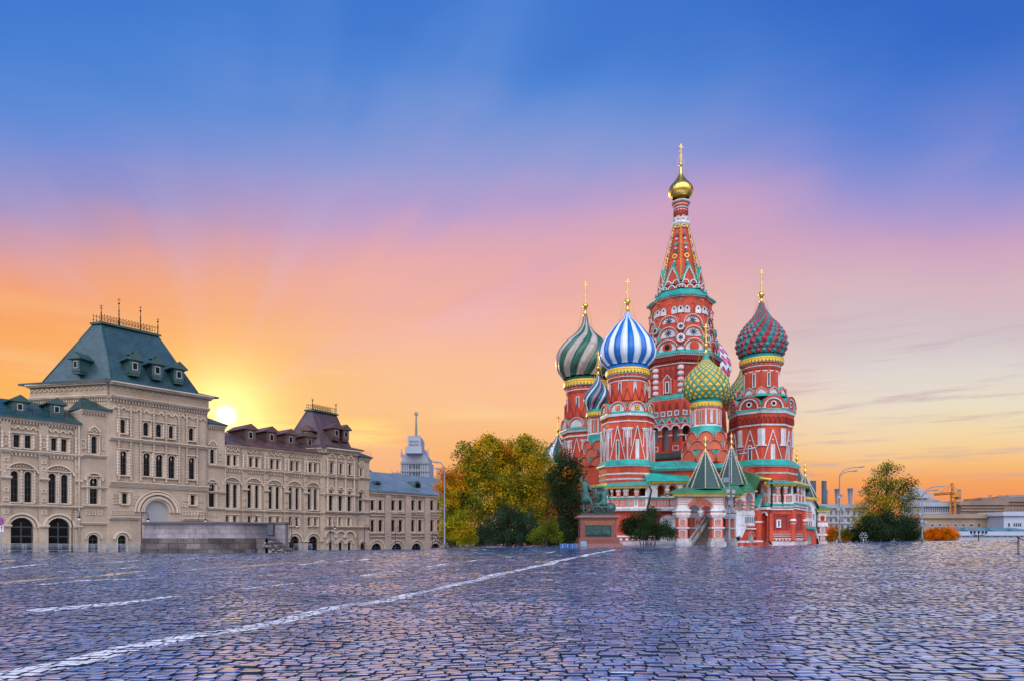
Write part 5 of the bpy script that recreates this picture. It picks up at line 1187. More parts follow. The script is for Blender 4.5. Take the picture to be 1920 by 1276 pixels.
# ================================================================== galleries, porches and stairs of the cathedral
R7 = lambda x, y: (1010 + x / 4.557, 760 + y / 4.557)
R8 = lambda x, y: (1240 + x / 5.316, 800 + y / 5.316)
GB = -2.5
PAT = mat('painted_plaster', (.74, .72, .72), .75, .08, 1)
def ornament(mb, fr, u, v, w, h, m1=SALM, m2=GREYM, d=0):
    """painted square panel with a little rosette"""
    mb.ring(fr, u - w / 2, u + w / 2, v - h / 2, v + h / 2, w * .14, d, d + .07, m1)
    mb.ring(fr, u - w * .27, u + w * .27, v - h * .27, v + h * .27, w * .07, d, d + .05, m1)
    for a in (0, PI / 2, PI / 4, -PI / 4): mb.strip(fr, (u - w * .14 * cos(a), v - h * .14 * sin(a)), (u + w * .14 * cos(a), v + h * .14 * sin(a)), w * .05, d, d + .03, m2)
def arcade(mb, fa, s0, s1, v0, v1, ops, off=0, m=WHT, deep=1.0, dark=DARKIN, columns=True):
    f = fa.fr(off); hs = [opening(a, b, c, d, 'a') for a, b, c, d in ops]
    mb.wall(f, [(s0, v0), (s0, v1), (s1, v1), (s1, v0)], hs, m, deep, m)
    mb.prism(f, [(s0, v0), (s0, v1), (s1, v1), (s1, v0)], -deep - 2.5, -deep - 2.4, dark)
    for a, b, c, d in ops:
        r = (b - a) / 2; mb.archband(f, (a + b) / 2, d - r, r + .01, r + .10, 0, .07, SALM, 10); mb.archband(f, (a + b) / 2, d - r, r + .14, r + .24, 0, .10, WHT, 10)
        if columns:
            for x in (a - .02, b + .02):
                pass
    ops = sorted(ops)
    for i in range(len(ops) - 1):
        x0, x1 = ops[i][1], ops[i + 1][0]; vb = ops[i][2]; vt = ops[i][3] - (ops[i][1] - ops[i][0]) / 2
        if x1 - x0 < 1.6:
            mb.rect(f, x0 - .04, x1 + .04, vb, vb + (vt - vb) * .85, 0, .10, SALM); mb.rect(f, x0 + .12, x1 - .12, vb + .12, vb + (vt - vb) * .78, .10, .13, WHT); mb.rect(f, x0 - .08, x1 + .08, vt - .2, vt, 0, .16, WHT)
            mb.rect(f, (x0 + x1) / 2 - .05, (x0 + x1) / 2 + .05, vb + .2, vb + (vt - vb) * .7, .13, .15, SALM)
def goldcornice(mb, fa, s0, s1, v, off, h=.3):
    f = fa.fr(off); mb.rect(f, s0, s1, v - h, v, -.3, .12, GPAINT); n = int((s1 - s0) / .3)
    for i in range(n): s = s0 + (s1 - s0) * (i + .5) / n; mb.prism(f, [(s - .13, v - h), (s + .13, v - h), (s, v - h - .16)], -.1, .1, GPAINT)
def slab(mb, pts, h, m):
    """sloping roof sheet with thickness from 4 (or 3) 3-D points"""
    k = len(pts); top = [Vector(p) for p in pts]; bot = [p - Vector((0, 0, h)) for p in top]
    mb.add(top + bot, [tuple(range(k)), tuple(reversed(range(k, 2 * k)))] + [(i, k + i, k + (i + 1) % k, (i + 1) % k) for i in range(k)], m)
# ---- terraces under the towers
mb = MB()
def blockpoly(pts, z0, z1, m):
    k = len(pts); mb.add([(x, y, z0) for x, y in pts] + [(x, y, z1) for x, y in pts], [tuple(range(k, 2 * k))] + [(i, (i + 1) % k, k + (i + 1) % k, k + i) for i in range(k)], m)
zt = P3(0, 873, 93).z
core = [fp(1200, 93.5), fp(1272, 91.5), fp(1385, 91.5), fp(1412, 97), fp(1460, 112), fp(1300, 128), fp(1150, 128), fp(1080, 116), fp(1150, 100)]
blockpoly(core, GB, zt, RED)
for (a, b) in ((core[0], core[1]), (core[1], core[2]), (core[8], core[0]), (core[7], core[8])):
    fa = Fac(a, b); z = zt; mb.rect(fa.fr(), 0, fa.L, z - .75, z - .5, 0, .3, WHT); mb.rect(fa.fr(), 0, fa.L, z - 2.2, z - 2.0, 0, .2, WHT)
    slab(mb, [fa.pos(-.3, z - .35, .9), fa.pos(fa.L + .3, z - .35, .9), fa.pos(fa.L + .3, z + .75, -1.6), fa.pos(-.3, z + .75, -1.6)], .2, TEAL)
mb.build('terrace', CATH)
# ---- gallery facade left of the porch
EAVES = {}
def gallery(A, B, ops, y_eave, y_top, roof_back, squares=(), lower=True, name='gallery', ytab=(911, 930, 949.5, 957)):
    """A,B ground points; everything in photo rows measured on the facade plane at px of its middle"""
    fa = Fac(A, B); pxm = CX + F * (A[0] + B[0]) / (A[1] + B[1]); V = lambda y: fa.uv(pxm, y)[1]; mb = MB()
    s0, s1 = 0, fa.L; ve = V(y_eave); va0, va1 = V(ytab[1]), V(ytab[0] - 1)
    arcade(mb, fa, s0, s1, va0 - .1, ve - .2, [(fa.uv(a, 920)[0], fa.uv(b, 920)[0], va0 + .05, V(t)) for a, b, t in ops])
    goldcornice(mb, fa, s0 - .2, s1 + .2, ve, .35)
    mb.rect(fa.fr(), s0, s1, va0 - .22, va0 - .1, -.8, .3, TEALP); mb.rect(fa.fr(), s0, s1, V(ytab[2]), va0 - .22, -1, .02, WHT)
    mb.rect(fa.fr(), s0, s1, V(ytab[2]) - .22, V(ytab[2]), -.8, .35, WHT); mb.rect(fa.fr(), s0, s1, V(ytab[2]) - .34, V(ytab[2]) - .22, -.8, .24, SALM)
    mb.rect(fa.fr(), s0, s1, V(ytab[2] + 3), V(ytab[2]) - .34, -.8, .16, WHT); mb.rect(fa.fr(), s0, s1, V(ytab[3]), V(ytab[2] + 3), -.8, .6, STONEW); 
    hsq = (va0 - .3 - V(ytab[2]))
    for sx in squares: ornament(mb, fa.fr(.02), fa.uv(sx, 940)[0], V(ytab[2]) + hsq * .5, hsq * .82, hsq * .82)
    for i in range(len(squares) - 1):
        s = (fa.uv(squares[i], 940)[0] + fa.uv(squares[i + 1], 940)[0]) / 2; mb.rect(fa.fr(.02), s - .06, s + .06, V(ytab[2]) + .15, va0 - .35, 0, .05, GREYM)
    mb.rect(fa.fr(), s0, s1, GB, V(ytab[3]), -1, 0, RED)
    mb.rect(fa.fr(), s0, s1, V(1003), V(1006), 0, .12, WHT); mb.rect(fa.fr(), s0, s1, GB, V(1014), 0, .25, STONEW)
    for i in range(int((s1 - s0) / .8)): mb.rect(fa.fr(), s0 + i * .8 + .1, s0 + i * .8 + .45, V(1012), V(1008), 0, .08, WHT)
    # roof
    d = roof_back; a, b = fa.pos(s0 - .3, ve + .02, .75), fa.pos(s1 + .3, ve + .02, .75); t = V(y_top) + (V(y_top) - H) * d / fa.A.y
    if roof_back > 2.7: EAVES[A] = (a, b, t)
    else: slab(mb, [a, b, fa.pos(s1 + .1, t, -d), fa.pos(s0 - .1, t, -d)], .16, TEAL)
    mb.build(name, CATH); return fa, V
gallery(fp(1086, 97), fp(1137, 89.5), [(1093, 1100, 913), (1106, 1113, 913), (1118, 1125, 912)], 909.5, 901, 3.4, (1094, 1104, 1114, 1124))
gallery(fp(1137, 89.5), fp(1214, 88), [(1128 + 12, 1146, 915), (1148.5, 1156, 914), (1163, 1169, 914), (1177.5, 1190, 913), (1197, 1210, 913)], 909, 901, 4.5, (1147, 1156, 1166, 1182, 1203))
fa, V = gallery(fp(1214, 90.5), fp(1290, 90.5), [(1233, 1248, 908), (1254, 1270, 908), (1281, 1288, 909)], 900, 881, 2.6, (1224, 1237.5, 1250, 1261))
mb = MB(); (a, b, t1), (c, d, t2) = EAVES.values(); b.z = c.z; m_ = (b + c) / 2; a.z = b.z
q0, q1, q2 = P3(1108, 897, 104), P3(1146, 898, 95.5), P3(1216, 898, 92.5); q1.z = q0.z = q2.z
slab(mb, [a, m_, q1, q0], .16, TEAL); slab(mb, [m_, d, q2, q1], .16, TEAL); mb.build('roof', CATH)
# blind white niche with an old notice beside the porch
mb = MB(); f = fa.fr(.05); a, b = fa.uv(1234, 980)[0], fa.uv(1270, 980)[0]; ol = opening(a, b, V(1018), V(963), 'A'); mb.prism(f, ol, 0, .05, PAT); r = (b - a) / 2; mb.archband(f, (a + b) / 2, V(963) - r, r, r + .35, 0, .22, DRED, 14)
for i in range(7): mb.rect(f, a + .7 + (i % 3) * .1, b - .6 - (i % 2) * .3, V(972) - i * .26, V(972) - i * .26 + .07, .05, .06, GREYM)
mb.build('wall_niche', CATH)
# rain pipe at the step of the gallery
mb = MB(); q = P3(1214, 906, 88.0); p0 = fp(1214, 87.6); zz = lambda y: P3(0, y, 87.6).z; mb.tube([(p0[0], p0[1], zz(905)), (p0[0] + .5, p0[1], zz(918)), (p0[0] + .2, p0[1], zz(940)), (p0[0] - .2, p0[1], zz(960)), (p0[0] - .2, p0[1], 0)], .12, IRON, 6); mb.build('rain_pipe', CATH)
# ---- round the red tower: lower gallery on the right
A0, A1, A2, A3 = fp(1418, 92), fp(1440, 86.5), fp(1487, 86.5), fp(1510, 92)
def right_gallery(A, B, ops, squares, panelx=None, colx=()):
    fa = Fac(A, B); pxm = CX + F * (A[0] + B[0]) / (A[1] + B[1]); V = lambda y: fa.uv(pxm, y)[1]; mb = MB(); s0, s1 = 0, fa.L
    ve = V(904.5); va0 = V(925.5)
    arcade(mb, fa, s0, s1, va0 - .1, ve - .2, [(fa.uv(a, 920)[0], fa.uv(b, 920)[0], va0 + .05, V(t)) for a, b, t in ops]); goldcornice(mb, fa, s0 - .2, s1 + .2, ve, .35)
    mb.rect(fa.fr(), s0, s1, V(941), va0 - .1, -.8, .02, WHT)
    h = va0 - V(941)
    for sx in squares: ornament(mb, fa.fr(.02), fa.uv(sx, 934)[0], V(941) + h * .47, h * .7, h * .74)
    mb.rect(fa.fr(), s0 - .1, s1 + .1, V(946), V(943.5), -.8, .45, TEALP); mb.rect(fa.fr(), s0, s1, V(943.5), V(941), -.8, .25, WHT)
    mb.rect(fa.fr(), s0, s1, V(950.5), V(946), -.8, .22, WHT); mb.rect(fa.fr(), s0, s1, V(952.5), V(950.5), -.8, .14, DRED); mb.rect(fa.fr(), s0, s1, V(955), V(952.5), -.8, .2, WHT)
    mb.rect(fa.fr(), s0, s1, GB, V(955), -1, 0, RED)
    for y in (999.5, 1003.5, 1008): mb.rect(fa.fr(), s0, s1, V(y + 1.0), V(y), 0, .16, WHT)
    n = int((s1 - s0) / .42)
    for i in range(n): mb.rect(fa.fr(), s0 + i * .42 + .08, s0 + i * .42 + .28, V(1012), V(1009), 0, .12, WHT)
    mb.rect(fa.fr(), s0 - .05, s1 + .05, GB, V(1014), 0, .30, STONEW)
    if panelx:
        a, b = fa.uv(panelx[0], 980)[0], fa.uv(panelx[1], 980)[0]
        mb.ring(fa.fr(), a, b, V(998), V(959), .28, 0, .16, RED); mb.ring(fa.fr(), a + .5, b - .5, V(994), V(964), .14, 0, .12, DRED); mb.rect(fa.fr(), a + .64, b - .64, V(993), V(965), 0, .03, DRED)
    for cx_ in colx:
        s = fa.uv(cx_, 980)[0]; p = fa.pos(s, 0, .1); mb.lathe(p.x, p.y, [(V(1012), .30), (V(980), .30), (V(979), .45), (V(976.5), .52), (V(974), .30), (V(956), .30)], 10, 0, RED); mb.ball((p.x, p.y, V(976.8)), .46, WHT, 10, 7)
    mb.build('gallery', CATH); return fa, V
def rroof(fa, V, d, y_top=893.5, s0=-.3, s1=.3):
    mb = MB(); ve = V(904.5); t = V(y_top) + .6; slab(mb, [fa.pos(s0, ve, .8), fa.pos(fa.L + s1, ve, .8), fa.pos(fa.L - 1.2, t, -d), fa.pos(1.2, t, -d)], .16, TEAL); mb.build('roof', CATH)
fa1, V1 = right_gallery(A0, A1, [(1418.5, 1424, 910), (1428, 1437, 906.5)], (1424, 1431, 1437), None)
fa2, V2 = right_gallery(A1, A2, [(1448, 1454.5, 908), (1462, 1469, 908), (1476, 1483.5, 908)], (1450, 1465, 1479), (1444, 1484), (1486,))
fa3, V3 = right_gallery(A2, A3, [(1489.5, 1493, 909), (1496, 1500, 909), (1502.5, 1505.5, 910)], (1493, 1499, 1505), (1490, 1503), (1505,))
mb = MB(); ctr = Vector(fp(1427.5, 102)); ze = V2(904.5); zr_ = V2(895); ev = []; rg = []
for q in (A0, A1, A2, A3, fp(1508, 104)):
    q = Vector(q); dv = (q - ctr).normalized(); e = q + dv * .95; r_ = q - dv * 3.4; ev.append(Vector((e.x, e.y, ze))); rg.append(Vector((r_.x, r_.y, zr_)))
for i in range(4): slab(mb, [ev[i], ev[i + 1], rg[i + 1], rg[i]], .16, TEAL)
mb.build('roof', CATH)

mb = MB(); k = MB(); blk = [fp(1421, 94), fp(1442, 88), fp(1485, 88), fp(1505, 93), fp(1503, 104), fp(1420, 104)]; mb_ = mb; mb = MB(); blockpoly(blk, GB, V2(946), RED); mb.build('terrace', CATH)
mb = MB(); f = fa2.fr(.16); a = fa2.uv(1457, 980)[0]; mb.rect(f, a - .14, a + .42, V2(988), V2(973), -.1, .06, WHT); mb.rect(f, a + .06, a + .22, V2(986), V2(975), .06, .08, GLS); mb.build('slit_window', CATH)
mb = MB(); x, y = fp(1447, 85.9); x2, y2 = fp(1441, 85.9); Z = lambda q: P3(0, q, 85.9).z
mb.tube([(x, y, Z(897)), (x, y, Z(906)), (x, y, Z(946)), (x2, y2, Z(958)), (x2, y2, Z(1012)), (x2 + .35, y2 - .2, Z(1020))], .12, IRON, 6); mb.build('rain_pipe', CATH)
# arched passage with a fat column, left end of this gallery
mb = MB(); faP = Fac(fp(1416, 87.5), fp(1441, 85.6)); Vp = lambda y: faP.uv(1428, y)[1]
a, b = faP.uv(1428.5, 980)[0], faP.uv(1438, 980)[0]; mb.wall(faP.fr(), [(0, GB), (0, Vp(955)), (faP.L, Vp(955)), (faP.L, GB)], [opening(a, b, Vp(1016), Vp(960), 'a')], RED, 1.2, RED)
mb.prism(faP.fr(), opening(a, b, Vp(1016), Vp(960), 'a'), -1.3, -1.2, DARKIN); r = (b - a) / 2; mb.archband(faP.fr(), (a + b) / 2, Vp(960) - r, r, r + .14, 0, .16, WHT, 10)
for px in (1424,): p = faP.pos(faP.uv(px, 980)[0], 0, .2); mb.lathe(p.x, p.y, [(Vp(1021), .75), (Vp(1015), .7), (Vp(1012), .5), (Vp(980), .5), (Vp(979), .62), (Vp(976), .62), (Vp(975), .5), (Vp(956), .5)], 12, 0, lambda i, j: WHT if j in (1, 4) else RED)
mb.rect(faP.fr(), 0, faP.L, Vp(955), Vp(950), -.5, .3, WHT); mb.build('passage', CATH)
# ---- main porch with two shingled tents
PD = 80.0; faF = Fac(fp(1268.5, PD), fp(1358, PD)); faR = Fac(fp(1358, PD), fp(1381, 85.5)); VF = lambda y: faF.uv(1310, y)[1]
def tent(px, d, yap, yb, hw, parent, label=None, n=8, sides=None):
    T = Tower(px, d, 'tent'); mb = MB(); Z = lambda y: H + (HY - y) / F * T.d
    T.z = lambda y, w=0: Z(y); T.oct(mb, [(yap, 1.2), (yb, hw)], DKG); T.oct(mb, [(yb, hw + 1), (yb + 1.6, hw + 3)], GRNR)
    for k in range(8):
        a = T.a0 + k * PI / 4; p0 = Vector((T.cx + T.r(1.3) * cos(a), T.cy + T.r(1.3) * sin(a), Z(yap))); p1 = Vector((T.cx + T.r(hw + .4) * cos(a), T.cy + T.r(hw + .4) * sin(a), Z(yb))); m_ = 22
        mb.tube([p0, p1], .05, WHT, 4)
        for i in range(m_): q = p0.lerp(p1, (i + .5) / m_); mb.box((q.x + .07 * cos(a), q.y + .07 * sin(a), q.z), (.09, .09, .12), GPAINT if i % 2 else DWHT, a)
    o = mb.build('tent_roof', parent)
    if label: o['label'] = label
    mb = MB(); r = T.r(3.4); z = Z(yap); mb.lathe(T.cx, T.cy, [(z - .25, r * 1.1), (z + .1, r * .5), (z + .35, r * .4), (z + .5, r * .75), (z + .72, r * .75), (z + .9, r * .35), (z + 1.15, r * .3), (z + 1.3, r * .5), (z + 1.45, r * .2), (z + 2.1, .03)], 10, 0, GOLD, True)
    for k in (-1, 1): mb.tube([(T.cx, T.cy, z + 1.2), (T.cx + k * .22, T.cy, z + 1.45), (T.cx, T.cy, z + 1.75)], .035, GOLD, 5)
    mb.build('finial', o)
porch = thing('porch_dummy', 'x y z w', 'porch'); bpy.data.objects.remove(porch)
mb = MB()
def big_pillar(fa, s, w, y0, ytop, off=0):
    V = lambda y: fa.uv(CX + F * fa.A.x / fa.A.y, y)[1]; f = fa.fr(off); g = [(1024, 1014, .28, STONEW), (1014, 1008, .12, STONEW), (1008, 990, 0, SALM), (990, 987, .14, WHT), (987, 969, 0, SALM), (969, 966.5, .12, WHT), (966.5, 964, .2, WHT), (964, 960, .28, WHT), (960, 957.5, .2, SALM), (957.5, 954, .3, WHT), (954, 948, .12, WHT), (948, ytop, 0, WHT)]
    for ya, yb, e, m in g: mb.rect(f, s - w / 2 - e, s + w / 2 + e, V(ya) if ya < 1024 else GB, V(yb), -w - e, e, m)
    for ya, yb in ((1008, 990), (987, 969)):
        va, vb = V(ya), V(yb); mb.rect(f, s - w * .36, s + w * .36, va + .08, vb - .08, 0, .05, WHT); ornament(mb, shift(f, .05), s, (va + vb) / 2, w * .5, (vb - va) * .62, SALM, GREYM)
        fs = fa.pos(s + w / 2, 0, off); fr2 = ((fs.x, fs.y, 0), (-fa.n.x, -fa.n.y), (fa.u.x, fa.u.y)); mb.rect(fr2, w * .14, w * .86, va + .08, vb - .08, 0, .05, WHT)
    for yy in (944, 940, 936): mb.rect(f, s - w / 2 - .02, s + w / 2 + .02, V(yy + .5), V(yy - .4), 0, .05, SALM)
W_ = faF.L; big_pillar(faF, W_ * .13, 1.15, 0, 928); big_pillar(faF, W_ * .865, 1.25, 0, 928)
# front double arch with hanging pendant
a0, a1 = W_ * .13 + .62, W_ * .865 - .66; mid = (a0 + a1) / 2 + .1; vt, vb = VF(930), VF(957)
r1, r2 = (mid - a0) / 2, (a1 - mid) / 2
ol = [(a0, vb)] + arch(a0 + r1, vb, r1, 10) + arch(mid + r2, vb, r2, 10) + [(a1, vb)]
mb.prism(faF.fr(-.1), [(a0 - .1, vb), (a0 - .1, vt), (a1 + .1, vt), (a1 + .1, vb)] + arch(mid + r2, vb, r2 - .03, 10, a0=0, a1=PI) + arch(a0 + r1, vb, r1 - .03, 10, a0=0, a1=PI), -.5, 0, WHT, WHT, True)
for c, r in ((a0 + r1, r1), (mid + r2, r2)):
    for q, (ri, ro) in enumerate(((.0, .11), (.21, .29))):
        lim = math.acos(min(1, r / (r + ro))); sgn = c < mid; Ao = arch(c, vb, r + ro, 12, a0=PI if sgn else PI - lim, a1=lim if sgn else 0); Ai = arch(c, vb, r + ri, 12, a0=PI if sgn else PI - lim, a1=lim if sgn else 0)
        for i in range(12): mb.prism(faF.fr(), [Ao[i], Ao[i + 1], Ai[i + 1], Ai[i]], -.1, .08 + q * .02, SALM)
c = (a0 + a1) / 2; R = (a1 - a0) / 2 + .12
for dr_, w_ in ((0, .13), (.26, .10), (.44, .08)):
    hh = VF(933.2) - VF(952); Ao = arch(c, VF(952), R - dr_, 18, hh - dr_); Ai = arch(c, VF(952), R - dr_ - w_, 18, hh - dr_ - w_)
    for i in range(18):
        if dr_ == 0 or 4 <= i < 14: mb.prism(faF.fr(), [Ao[i], Ao[i + 1], Ai[i + 1], Ai[i]], -.05, .13, SALM)
mb.rect(faF.fr(), c - .25, c + .25, vb + 1.05, vb + 1.4, 0, .06, SALM)
p = faF.pos(mid, 0, -.3); mb.lathe(p.x, p.y, [(VF(967), .03), (VF(966), .16), (VF(964), .1), (VF(962), .24), (VF(958), .36), (VF(956), .36)], 10, 0, WHT)
mb.rect(faF.fr(), 0, W_, VF(930), VF(926.5), -1.2, .18, WHT); mb.rect(faF.fr(), W_ * .02, W_ * .98, VF(932), VF(930), -1, .08, SALM)
goldcornice(mb, faF, -.6, W_ + .3, VF(924.5), .55, .22)
# right side of the porch
big_pillar(faR, faR.L - .55, 1.1, 0, 928); V_ = lambda y: faR.uv(1370, y)[1]
c = faR.L * .45; mb.wall(faR.fr(-.2), [(.4, V_(955)), (.4, V_(927)), (faR.L, V_(927)), (faR.L, V_(955))], [], WHT, .5) if False else None
r = faR.L / 2 - .9; mb.prism(faR.fr(-.1), [(.5, V_(954)), (.5, V_(927)), (faR.L - .3, V_(927)), (faR.L - .3, V_(954))] + arch(.75 + r, V_(954), r, 10, a0=0, a1=PI), -.4, 0, WHT, WHT, True)
for q, (ri, ro) in enumerate(((.0, .12), (.24, .34))): mb.archband(faR.fr(-.1), .75 + r, V_(954), r + ri, r + ro, 0, .08, SALM, 10)
mb.rect(faR.fr(), 0, faR.L, V_(930), V_(926.5), -.8, .18, WHT); goldcornice(mb, faR, -.3, faR.L + .4, V_(924.5), .5, .22)
# inner pillars
faB = Fac(fp(1290, 84.5), fp(1385, 87)); big_pillar(faB, 1.4, 1.0, 0, 928); 

mb.build('porch', CATH)['label'] = 'white and pink front porch with a double arch and hanging stone'
# porch roof: broken green sheet around the tents
mb = MB(); ze = VF(923.5)
E0, E1, E2 = faF.pos(-.8, ze, .9), faF.pos(W_ + .8, ze, .9), faR.pos(faR.L + .8, faR.uv(1375, 923.5)[1], .9)
zr = P3(0, 912, 83).z; r0, r1_, r2_ = P3(1286, 912, 83.2), P3(1360, 912, 83.2), P3(1385, 908, 87); 
bk0 = P3(1270, 915, 87.5)
slab(mb, [E0, E1, r1_, r0], .14, GRNR); slab(mb, [E1, E2, r2_, r1_], .14, GRNR); slab(mb, [E0, r0, bk0, faF.pos(-.8, ze, -6.5)], .14, GRNR); slab(mb, [r0, r1_, r2_, bk0], .14, GRNR)
mb.build('roof', CATH)
tent(1322.5, 83.0, 844, 915.5, 34.5, CATH, 'dark shingled tent roof over the front porch'); tent(1371.5, 88.5, 838, 908, 27, CATH, 'dark shingled tent roof behind the front porch')
# stairs inside the porch
mb = MB(); n = 20; q0, q1 = Vector(fp(1322, 81.5)), Vector(fp(1368, 90.5)); z0, z1 = .1, P3(0, 956, 90).z; u = (q1 - q0).normalized(); w = Vector((-u.y, u.x))
for i in range(n):
    c = q0.lerp(q1, (i + .5) / n); zt_ = z0 + (z1 - z0) * (i + 1) / n; mb.box((c.x + w.x * .0, c.y, zt_ / 2 - .5), ((q1 - q0).length / n + .01, 3.0, zt_ + 1), mat('worn_step_stone', (.20, .16, .15), .8, .2, 2), math.atan2(u.y, u.x))
c0 = q0 + w * 1.55; c1 = q1 + w * 1.55
mb.tube([(c0.x, c0.y, z0 + 1.0), (c1.x, c1.y, z1 + 1.0)], .09, GREYM, 6)
fw = Fac(tuple(q0 + w * 1.7), tuple(q1 + w * 1.7)); mb.prism(fw.fr(), [(0, 0), (0, 1.2), (fw.L, z1 + 1.2), (fw.L, 0)], -.2, 0, PAT)
mb.build('staircase', CATH)
# covered stair rising to the right of the porch
faS = Fac(fp(1379, 84.5), fp(1422, 87.3)); VS = lambda px, y: faS.uv(px, y); mb = MB(); f = faS.fr()
def poly(lst, d0, d1, m, side=None, conv=R8): mb.prism(f, [faS.uv(*conv(x, y)) for x, y in lst], d0, d1, m, side)
# arched upper walls, stepped
def sarch(x0, x1, y0, y1): a = faS.uv(*R8(x0, y0)); b = faS.uv(*R8(x1, y1)); return opening(a[0], b[0], b[1], a[1], 'a')
ol = [faS.uv(*R8(x, y)) for x, y in ((737, 840), (737, 715), (820, 655), (935, 655), (935, 780), (840, 835))]
def poly2(lst): return [faS.uv(*R8(x, y)) for x, y in lst]
outer = poly2([(735, 842), (735, 700), (835, 645), (932, 645), (932, 842)])
mb.wall(f, outer, [sarch(748, 812, 722, 836), sarch(845, 903, 668, 836)], WHT, 1.1, WHT)
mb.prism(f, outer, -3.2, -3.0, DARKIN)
for x0, x1, y0 in ((748, 812, 722), (845, 903, 668)):
    a = faS.uv(*R8(x0, y0)); b = faS.uv(*R8(x1, y0)); r = (b[0] - a[0]) / 2; mb.archband(f, (a[0] + b[0]) / 2, a[1] - r, r, r + .12, 0, .08, SALM, 10)
for x0, x1, ya in ((735, 748, 735), (812, 845, 735), (903, 932, 735)):
    for k_ in range(3): a = faS.uv(*R8(x0, ya + k_ * 35)); b = faS.uv(*R8(x1, ya + 16 + k_ * 35)); mb.rect(f, a[0] - .02, b[0] + .02, b[1], a[1], -.3, .12, SALM)
goldc = [faS.uv(*R8(x, y)) for x, y in ((745, 690), (832, 632), (925, 632), (925, 645), (835, 646), (750, 702))]; mb.prism(f, goldc, -.3, .5, GPAINT)
# balustraded parapet, white slopes and red base with a small arch
poly([(735, 982), (735, 845), (940, 842), (940, 985), (822, 985), (765, 1085), (737, 1095)], -.8, .1, WHT)
for i in range(6): a = faS.uv(*R8(828 + i * 17, 890)); b = faS.uv(*R8(838 + i * 17, 955)); mb.prism(f, opening(a[0], b[0], b[1], a[1], 'a'), .1, .13, GREYM)
for y in (868, 968): a = faS.uv(*R8(760, y)); b = faS.uv(*R8(940, y + 8)); mb.rect(f, a[0], b[0], b[1], a[1], .1, .18, WHT)
a = faS.uv(*R8(822, 1005)); b = faS.uv(*R8(938, 1018)); mb.rect(f, a[0], b[0], b[1], a[1], -.2, .32, WHT)
lo = poly2([(762, 1200), (780, 1085), (822, 990), (940, 985), (940, 1200)])
mb.wall(shift(f, .05), lo, [sarch(855, 912, 1045, 1152)], RED, .8, WHT); a = faS.uv(*R8(855, 1045)); b = faS.uv(*R8(912, 1045)); r = (b[0] - a[0]) / 2; mb.archband(shift(f, .05), (a[0] + b[0]) / 2, a[1] - r, r, r + .18, 0, .2, SALM, 10); mb.prism(f, sarch(855, 912, 1045, 1152), -.9, -.75, GREYM)
for x0, x1 in ((822, 855), (912, 940), (770, 812)): a = faS.uv(*R8(x0, 1130)); b = faS.uv(*R8(x1, 1150)); mb.rect(f, a[0], b[0], b[1], a[1], -.2, .3, WHT); c_ = faS.uv(*R8(x1, 1190)); mb.rect(f, a[0], b[0], c_[1], b[1], -.2, .25, RED)
# slanting white edge running up to the gallery
poly([(760, 1060), (750, 985), (985, 665), (1000, 668), (960, 760), (945, 840), (820, 985), (785, 1060)], -.3, .14, WHT) if False else None
for p_, q_ in (((935, 880), (990, 690)), ((776, 1090), (826, 985))): mb.strip(f, faS.uv(*R8(*p_)), faS.uv(*R8(*q_)), .5, -.2, .22, WHT)
poly([(925, 785), (960, 670), (985, 672), (945, 790)], -.1, .3, TEALP)
mb.build('covered_stair', CATH)['label'] = 'white arched covered stair climbing right of the porch'
# big green roof over the stair, climbing to the red tower
mb = MB(); G8 = lambda x, y, d: P3(*R8(x, y), d)
slab(mb, [G8(620, 640, 83.5), G8(745, 695, 83.8), G8(835, 632, 84.6), G8(800, 545, 89), G8(640, 560, 89)], .16, GRNR)
slab(mb, [G8(835, 632, 84.6), G8(932, 634, 85.6), G8(985, 508, 86.5), G8(810, 425, 93), G8(795, 545, 89)], .16, GRNR)
slab(mb, [G8(985, 508, 86.5), G8(1100, 520, 85.8), G8(1075, 508, 88), G8(900, 452, 95), G8(810, 425, 93)], .16, GRNR)
goldS = [G8(978, 505, 86.2), G8(1098, 518, 85.5)]; mb.tube(goldS, .13, GPAINT, 5)
mb.build('roof', CATH)
# upper arcade piece between the stair and the lower gallery
mb = MB(); faU = Fac(fp(1416, 89.5), fp(1441, 86)); f = faU.fr(); U = lambda x, y: faU.uv(*R8(x, y))
a_, b_ = U(935, 700), U(1085, 700); mb.wall(f, [(0, U(1000, 790)[1]), (0, U(990, 520)[1]), (faU.L, U(1080, 525)[1]), (faU.L, U(1000, 790)[1])], [opening(U(945, 0)[0], U(968, 0)[0], U(950, 670)[1], U(950, 570)[1], 'a'), opening(U(1000, 0)[0], U(1030, 0)[0], U(1015, 655)[1], U(1015, 540)[1], 'a')], WHT, .8, WHT)
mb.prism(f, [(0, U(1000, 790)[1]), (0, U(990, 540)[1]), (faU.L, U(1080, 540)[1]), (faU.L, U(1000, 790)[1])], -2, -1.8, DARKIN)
for x in (985, 1055): a, b = U(x - 14, 590), U(x + 14, 606); mb.rect(f, a[0], b[0], b[1], a[1], 0, .15, SALM); a, b = U(x - 14, 622), U(x + 14, 640); mb.rect(f, a[0], b[0], b[1], a[1], 0, .15, SALM)
for x in range(995, 1065, 16): a, b = U(x, 690), U(x + 8, 745); mb.rect(f, a[0], b[0], b[1], a[1], 0, .04, SALM)
mb.rect(f, 0, faU.L, U(1000, 790)[1], U(1000, 765)[1], -.2, .35, TEALP)
mb.build('stair_landing', CATH)
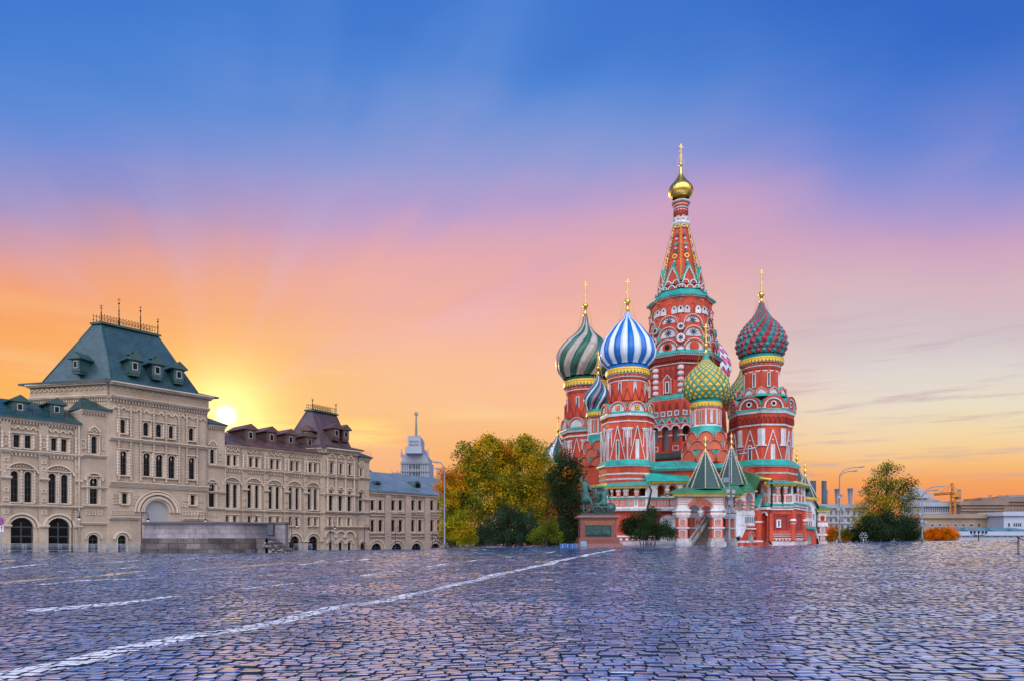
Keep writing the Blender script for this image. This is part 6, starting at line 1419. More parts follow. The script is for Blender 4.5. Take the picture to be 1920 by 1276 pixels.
# ---- far right porch
faE = Fac(fp(1506, 92.5), fp(1536, 98)); mb = MB(); f = faE.fr(); E = lambda x, y: faE.uv(*R8(x, y))
def P(lst, d0, d1, m): mb.prism(f, [E(x, y) for x, y in lst], d0, d1, m)
def opE(x0, x1, y0, y1): a, b = E(x0, y0), E(x1, y1); return opening(a[0], b[0], b[1], a[1], 'a')
mb.wall(f, [E(x, y) for x, y in ((1412, 960), (1412, 705), (1530, 715), (1575, 800), (1575, 1010), (1420, 960))], [opE(1435, 1455, 765, 850), opE(1462, 1492, 780, 860), opE(1510, 1528, 860, 930)], WHT, .7, WHT)
P([(1412, 960), (1412, 715), (1530, 720), (1575, 805), (1575, 960)], -1.6, -1.4, DARKIN)
for y in (840, 862, 884): P([(1430, y), (1430, y + 9), (1500, y + 14), (1500, y + 5)], 0, .08, SALM)
for x in (1450, 1470, 1490): P([(x, 935), (x, 980), (x + 9, 982), (x + 9, 937)], 0, .04, SALM)
P([(1412, 1000), (1420, 985), (1530, 1010), (1535, 1028), (1420, 1008)], 0, .3, TEALP)
mb.wall(f, [E(x, y) for x, y in ((1415, 1190), (1415, 985), (1525, 1020), (1570, 1140), (1575, 1190))], [opE(1452, 1492, 1070, 1162)], RED, .7, WHT); P([(1450, 1180), (1450, 1065), (1495, 1065), (1495, 1180)], -.8, -.7, GREYM)
mb.strip(f, E(1520, 1012), E(1562, 1150), .4, 0, .25, WHT)
p_ = faE.pos(faE.uv(*R8(1548, 900))[0], 0, .3); mb.tube([(p_.x, p_.y, P3(*R8(1560, 800), 96).z), (p_.x - .4, p_.y, P3(*R8(1548, 870), 96).z), (p_.x - .4, p_.y, P3(*R8(1548, 1050), 96).z), (p_.x, p_.y, 0)], .11, IRON, 5)
goldcornice(mb, faE, E(1412, 0)[0], E(1525, 0)[0], E(1470, 700)[1], .3, .25)
# end pillar
f2 = Fac(fp(1535, 97), fp(1549, 97)); g = f2.fr(); Q = lambda y: f2.uv(1542, 800 + y / 5.316)[1]
for ya, yb, e, m in ((1300, 1130, .12, STONEW), (1130, 1080, 0, RED), (1080, 1060, .12, WHT), (1060, 990, 0, SALM), (990, 950, .18, WHT), (950, 930, .05, SALM), (930, 830, .0, WHT)): mb.rect(g, 0 - e, f2.L + e, Q(ya), Q(yb), -1.6, e, m)
ornament(mb, g, f2.L * .5, Q(1025), .7, .8, WHT, WHT); ornament(mb, g, f2.L * .5, Q(1105), .6, .5, WHT, WHT)
r = f2.L * .36; mb.archband(g, f2.L / 2, Q(905), r * .7, r, 0, .08, SALM, 8); mb.prism(g, opening(f2.L / 2 - r * .7, f2.L / 2 + r * .7, Q(940), Q(905) + r * .7, 'a'), 0, .03, DRED)
goldcornice(mb, f2, -.4, f2.L + .4, Q(820), .3, .25); slab(mb, [f2.pos(-.9, Q(815), .6), f2.pos(f2.L + .5, Q(815), .6), f2.pos(f2.L + .4, Q(775), -1.8), f2.pos(-2.2, Q(775), -1.8)], .14, GRNR)
mb.build('side_porch', CATH)['label'] = 'small white and pink porch at the right end'
mb = MB(); slab(mb, [P3(*R8(1408, 695), 92), P3(*R8(1530, 712), 95), P3(*R8(1578, 800), 97), P3(*R8(1560, 760), 101), P3(*R8(1400, 670), 101)], .14, GRNR); mb.build('roof', CATH)
tent(1509.5, 99, 890.5, 934, 21, CATH, 'dark shingled tent roof at the right end'); tent(1494, 103, 868, 920, 20, CATH)
# ticket windows / railings on the terrace behind the arcade
# ================================================================== trees and bushes
def leafmat(name, c, tr=.45):
    m = bpy.data.materials.new(name); m.use_nodes = True; t = m.node_tree; g = G(t); t.nodes.clear()
    tc = g.new('ShaderNodeTexCoord').outputs['Object']; n = g.maprange(g.noise(tc, .55, 3), .35, .65); n2 = g.noise(tc, 5, 2)
    cc = g.mix(n, tuple(x * .62 for x in c), tuple(min(1, x * 1.25) for x in c)); cc = g.mix(g.maprange(n2, .4, .7, 0, .35), cc, (c[0] * 1.4, c[1] * 1.05, c[2] * .6))
    d = g.new('ShaderNodeBsdfDiffuse'); g.put(d.inputs[0], cc); tl = g.new('ShaderNodeBsdfTranslucent'); g.put(tl.inputs[0], cc)
    mx = g.new('ShaderNodeMixShader'); mx.inputs[0].default_value = tr; t.links.new(d.outputs[0], mx.inputs[1]); t.links.new(tl.outputs[0], mx.inputs[2])
    o = g.new('ShaderNodeOutputMaterial'); t.links.new(mx.outputs[0], o.inputs[0]); return m
LGOLD, LOLIVE, LGREEN, LORANGE, LDARK, LBLUE = leafmat('golden_leaves', (.58, .40, .02)), leafmat('olive_leaves', (.22, .24, .02)), leafmat('green_leaves', (.16, .20, .02)), leafmat('orange_leaves', (.75, .22, .01)), leafmat('dark_leaves', (.028, .050, .022), .25), leafmat('bluish_leaves', (.036, .068, .036), .25)
LLIME = leafmat('lime_leaves', (.46, .44, .02))
def leaves(centres, per, spread, size, mats, name, parent, droop=0, flat=.8):
    """thousands of small leaf quads around clump centres; centres = [(x,y,z,matindex)]"""
    C = np.array([c[:3] for c in centres]); mi = np.array([c[3] for c in centres]); n = len(C) * per
    P = np.repeat(C, per, 0); off = RNG.normal(0, 1, (n, 3)); off /= np.maximum(1, np.linalg.norm(off, axis=1) / 1.7)[:, None]
    P = P + off * spread * np.array([1, 1, flat]); 
    if droop: P[:, 2] -= RNG.random(n) ** 2 * droop
    a = RNG.normal(0, 1, (n, 3)); a /= np.linalg.norm(a, axis=1)[:, None]; b = np.cross(a, RNG.normal(0, 1, (n, 3))); b /= np.linalg.norm(b, axis=1)[:, None]
    s = size * RNG.uniform(.6, 1.3, n)[:, None]
    V = np.stack([P - a * s, P - b * s * .55, P + a * s, P + b * s * .55], 1).reshape(-1, 3)
    me = bpy.data.meshes.new(name); me.vertices.add(4 * n); me.vertices.foreach_set('co', V.astype(np.float32).reshape(-1)); me.loops.add(4 * n)
    me.loops.foreach_set('vertex_index', np.arange(4 * n, dtype=np.int32)); me.polygons.add(n); me.polygons.foreach_set('loop_start', np.arange(n, dtype=np.int32) * 4)
    for m in mats: me.materials.append(m)
    me.polygons.foreach_set('material_index', np.repeat(mi, per).astype(np.int32)); me.update(calc_edges=True)
    return link(name, me, parent)
def tree(name, label, cat, base, blobs, mats, trunk=.3, clumps=1.0, per=46, spread=.75, leaf=.17, group=None, depthk=.9, seed=1, stems=1, droop=0, crown='crown', fork=.3):
    """base = (px, depth); blobs = [(px, py, rx, ry, (material weights...))] in photo pixels at that depth"""
    r = random.Random(seed); bx, by = fp(*base); bz = g1(bx, by) - .3; k = base[1] / F
    root = thing(name, label, cat, (bx, by, bz + .3), group); C = []; tips = []
    mb = MB(); Hs = [P3(b[0], b[1], base[1]) for b in blobs]; ztop = max(h.z for h in Hs)
    trunks = []
    for s in range(stems):
        dx = (s - (stems - 1) / 2) * trunk * 3.2; p0 = Vector((bx + dx, by + r.uniform(-.2, .2), bz)); hgt = (ztop - bz) * r.uniform(.75, .95)
        cxm = sum(h.x for h in Hs) / len(Hs); pts = [p0]
        for i in range(1, 7): t = i / 6; pts.append(Vector((p0.x + (cxm - p0.x) * t * .6 + r.uniform(-.15, .15) * hgt * .12 + dx * t * 1.5, p0.y + r.uniform(-.1, .1) * hgt * .1, bz + hgt * t)))
        mb.tube(pts, [trunk * (1.25 if i == 0 else 1) * (1 - .82 * i / 6) for i in range(7)], BARK, 8); trunks.append(pts)
    for bi, (px, py, rx, ry, w) in enumerate(blobs):
        c = Hs[bi]; R = (rx * k, rx * k * depthk, ry * k); ts = trunks[bi % stems]
        zt = bz + max(fork * (ztop - bz) * .9, min((c.z - bz) * .62, (ts[-1].z - bz) * .9)); q = min(range(len(ts)), key=lambda i: abs(ts[i].z - zt)); a = ts[q]
        cy = r.uniform(-.5, .5) * R[1] * .5 if len(blobs) > 1 else 0; cc = Vector((c.x, c.y + cy, c.z))
        mid = a.lerp(cc, .5) + Vector((0, 0, -(cc - a).length * .06)); rb = max(.03, trunk * .36 * (1 - .5 * q / 6)); mb.tube([a, mid, cc], [rb, rb * .7, rb * .35], BARK, 6)
        n = max(10, int(clumps * (R[0] * R[2] * R[1]) ** .66 * 19))
        for i in range(n):
            v = Vector((r.gauss(0, 1), r.gauss(0, 1), r.gauss(0, 1))).normalized(); rr = r.random() ** .42 * r.uniform(.84, 1.08) * (1.22 if r.random() < .1 else 1)
            p = cc + Vector((v.x * R[0], v.y * R[1], v.z * R[2])) * rr; m = r.choices(range(len(w)), w)[0]
            if p.z < bz + .5: continue
            C.append((p.x, p.y, p.z, m))
            if i % 9 == 0: s_ = cc.lerp(a, r.random() * .35); mb.tube([s_, s_.lerp(p, .55) + Vector((0, 0, .1)), p], [rb * .32, rb * .2, .015], BARK, 4, cap=False)
    mb.build('trunk', root); leaves(C, per, spread, leaf, mats, crown, root, droop); return root
M4 = [LGOLD, LOLIVE, LGREEN, LORANGE, LDARK]
tree('maple_tree', 'big golden olive autumn tree left of the bronze monument', 'tree', (965, 97),
     [(880, 858, 26, 30, (3, 4, 1, 0, 1)), (915, 850, 34, 34, (6, 3, 0, 1, 0)), (955, 858, 36, 36, (7, 3, 0, 1, 0)), (985, 838, 26, 24, (4, 5, 0, 0, 1)), (920, 828, 16, 12, (2, 5, 0, 0, 1)), (1000, 862, 30, 30, (5, 5, 0, 0, 0)), (1018, 895, 24, 30, (6, 4, 0, 0, 0)),
      (870, 895, 24, 30, (4, 5, 2, 1, 0)), (905, 900, 40, 36, (4, 5, 2, 0, 0)), (955, 905, 40, 36, (5, 5, 1, 0, 0)), (995, 920, 34, 36, (6, 4, 1, 0, 0)), (870, 935, 28, 34, (2, 4, 5, 0, 0)), (910, 945, 36, 36, (2, 5, 5, 0, 0)), (1010, 960, 30, 32, (5, 5, 2, 0, 0)), (960, 950, 40, 34, (3, 5, 3, 0, 0)), (1030, 925, 16, 22, (6, 4, 0, 0, 0))],
     M4, trunk=.42, stems=2, clumps=.45, per=80, spread=.62, leaf=.16, seed=3, fork=.25)
tree('maple_tree', 'orange and lime tree beside the tall lamp at the end of the office block', 'tree', (848, 96),
     [(838, 895, 14, 16, (1, 2, 0, 5, 0)), (850, 912, 20, 22, (3, 1, 0, 5, 0)), (832, 915, 12, 14, (2, 1, 0, 6, 0)), (846, 945, 20, 26, (5, 3, 3, 1, 0)), (862, 975, 28, 30, (3, 2, 7, 0, 0)), (842, 985, 18, 26, (4, 2, 6, 0, 0)), (872, 1003, 24, 18, (3, 3, 5, 0, 0))],
     [LGOLD, LOLIVE, LLIME, LORANGE, LDARK], trunk=.22, clumps=.8, per=75, spread=.5, leaf=.14, seed=5)
tree('birch_tree', 'dark drooping green tree between the golden tree and the monument', 'tree', (1060, 90),
     [(1060, 862, 22, 26, (0, 1, 0, 1, 9)), (1048, 885, 24, 26, (0, 1, 0, 0, 9)), (1078, 880, 22, 26, (0, 1, 0, 1, 9)), (1052, 925, 30, 36, (0, 0, 0, 0, 9)), (1082, 925, 22, 34, (0, 0, 0, 1, 9)), (1060, 970, 32, 36, (0, 1, 0, 0, 9)), (1080, 990, 22, 24, (0, 0, 0, 0, 9)), (1042, 1000, 24, 18, (0, 1, 0, 0, 9))],
     M4, trunk=.24, clumps=.75, per=95, spread=.5, leaf=.11, seed=8, droop=1.3)
tree('lilac_bush', 'round blue green bush in front of the golden tree', 'bush', (958, 84),
     [(925, 985, 26, 24, (1, 0)), (955, 968, 28, 24, (1, 0)), (985, 982, 26, 26, (1, 0)), (1000, 1000, 22, 18, (1, 0)), (955, 1000, 38, 18, (1, 0)), (918, 1004, 20, 14, (1, 0))],
     [LBLUE, LDARK], trunk=.14, stems=3, clumps=1.1, per=85, spread=.36, leaf=.095, seed=10)
tree('shrub', 'low yellow green shrub under the right side of the golden tree', 'bush', (1022, 82), [(1012, 1002, 20, 14, (1, 3)), (1030, 985, 16, 18, (1, 5)), (1042, 1004, 14, 12, (1, 3))], [LOLIVE, LGREEN], trunk=.08, stems=2, clumps=1.0, per=70, spread=.34, leaf=.095, seed=12)
tree('lilac_bush', 'dark green spreading bush right of the monument in front of the gallery', 'bush', (1214, 76),
     [(1182, 985, 20, 20, (2, 1)), (1205, 978, 26, 22, (2, 1)), (1222, 962, 14, 12, (2, 1)), (1232, 990, 26, 18, (2, 1)), (1256, 997, 16, 13, (2, 1)), (1200, 1000, 24, 12, (2, 1))],
     [LDARK, leafmat('deep_green_leaves', (.035, .085, .025), .25)], trunk=.11, stems=5, clumps=1.4, per=85, spread=.32, leaf=.085, seed=14, fork=.2)
tree('linden_tree', 'tall airy tree with thinning olive leaves right of the cathedral', 'tree', (1664, 118),
     [(1664, 885, 22, 20, (0, 3, 4, 0, 3)), (1638, 905, 20, 18, (0, 3, 4, 0, 3)), (1690, 905, 22, 18, (0, 3, 4, 0, 3)), (1664, 912, 24, 18, (0, 3, 4, 0, 3)), (1632, 935, 26, 20, (2, 4, 2, 0, 1)), (1698, 935, 22, 20, (0, 4, 4, 0, 2)), (1665, 940, 28, 20, (1, 3, 2, 0, 2)),
      (1625, 962, 26, 20, (3, 3, 4, 0, 0)), (1655, 965, 26, 22, (2, 2, 5, 0, 0)), (1700, 965, 22, 24, (0, 2, 1, 0, 5)), (1612, 985, 14, 14, (4, 3, 2, 0, 0)), (1700, 1000, 26, 20, (0, 1, 1, 0, 6))],
     M4, trunk=.34, clumps=.25, per=62, spread=.62, leaf=.15, seed=17, fork=.35)
tree('dark_bush', 'dark bluish bush at the foot of the airy tree', 'bush', (1655, 112), [(1635, 990, 24, 26, (1, 1)), (1665, 985, 26, 28, (1, 1)), (1650, 1005, 36, 18, (1, 1))], [LBLUE, LDARK], trunk=.12, stems=3, clumps=.8, per=80, spread=.5, leaf=.12, seed=19, group='bushes beyond the crest')
tree('dark_bush', 'second dark bush reaching right to the lamp post', 'bush', (1700, 114), [(1690, 992, 24, 24, (1, 2)), (1712, 1004, 18, 18, (1, 2))], [LBLUE, LDARK], trunk=.12, stems=2, clumps=.9, per=80, spread=.5, leaf=.12, seed=20, group='bushes beyond the crest')
tree('dark_bush', 'low dark bush between the first tall lamp and the airy tree', 'bush', (1603, 116), [(1592, 1002, 14, 14, (1, 1)), (1612, 1004, 16, 13, (1, 1))], [LBLUE, LDARK], trunk=.1, stems=2, clumps=1, per=80, spread=.45, leaf=.12, seed=21, group='bushes beyond the crest')
tree('orange_bush', 'orange and green bush beside the far right porch', 'bush', (1570, 114), [(1562, 998, 13, 12, (5, 1)), (1582, 1005, 13, 12, (1, 4)), (1556, 1010, 10, 10, (3, 2))], [LORANGE, LGREEN], trunk=.1, stems=2, clumps=1, per=80, spread=.42, leaf=.12, seed=22)
tree('orange_bush', 'bright orange rounded bush below the crane', 'bush', (1764, 130), [(1750, 1002, 17, 12, (5, 1)), (1768, 1000, 18, 14, (6, 1)), (1783, 1005, 14, 9, (6, 1))], [LORANGE, LGOLD], trunk=.12, stems=3, clumps=1.3, per=85, spread=.42, leaf=.12, seed=24)
for i, (px, d, w, l) in enumerate(((880, 101, 24, 'dark undergrowth shrub beneath the left of the golden tree'), (915, 102, 26, 'dark undergrowth shrub between the golden tree trunks'), (950, 102, 26, 'dark undergrowth shrub behind the round blue green bush'), (990, 102, 26, 'dark undergrowth shrub beneath the right of the golden tree'), (1030, 100, 26, 'dark undergrowth shrub left of the drooping dark tree'), (1065, 97, 24, 'dark undergrowth shrub behind the blue covered barrier'), (848, 103, 20, 'dark undergrowth shrub behind the orange and lime tree'))):
    tree('undergrowth_shrub', l, 'bush', (px, d), [(px - w * .4, 1006, w * .7, 20, (1, 2)), (px + w * .5, 1008, w * .7, 18, (1, 2))], [LOLIVE, LDARK], trunk=.08, stems=2, clumps=.6, per=70, spread=.5, leaf=.14, seed=40 + i, group='undergrowth below the golden tree')
# ================================================================== bronze monument
SZ = lambda zx, zy, dy=0: P3(1060 + zx / 7.09, 860 + zy / 7.09, 73 + dy)
def skinfig(name, chains, parent, m, sub=2, lump=None):
    """connected limb chains grown into one continuous body with the skin modifier"""
    bm = bmesh.new(); ly = bm.verts.layers.skin.verify(); ids = {}
    for ci, ch in enumerate(chains):
        prev = None
        for (key, p, r) in ch:
            if key in ids: v = ids[key]
            else:
                v = bm.verts.new(p); v[ly].radius = (r, r) if not hasattr(r, '__len__') else r; ids[key] = v
                if len(ids) == 1: v[ly].use_root = True
            if prev is not None and bm.edges.get((prev, v)) is None: bm.edges.new((prev, v))
            prev = v
    me = bpy.data.meshes.new(name); bm.to_mesh(me); bm.free(); me.materials.append(m); o = link(name, me, parent)
    s = o.modifiers.new('skin', 'SKIN'); s.use_smooth_shade = True; o.modifiers.new('sub', 'SUBSURF').levels = sub; o.modifiers['sub'].render_levels = sub; return o
def monument():
    d = 73; x, y = fp(1122, d); root = thing('monument', 'green bronze monument of a standing and a seated figure on a red granite pedestal', 'monument', (x, y, g1(x, y)))
    zz = lambda q: P3(0, q, d).z; a = .0; k = d / F
    def bx(mb, x0, x1, y0, y1, dep, m, dy=0): c = (P3(x0, 0, d).x + P3(x1, 0, d).x) / 2; mb.box((c, y + dy, (zz(y0) + zz(y1)) / 2), ((x1 - x0) * k, dep, (y1 - y0) * -k if y1 < y0 else (y1 - y0) * k), m)
    mb = MB(); bx(mb, 1079.5, 1163, 1017.5, 1035, 3.4, GRANL); bx(mb, 1082.5, 1158, 1008.5, 1017.4, 3.0, GRANITE); bx(mb, 1084.5, 1155, 1007, 1008.4, 2.85, GRANL); bx(mb, 1086, 1153, 972.5, 1006.9, 2.6, GRANITE); bx(mb, 1084, 1155.5, 970, 972.4, 2.8, GRANITE)
    bx(mb, 1080, 1159.5, 966.8, 969.9, 3.2, GRANL); bx(mb, 1083, 1156, 965.5, 966.7, 3.0, GRANL); mb.build('pedestal', root)
    mb = MB(); fr = ((P3(1119, 0, d).x, y - 1.3, 0), (1, 0), (0, -1)); hw = 23.5 * k; mb.rect(fr, -hw, hw, zz(1004.5), zz(984), 0, .03, DBRONZE); mb.ring(fr, -hw, hw, zz(1004.5), zz(984), .05, .03, .09, DBRONZE)
    r = random.Random(4)
    for i in range(13):        # crowd of little relief figures
        cx = -hw * .9 + 1.8 * hw * (i + .5) / 13; b = zz(1003); h = (zz(986) - b) * r.uniform(.6, .92); p = fr[0]; X = p[0] + cx; Y = y - 1.36
        lean = r.uniform(-.12, .12); mb.tube([(X - .05, Y, b), (X, Y, b + h * .45), (X + lean, Y, b + h * .8)], [.05, .085, .07], BRONZE, 6); mb.tube([(X + .06, Y, b), (X, Y, b + h * .45)], [.045, .07], BRONZE, 5)
        mb.ball((X + lean * 1.2, Y - .02, b + h * .94), .062, BRONZE, 7, 5); mb.tube([(X + lean * .8, Y, b + h * .75), (X + lean + r.choice((-1, 1)) * .18, Y - .04, b + h * r.uniform(.5, 1.0))], [.04, .03], BRONZE, 5)
    mb.build('relief_panel', root)
    tmat = mat('gilt_letters', (.55, .22, .05), .5, .05, 3)
    for i, (txt, row, w) in enumerate((('ГРАЖДАНИНУ МИНИНУ И КНЯЗЮ ПОЖАРСКОМУ', 979.5, 59), ('БЛАГОДАРНАЯ РОССIЯ. ЛѢТА 1818', 983.2, 46))):
        cu = bpy.data.curves.new('inscription', 'FONT'); cu.body = txt; cu.size = .24; cu.align_x = 'CENTER'; cu.extrude = .01
        o = bpy.data.objects.new('inscription', cu); col.objects.link(o); bpy.context.view_layer.update(); wd = max(.1, o.dimensions.x)
        me = bpy.data.meshes.new_from_object(o); bpy.data.objects.remove(o); me.materials.clear(); me.materials.append(tmat); o = link('inscription', me); o.location = (P3(1119.5, 0, d).x, y - 1.31, zz(row)); o.rotation_euler = (PI / 2, 0, 0); sc_ = w * k / wd; o.scale = (sc_, 1, 1)
        o.parent = root; o.matrix_parent_inverse = Matrix.Translation(root.location).inverted()
    mb = MB(); bx(mb, 1087.5, 1150, 961, 965.4, 2.3, DBRONZE); mb.build('plinth', root)
    # standing man with raised arm
    S = SZ; head = S(283, 268)
    o = skinfig('standing_figure', [
        [('hip', S(270, 470), (.36, .27)), ('waist', S(268, 425), .27), ('chest', S(265, 345), (.36, .26)), ('neckb', S(274, 305), .17), ('neck', S(279, 292), .11), ('head', S(284, 272), .175), ('crown', S(287, 248), .14)],
        [('chest', 0, 0), ('shR', S(232, 318), .15), ('elR', S(203, 290, -.1), .11), ('wrR', S(207, 245, -.1), .075), ('haR', S(232, 222, -.1), .07)],
        [('chest', 0, 0), ('shL', S(308, 335), .15), ('elL', S(338, 405, -.3), .11), ('wrL', S(385, 420, -.3), .075), ('haL', S(408, 405, -.3), .07)],
        [('hip', 0, 0), ('thR', S(250, 520), .20), ('knR', S(246, 600), .13), ('caR', S(243, 640), .12), ('anR', S(241, 690), .075), ('toR', S(262, 706, -.25), .06)],
        [('hip', 0, 0), ('thL', S(318, 520, -.1), .20), ('knL', S(352, 585, -.2), .14), ('caL', S(362, 630, -.2), .13), ('anL', S(380, 690, -.2), .08), ('toL', S(408, 706, -.4), .06)]], root, BRONZE)
    mb = MB(); c = S(268, 470)     # belted tunic with a flared hem, beard and cap
    mb.lathe(c.x, c.y, [(S(0, 575).z, .46), (S(0, 530).z, .44), (S(0, 470).z, .36), (S(0, 425).z, .29), (S(0, 412).z, .31), (S(0, 400).z, .30), (S(0, 360).z, .37), (S(0, 318).z, .30)], 16, 0, lambda i, j: BRONZE, True)
    for i in range(14): a = 2 * PI * i / 14; mb.tube([(c.x + .30 * cos(a), c.y + .30 * sin(a), S(0, 425).z), (c.x + .46 * cos(a), c.y + .46 * sin(a), S(0, 572).z)], [.02, .055], BRONZE, 5)
    h = S(292, 282, -.12); mb.lathe(h.x, h.y, [(h.z - .16, .02), (h.z - .05, .08), (h.z + .03, .07)], 8, 0, BRONZE, True); mb.build('tunic', o)
    # seated man
    o = skinfig('seated_figure', [
        [('hip', S(505, 585), (.34, .28)), ('waist', S(510, 530), .25), ('chest', S(518, 450), (.33, .25)), ('neckb', S(512, 412), .16), ('neck', S(509, 400), .11), ('head', S(505, 380), .165), ('crown', S(507, 356), .13)],
        [('chest', 0, 0), ('shL', S(558, 435), .15), ('elL', S(585, 510), .11), ('wrL', S(602, 560, -.1), .08), ('haL', S(612, 585, -.15), .075)],
        [('chest', 0, 0), ('shR', S(478, 440), .15), ('elR', S(450, 470, -.3), .10), ('wrR', S(418, 440, -.3), .075), ('haR', S(405, 415, -.3), .07)],
        [('hip', 0, 0), ('thL', S(455, 590, -.5), .20), ('knL', S(428, 602, -.75), .14), ('caL', S(462, 640, -.75), .12), ('anL', S(515, 685, -.75), .075), ('toL', S(527, 712, -.9), .06)],
        [('hip', 0, 0), ('thR', S(440, 600, .1), .20), ('knR', S(385, 600, .1), .13), ('caR', S(352, 645, .1), .12), ('anR', S(318, 690, .1), .075), ('toR', S(285, 700, 0), .06)]], root, BRONZE)
    mb = MB(); c = S(512, 500)
    mb.lathe(c.x, c.y, [(S(0, 625).z, .40), (S(0, 590).z, .42), (S(0, 540).z, .32), (S(0, 520).z, .28), (S(0, 505).z, .30), (S(0, 450).z, .34), (S(0, 420).z, .24)], 14, 0, BRONZE, True)
    for t in range(10): p = S(438 + t * 5, 425 - abs(t - 5) * 2, .12); q = S(425 + t * 7, 590, .12); mb.tube([p, p.lerp(q, .5) + Vector((0, .05, 0)), q], [.05, .07, .06], BRONZE, 5)
    q0 = S(395, 640, .2); mb.box((S(470, 660).x, y + .15, S(0, 672).z), (1.25, .75, .62), DBRONZE)
    h = S(492, 392, -.12); mb.lathe(h.x, h.y, [(h.z - .14, .02), (h.z - .03, .08), (h.z + .05, .07)], 8, 0, BRONZE, True); mb.build('cloak', o)
    mb = MB(); c = S(606, 642, -.5); R = 68 * .00804
    n = Vector((.12, -1, .12)).normalized()
    for r0, r1, e0, e1, m in ((R, R * .93, 0, .05, DBRONZE), (R * .93, R * .86, .05, .02, BRONZE), (R * .86, R * .42, .02, .10, DBRONZE), (R * .42, R * .30, .12, .14, BRONZE), (R * .30, .01, .14, .19, BRONZE)):
        u = n.orthogonal().normalized(); w = n.cross(u); b = len(mb.v)
        for rr, e in ((r0, e0), (r1, e1)):
            for i in range(28): t = 2 * PI * i / 28; mb.v.append(tuple(c + (u * cos(t) + w * sin(t)) * rr + n * e))
        for i in range(28): j = (i + 1) % 28; mb.face((b + i, b + j, b + 28 + j, b + 28 + i), m, True)
    b = len(mb.v)
    for i in range(28): t = 2 * PI * i / 28; mb.v.append(tuple(c + (u * cos(t) + w * sin(t)) * R - n * .05))
    mb.face([b + i for i in range(28)], DBRONZE); mb.build('shield', root)
    mb = MB(); p, q = S(405, 385, -.35), S(400, 545, -.35); mb.tube([p, q], [.085, .03], BRONZE, 6); mb.box(p + Vector((0, 0, -.12)), (.36, .07, .07), BRONZE); mb.tube([p, S(408, 350, -.35)], [.05, .06], BRONZE, 6); mb.ball(S(408, 348, -.35), .085, BRONZE, 8, 5); mb.build('sword', root)
monument()
# ================================================================== stone platform with steps
def platform():
    d = 81; cx, cy = fp(398, d); R = 120 * d / F * .98; zg = g1(cx, cy - R) - .2; Z = lambda y: P3(0, y, d - R).z; d2 = d - R
    root = thing('stone_platform', 'low round platform of pale blocks on a grey stone base in front of the arcade', 'platform', (cx, cy, zg))
    up = mat('pale_lilac_blocks', (.30, .26, .265), .85, .18, .5, bump=.03, kind='ashlar', rows=.9, contrast=.7, streak=True); lo = mat('dark_sandstone_blocks', (.19, .15, .135), .85, .3, .45, bump=.04, kind='ashlar', rows=.72, bw=.9, rh=.46, contrast=.35)
    capm = mat('dark_capstone', (.12, .095, .10), .7, .1, 1)
    mb = MB(); mb.lathe(cx, cy, [(zg - 1, R * 1.0), (Z(1008) , R)], 64, .1, lo); mb.build('base', root)
    mb = MB(); mb.lathe(cx, cy, [(Z(1008), R * .995), (Z(1005), R * .975), (Z(1000), R * .955), (Z(983), R * .95), (Z(981), R * .97)], 64, .1, up); mb.build('parapet', root)
    mb = MB(); mb.lathe(cx, cy, [(Z(981), R * .97), (Z(980), R * 1.0), (Z(977.5), R * 1.0), (Z(976.5), R * .97)], 64, .1, capm); mb.build('coping', root)
    mb = MB(); a = math.radians(-36); x, y = cx + R * cos(a), cy + R * sin(a)
    p = P3(502, 0, 76); q = P3(514, 0, 76); mb.box(((p.x + q.x) / 2, 76.0, (Z(979) + Z(1004)) / 2), (.72, .3, Z(979) - Z(1004)), IRON); 
    for i in range(5): mb.box((p.x + .1 + i * .13, 75.82, (Z(981) + Z(1002)) / 2), (.05, .05, Z(981) - Z(1002)), GREYM)
    mb.build('gate', root)
    mb = MB(); p0 = P3(506, 0, 75.5).x; n = 9; zt = Z(1009); zb = g1(p0, 75) - .3
    for i in range(n): w = .32; mb.box((p0 + .2 + i * w, 75.6, (zb + zt - (zt - zb) * i / n) / 2), (w + .01, 3.2, (zt - zb) * (1 - i / n)), up if i % 2 else lo)
    mb.box((p0 - .3, 75.6, (zb + zt) / 2), (1.2, 3.2, zt - zb), lo)
    r = random.Random(9)
    for i in range(40): t = r.random(); mb.box((p0 + t * 3.0, 73.95 + r.uniform(-.1, .05), zb + (zt - zb) * (1 - t) * r.uniform(.1, .95)), (r.uniform(.2, .5), .16, r.uniform(.1, .25)), lo if r.random() < .5 else up, r.uniform(-.1, .1))
    mb.build('steps', root)
    mb = MB(); pr = P3(516, 0, 77.5).x; mb.box((pr + .55, 77.5, (Z(979) + zb) / 2), (1.5, 1.6, Z(979) - zb), up, .1); mb.box((pr + .55, 77.5, Z(978)), (1.8, 1.9, .2), capm, .1); mb.build('gate_pier', root)
platform()
